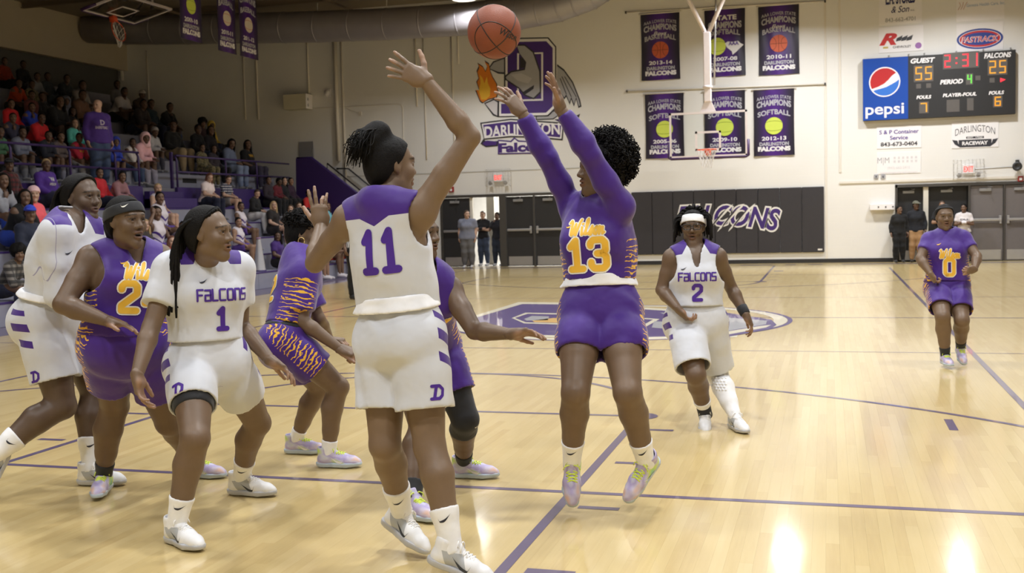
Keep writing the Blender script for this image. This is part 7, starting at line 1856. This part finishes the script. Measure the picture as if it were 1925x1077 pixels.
def seat(label, px, py, zone, pose_, top, bottom, hair, skin, yaw=0.0, **k):
    """px,py: the head in the photo; the tier is the one that fits a person of ordinary height"""
    hz = POSES[pose_]['neck'][2]+POSES[pose_]['head'][2]; hx = POSES[pose_]['neck'][0]+POSES[pose_]['head'][0]; best = None
    rows = [(LX(i), LZ(i)) for i in range(5)] if zone == 'L' else [(UX(i), UZ(i)) for i in range(8)]
    if isinstance(zone, int): rows = [(LX(zone), LZ(zone))]
    if isinstance(zone, str) and zone[0] == 'U' and len(zone) > 1: rows = [(UX(int(zone[1:])), UZ(int(zone[1:])))]
    for x, z in rows:
        P = onX(px, py, x-.065+hx*math.cos(yaw)); s = (P[2]-z)/hz
        if best is None or abs(s-.98) < abs(best[0]-.98): best = (s, x, z, P[1])
    s, x, z, y = best; s = min(max(s, .84), 1.06)
    fx = hx*s*math.sin(yaw)
    SEATS.append((x, figure(label, (x-.072, min(y-fx, 25.2 if z > 2.3 else 24.55), z+max(0, k.get('m', 1)-1)*.12+max(.042*s, .404*s-(.35 if z < 2.3 else .36))), yaw, pose_, top, bottom, hair, skin, s=s, **k)))
R_ = math.radians; SEATS = []
NAVYC, BLACK_, GREYC, DENIM, KHAKI, REDC, WHITE_ = (30, 34, 56), (22, 22, 26), (110, 112, 122), (62, 78, 112), (150, 132, 104), (170, 30, 40), (205, 205, 210)
# lower tiers, from the near end to the far end
seat('woman with a wide afro in grey plaid jacket and navy trousers on the lowest tier', 38, 482, 0, 'lean', PLAID, NAVYC, 'afro', 'b')
seat('man in bright blue cap and dark navy pullover leaning on one arm', 59, 405, 1, 'sit', (34, 40, 60), (40, 46, 66), 'short', 'b', hat=('cap', (44, 70, 200)), m=1.15)
seat('woman with black hair in black top resting chin on hand beside the pink hat', 48, 374, 2, 'chin', BLACK_, (44, 70, 170), 'long', 'b')
seat('older woman in pale pink hat and coral jacket', 66, 374, 2, 'sit', (236, 96, 110), GREYC, 'none', 'p', hat=('beanie', (226, 190, 196)))
seat('woman in grey cardigan over blue shirt holding her mouth at the left edge', 8, 346, 3, 'chin', (160, 162, 172), (40, 70, 170), 'long', 'b')
seat('man in black cap and dark red plaid shirt below the rail', 17, 314, 4, 'sit', REDPL, BLACK_, 'short', 'd', hat=('cap', (30, 30, 36)))
seat('woman with short blonde hair in purple sweater with white letters', 87, 317, 4, 'sit', (76, 44, 140), (44, 44, 70), 'crop', 'd', haircol='l', m=1.25, badge=[(txt('W', .09, .14), WHITE_), (txt('WILSON', .05, .18), WHITE_)])
seat('girl in red jacket over a white shirt behind the tall braided player', 196, 332, 4, 'sit', (196, 40, 52), NAVYC, 'short', 'b')
seat('girl peering out beside the red jacketed girl', 223, 348, 3, 'sit', (150, 120, 126), NAVYC, 'bun', 'b', s_=1) if False else seat('girl peering out beside the red jacketed girl', 223, 348, 4, 'lean', (150, 110, 118), NAVYC, 'bun', 'b')
seat('blonde cheerleader with white hair bow on the tier below the rail', 296, 358, 3, 'sit', CHEER, CHP, 'pony', 'p', sleeve='none', lower='shorts', haircol='l')
seat('dark haired cheerleader smiling in front of the blonde one', 302, 378, 2, 'sit', CHEER, CHP, 'bun', 'b', sleeve='none', lower='shorts')
seat('cheerleader holding her hand to her head', 299, 400, 1, 'raise', CHEER, CHP, 'bun', 'b', sleeve='none', lower='shorts')
seat('blonde woman in dark jacket just right of number 24', 285, 436, 1, 'sit', (52, 46, 44), BLACK_, 'long', 'p', haircol='l')
seat('auburn haired woman with glasses in a red jacket on the lowest tier', 322, 458, 0, 'sit', (168, 36, 40), NAVYC, 'long', 'p', haircol='r')
seat('girl with dark hair and white bow turned towards the tier behind', 332, 430, 1, 'lean', (70, 60, 80), NAVYC, 'pony', 'd', turn=60)
seat('woman in white t-shirt reading papers by the aisle', 394, 338, 4, 'phone', (228, 214, 216), NAVYC, 'long', 'p', sleeve='short', haircol='r', m=1.1)
seat('boy in navy and white striped shirt and grey shorts looking at a phone', 430, 352, 4, 'phone', STRIPE, (120, 116, 116), 'short', 'p', sleeve='short', lower='shorts', haircol='n')
seat('cheerleader with dark hair seated behind the smiling cheerleader', 452, 403, 2, 'sit', CHEER, CHP, 'bun', 'b', sleeve='none', lower='shorts')
seat('smiling cheerleader with bare knees next to the megaphone', 447, 424, 1, 'sit', CHEER, CHP, 'bun', 't', sleeve='none', lower='shorts')
seat('person in black top bending down over white papers', 484, 384, 3, 'phone', BLACK_, WHITE_, 'short', 'p', haircol='n')
seat('dark figure leaning back against the purple parapet', 507, 366, 4, 'sit', (48, 40, 50), BLACK_, 'short', 'b')
seat('woman in maroon shirt holding a red phone below the parapet', 523, 366, 4, 'phone', (96, 24, 38), BLACK_, 'short', 'd', turn=10)
seat('blonde woman in black top and shorts sitting behind the purple shirt', 518, 402, 2, 'sit', (34, 30, 32), (40, 36, 40), 'long', 'p', sleeve='short', lower='shorts', haircol='l', m=1.2)
seat('woman in purple shirt turned away to the side on the lowest tier', 521, 450, 0, 'sit', (62, 36, 110), BLACK_, 'long', 'd', sleeve='short', turn=75, m=1.15)
seat('girl with light brown hair turned away, in the middle of the tiers', 544, 403, 2, 'lean', (56, 50, 54), BLACK_, 'long', 'p', haircol='n', turn=70)
seat('pale woman with light brown hair facing the court beside the purple stair wall', 561, 405, 2, 'sit', (60, 56, 66), BLACK_, 'long', 'p', haircol='n')
seat('woman with long black hair in a black coat by the purple stair wall', 570, 370, 4, 'sit', (26, 26, 34), BLACK_, 'long', 'p')
seat('child in red beside the black coated woman', 580, 380, 3, 'sit', (190, 44, 44), NAVYC, 'short', 'b')
seat('person with pale face below the sloping edge of the stair wall', 606, 372, 4, 'sit', (60, 40, 60), BLACK_, 'short', 't')
seat('dark haired woman in pale blue top under the stair wall', 632, 398, 2, 'sit', (120, 190, 210), NAVYC, 'long', 't', haircol='n')
for i, (px, lab) in enumerate(((612, 'first player from the left of the three in orange red shorts on the lowest tier'), (640, 'second player from the left of the three in orange red shorts on the lowest tier'), (662, 'third player from the left in orange red shorts, nearest the referee'))):
    yy = onX(px, 524, LX(0)+.10)[1]; figure(lab, (LX(0)-.085, min(yy, 24.4), LZ(0)+.045), 0.0, 'lean', (200, 60, 50) if i < 2 else BLACK_, (206, 66, 44), 'short', 'b' if i else 't', sleeve='short', lower='shorts', shoes=(205, 200, 205))
# behind the rail
U = 'U'
seat('man in green shirt behind the rail at the left edge', 4, 262, 'U0', 'lean', (70, 110, 84), BLACK_, 'short', 'd')
seat('man in grey blue jacket leaning over behind the rail post', 45, 254, 'U0', 'lean', (112, 118, 140), GREYC, 'short', 'd', m=1.15)
seat('person in dark navy jacket behind the rail next to the grey blue jacket', 94, 262, 'U0', 'lean', (30, 34, 48), NAVYC, 'short', 'd')
seat('person in grey brown jacket behind the rail beside the pink hoodie', 117, 262, 'U0', 'lean', (92, 82, 84), (120, 122, 140), 'crop', 'b')
seat('girl in pink red hoodie with yellow print leaning behind the rail', 151, 264, 'U0', 'chin', (206, 56, 84), (150, 150, 156), 'bun', 'b', badge=(txt('NOW', .10, .24, .06), (230, 190, 60)))
seat('brown haired woman in teal top behind the pink hoodie', 143, 250, 'U1', 'sit', (96, 200, 192), GREYC, 'long', 'p', haircol='n')
seat('pale woman leaning in beside the standing bald man', 157, 247, 'U1', 'sit', (70, 60, 80), GREYC, 'bun', 'p', haircol='r')
seat('girl in red jacket with white badge above the rail', 28, 209, 'U2', 'sit', (214, 40, 48), NAVYC, 'bun', 'b')
seat('boy in bright blue hoodie holding his face', 55, 219, 'U2', 'chin', (48, 70, 190), NAVYC, 'short', 'b')
seat('child with brown face just behind the blue hoodie', 64, 208, 'U3', 'sit', (110, 60, 60), NAVYC, 'short', 'b')
seat('girl in red shirt leaning forward beside the blue hoodie', 80, 226, 'U1', 'lean', (206, 36, 44), NAVYC, 'short', 'd')
seat('small child with hands at the mouth under the red jacketed girl', 27, 244, 'U1', 'chin', (60, 60, 84), NAVYC, 'short', 'b')
seat('dark dressed person in shade above the red shirted girl', 74, 195, 'U3', 'fold', (34, 34, 38), BLACK_, 'short', 'd')
seat('person in black coat bending sideways in the shaded middle tiers', 113, 190, 'U2', 'lean', (22, 22, 26), BLACK_, 'long', 'd', m=1.2)
seat('person in slate grey hoodie with raised hood', 127, 197, 'U3', 'lean', (96, 100, 122), NAVYC, 'none', 'd', hat=('hood', (96, 100, 122)))
seat('person in brown jacket hunched over above the bald man', 156, 182, 'U3', 'lean', (104, 76, 62), BLACK_, 'short', 'd')
seat('person in burnt orange shirt in the dark upper tiers', 37, 160, 'U4', 'chin', (168, 62, 24), BLACK_, 'short', 'd')
seat('person in dark orange jacket at the top left in shade', 8, 124, 'U6', 'sit', (130, 44, 22), BLACK_, 'short', 'd')
seat('person in dark camouflage beside the burnt orange shirt', 59, 166, 'U4', 'sit', CAMO, BLACK_, 'short', 'd')
seat('shadowy figure in black near the top left corner', 43, 131, 'U6', 'sit', (30, 30, 32), (90, 90, 96), 'short', 'd')
seat('shaded person in pale grey shirt, first of three on a dark upper tier', 72, 148, 'U5', 'lean', (110, 112, 118), (60, 66, 80), 'short', 'd')
seat('shaded person with grey blue jeans, second of three on a dark upper tier', 96, 148, 'U5', 'sit', (56, 62, 68), (96, 104, 116), 'short', 'd')
seat('shaded person with teal jeans, third of three on a dark upper tier', 120, 150, 'U5', 'lean', (40, 44, 48), (66, 90, 98), 'short', 'd')
seat('person in light shirt in the dark beneath the soffit', 156, 164, 'U4', 'lean', (120, 116, 118), BLACK_, 'short', 'd')
seat('dark haired woman in black just left of the bald man', 154, 234, 'U2', 'sit', (28, 26, 30), BLACK_, 'long', 'd') if False else None
seat('person in black with braids just left of the bald man', 136, 226, 'U2', 'sit', (28, 26, 30), BLACK_, 'long', 'd')
seat('youth in white t-shirt and black trousers high on the tiers', 234, 164, 'U4', 'lean', (176, 172, 178), BLACK_, 'short', 'd', sleeve='short')
seat('youth half hidden left of the white t-shirt', 221, 162, 'U5', 'sit', (110, 108, 112), (70, 80, 96), 'short', 'd')
seat('youth in white cap high on the tiers', 267, 168, 'U4', 'lean', (70, 56, 44), (90, 90, 100), 'none', 'd', hat=('cap', (190, 186, 186)))
seat('youth in dark hoodie below the white cap', 270, 184, 'U3', 'lean', (44, 36, 38), (40, 44, 64), 'short', 'd')
seat('youth in dark teal jacket at the end of the upper tier', 288, 180, 'U3', 'sit', (30, 46, 58), NAVYC, 'short', 'd')
seat('youth in black t-shirt resting chin on hand against the far wall', 317, 199, 'U3', 'chin', BLACK_, DENIM, 'short', 'd', sleeve='short')
seat('man in black jacket and khaki trousers sitting sideways', 327, 238, 'U1', 'sit', (22, 22, 24), KHAKI, 'short', 'd', yaw=R_(-12), m=1.1)
seat('person in grey beanie and light grey sweatshirt', 293, 251, 'U1', 'lean', (176, 176, 184), (70, 70, 84), 'none', 'd', hat=('beanie', (150, 146, 148)))
seat('person in pink hood behind the rail post', 273, 264, 'U0', 'lean', (226, 178, 190), (150, 148, 170), 'none', 'd', hat=('hood', (230, 190, 200)))
seat('youth in black vest over white sleeves at the rail corner', 253, 281, 'U0', 'chin', (200, 196, 198), DENIM, 'short', 'd')
seat('child in blue hoodie beside the bald man at the rail', 219, 296, 'U0', 'phone', (46, 66, 180), NAVYC, 'short', 'b') if False else seat('person in royal blue hoodie beside the standing bald man', 221, 292, 'U0', 'lean', (46, 66, 180), NAVYC, 'none', 'b', hat=('hood', (46, 66, 180)))
seat('person in black hoodie, leftmost of the far group by the wall', 374, 247, 'U1', 'sit', BLACK_, (50, 60, 84), 'short', 'd')
seat('person with short curly hair and white collar in the far group', 386, 235, 'U2', 'sit', (60, 40, 44), NAVYC, 'afro', 'b')
seat('woman with long black hair in dark top in the far group', 398, 250, 'U1', 'sit', (34, 30, 36), NAVYC, 'long', 'b')
seat('person in yellow hoodie with hood up against the far wall', 408, 240, 'U2', 'sit', (206, 178, 74), BLACK_, 'none', 'd', hat=('hood', (206, 178, 74)))
seat('woman with white headband and denim jacket behind the rail', 436, 261, 'U0', 'phone', (104, 116, 146), (130, 144, 176), 'long', 'b')
seat('woman with long hair in black t-shirt with yellow print at the end of the tier', 467, 274, 'U0', 'sit', BLACK_, (60, 56, 76), 'long', 'b', sleeve='short', badge=(txt('NHS', .07, .2, .05), (190, 150, 50)))
seat('person in camouflage jacket and trousers behind the rail', 379, 284, 'U0', 'sit', CAMO, CAMO, 'short', 'b')
seat('woman in dark jacket over grey top next to the camouflage jacket', 401, 286, 'U0', 'sit', (56, 50, 60), BLACK_, 'long', 'b')
seat('dark head bowed below the rail, right of the camouflage jacket', 427, 330, 'U0', 'phone', BLACK_, BLACK_, 'short', 'd') if False else None
# neighbours on one tier keep elbow room
for _it in range(40):
    for a_ in range(len(SEATS)):
        for b_ in range(a_):
            if abs(SEATS[a_][0]-SEATS[b_][0]) < .01:
                A_, B_ = SEATS[a_][1], SEATS[b_][1]; d_ = A_.location.y-B_.location.y; lim = .43*(A_.scale[0]+B_.scale[0])/2
                if abs(d_) < lim: m_ = (lim-abs(d_))*.25*(1 if d_ >= 0 else -1); cap_ = 25.25 if A_.location.z > 2.4 else 24.6; A_.location.y = min(A_.location.y+m_, cap_); B_.location.y = min(B_.location.y-m_, cap_)
# standing figures
P = onX(182, 199, -11.5); figure('bald man in purple sweatshirt and blue jeans standing behind the rail', (-11.5, P[1], 2.224), R_(-25), 'stand', (70, 44, 128), DENIM, 'none', 'p', m=1.3, s=max(.9, min(1.1, (P[2]-2.22)/1.625)), turn=60, badge=[(txt('D', .10, .09), (190, 180, 200)), (txt('BASKETBALL', .05, .26), (190, 180, 200))])
def doorman(label, px, pyh, pose_, top, bottom, hair, skin, yaw, y=None, s=None, **k):
    Y = y or WY-.35; P = onY(px, pyh, Y); hz = POSES[pose_]['neck'][2]+.215; s_ = s or P[2]/hz; figure(label, (P[0], Y, 0.002), R_(yaw), pose_, top, bottom, hair, skin, s=s_, **k)
doorman('heavy man in grey t-shirt and grey sweatpants at the left doors', 878, 403, 'stand', (118, 122, 140), (98, 98, 102), 'crop', 'p', -85, sleeve='short', m=1.45, haircol='n', turn=-40, shoes=(200, 198, 198), y=WY-.6)
doorman('man in black t-shirt and jeans with folded arms in the left doorway', 908, 404, 'standfold', (24, 24, 28), (52, 62, 84), 'crop', 'p', -95, y=WY+.45, sleeve='short', haircol='n', turn=0)
doorman('man in black shirt with hand at his mouth beside the door post', 935, 406, 'standphone', (26, 26, 34), (34, 42, 58), 'short', 'b', -95, y=WY+.35, sleeve='short', turn=10)
doorman('man in black tracksuit left of the grey doors', 1690, 394, 'stand', (18, 18, 20), (18, 18, 20), 'short', 'b', -80, turn=-30, shoes=(40, 40, 44))
doorman('man in black jacket, cap and khaki trousers at the right doorway', 1722, 386, 'stand', (22, 24, 32), (150, 118, 84), 'short', 'd', -95, hat=('cap', (96, 96, 84)), turn=-30, shoes=(40, 34, 30), y=WY-.3)
doorman('bearded man in black shirt standing behind number 0', 1771, 386, 'standfold', (24, 24, 28), (50, 50, 56), 'crop', 't', -95, sleeve='short', haircol='n', turn=0, y=WY-.35)
doorman('man in white t-shirt with folded arms right of number 0', 1812, 391, 'standfold', (210, 204, 206), (70, 80, 106), 'short', 'b', -95, sleeve='short', turn=30, y=WY-.35, badge=(txt('DU', .05, .2), (60, 60, 80)))
P = onZ(674, 562, 0); REFM = ref_mat(); figure('referee in black and white striped shirt and black trousers behind number 11', (P[0], P[1], .002), R_(-40), 'stand', REFM, BLACK_, 'short', 'b', sleeve='short', shoes=(24, 24, 26), turn=20, s=1.02)
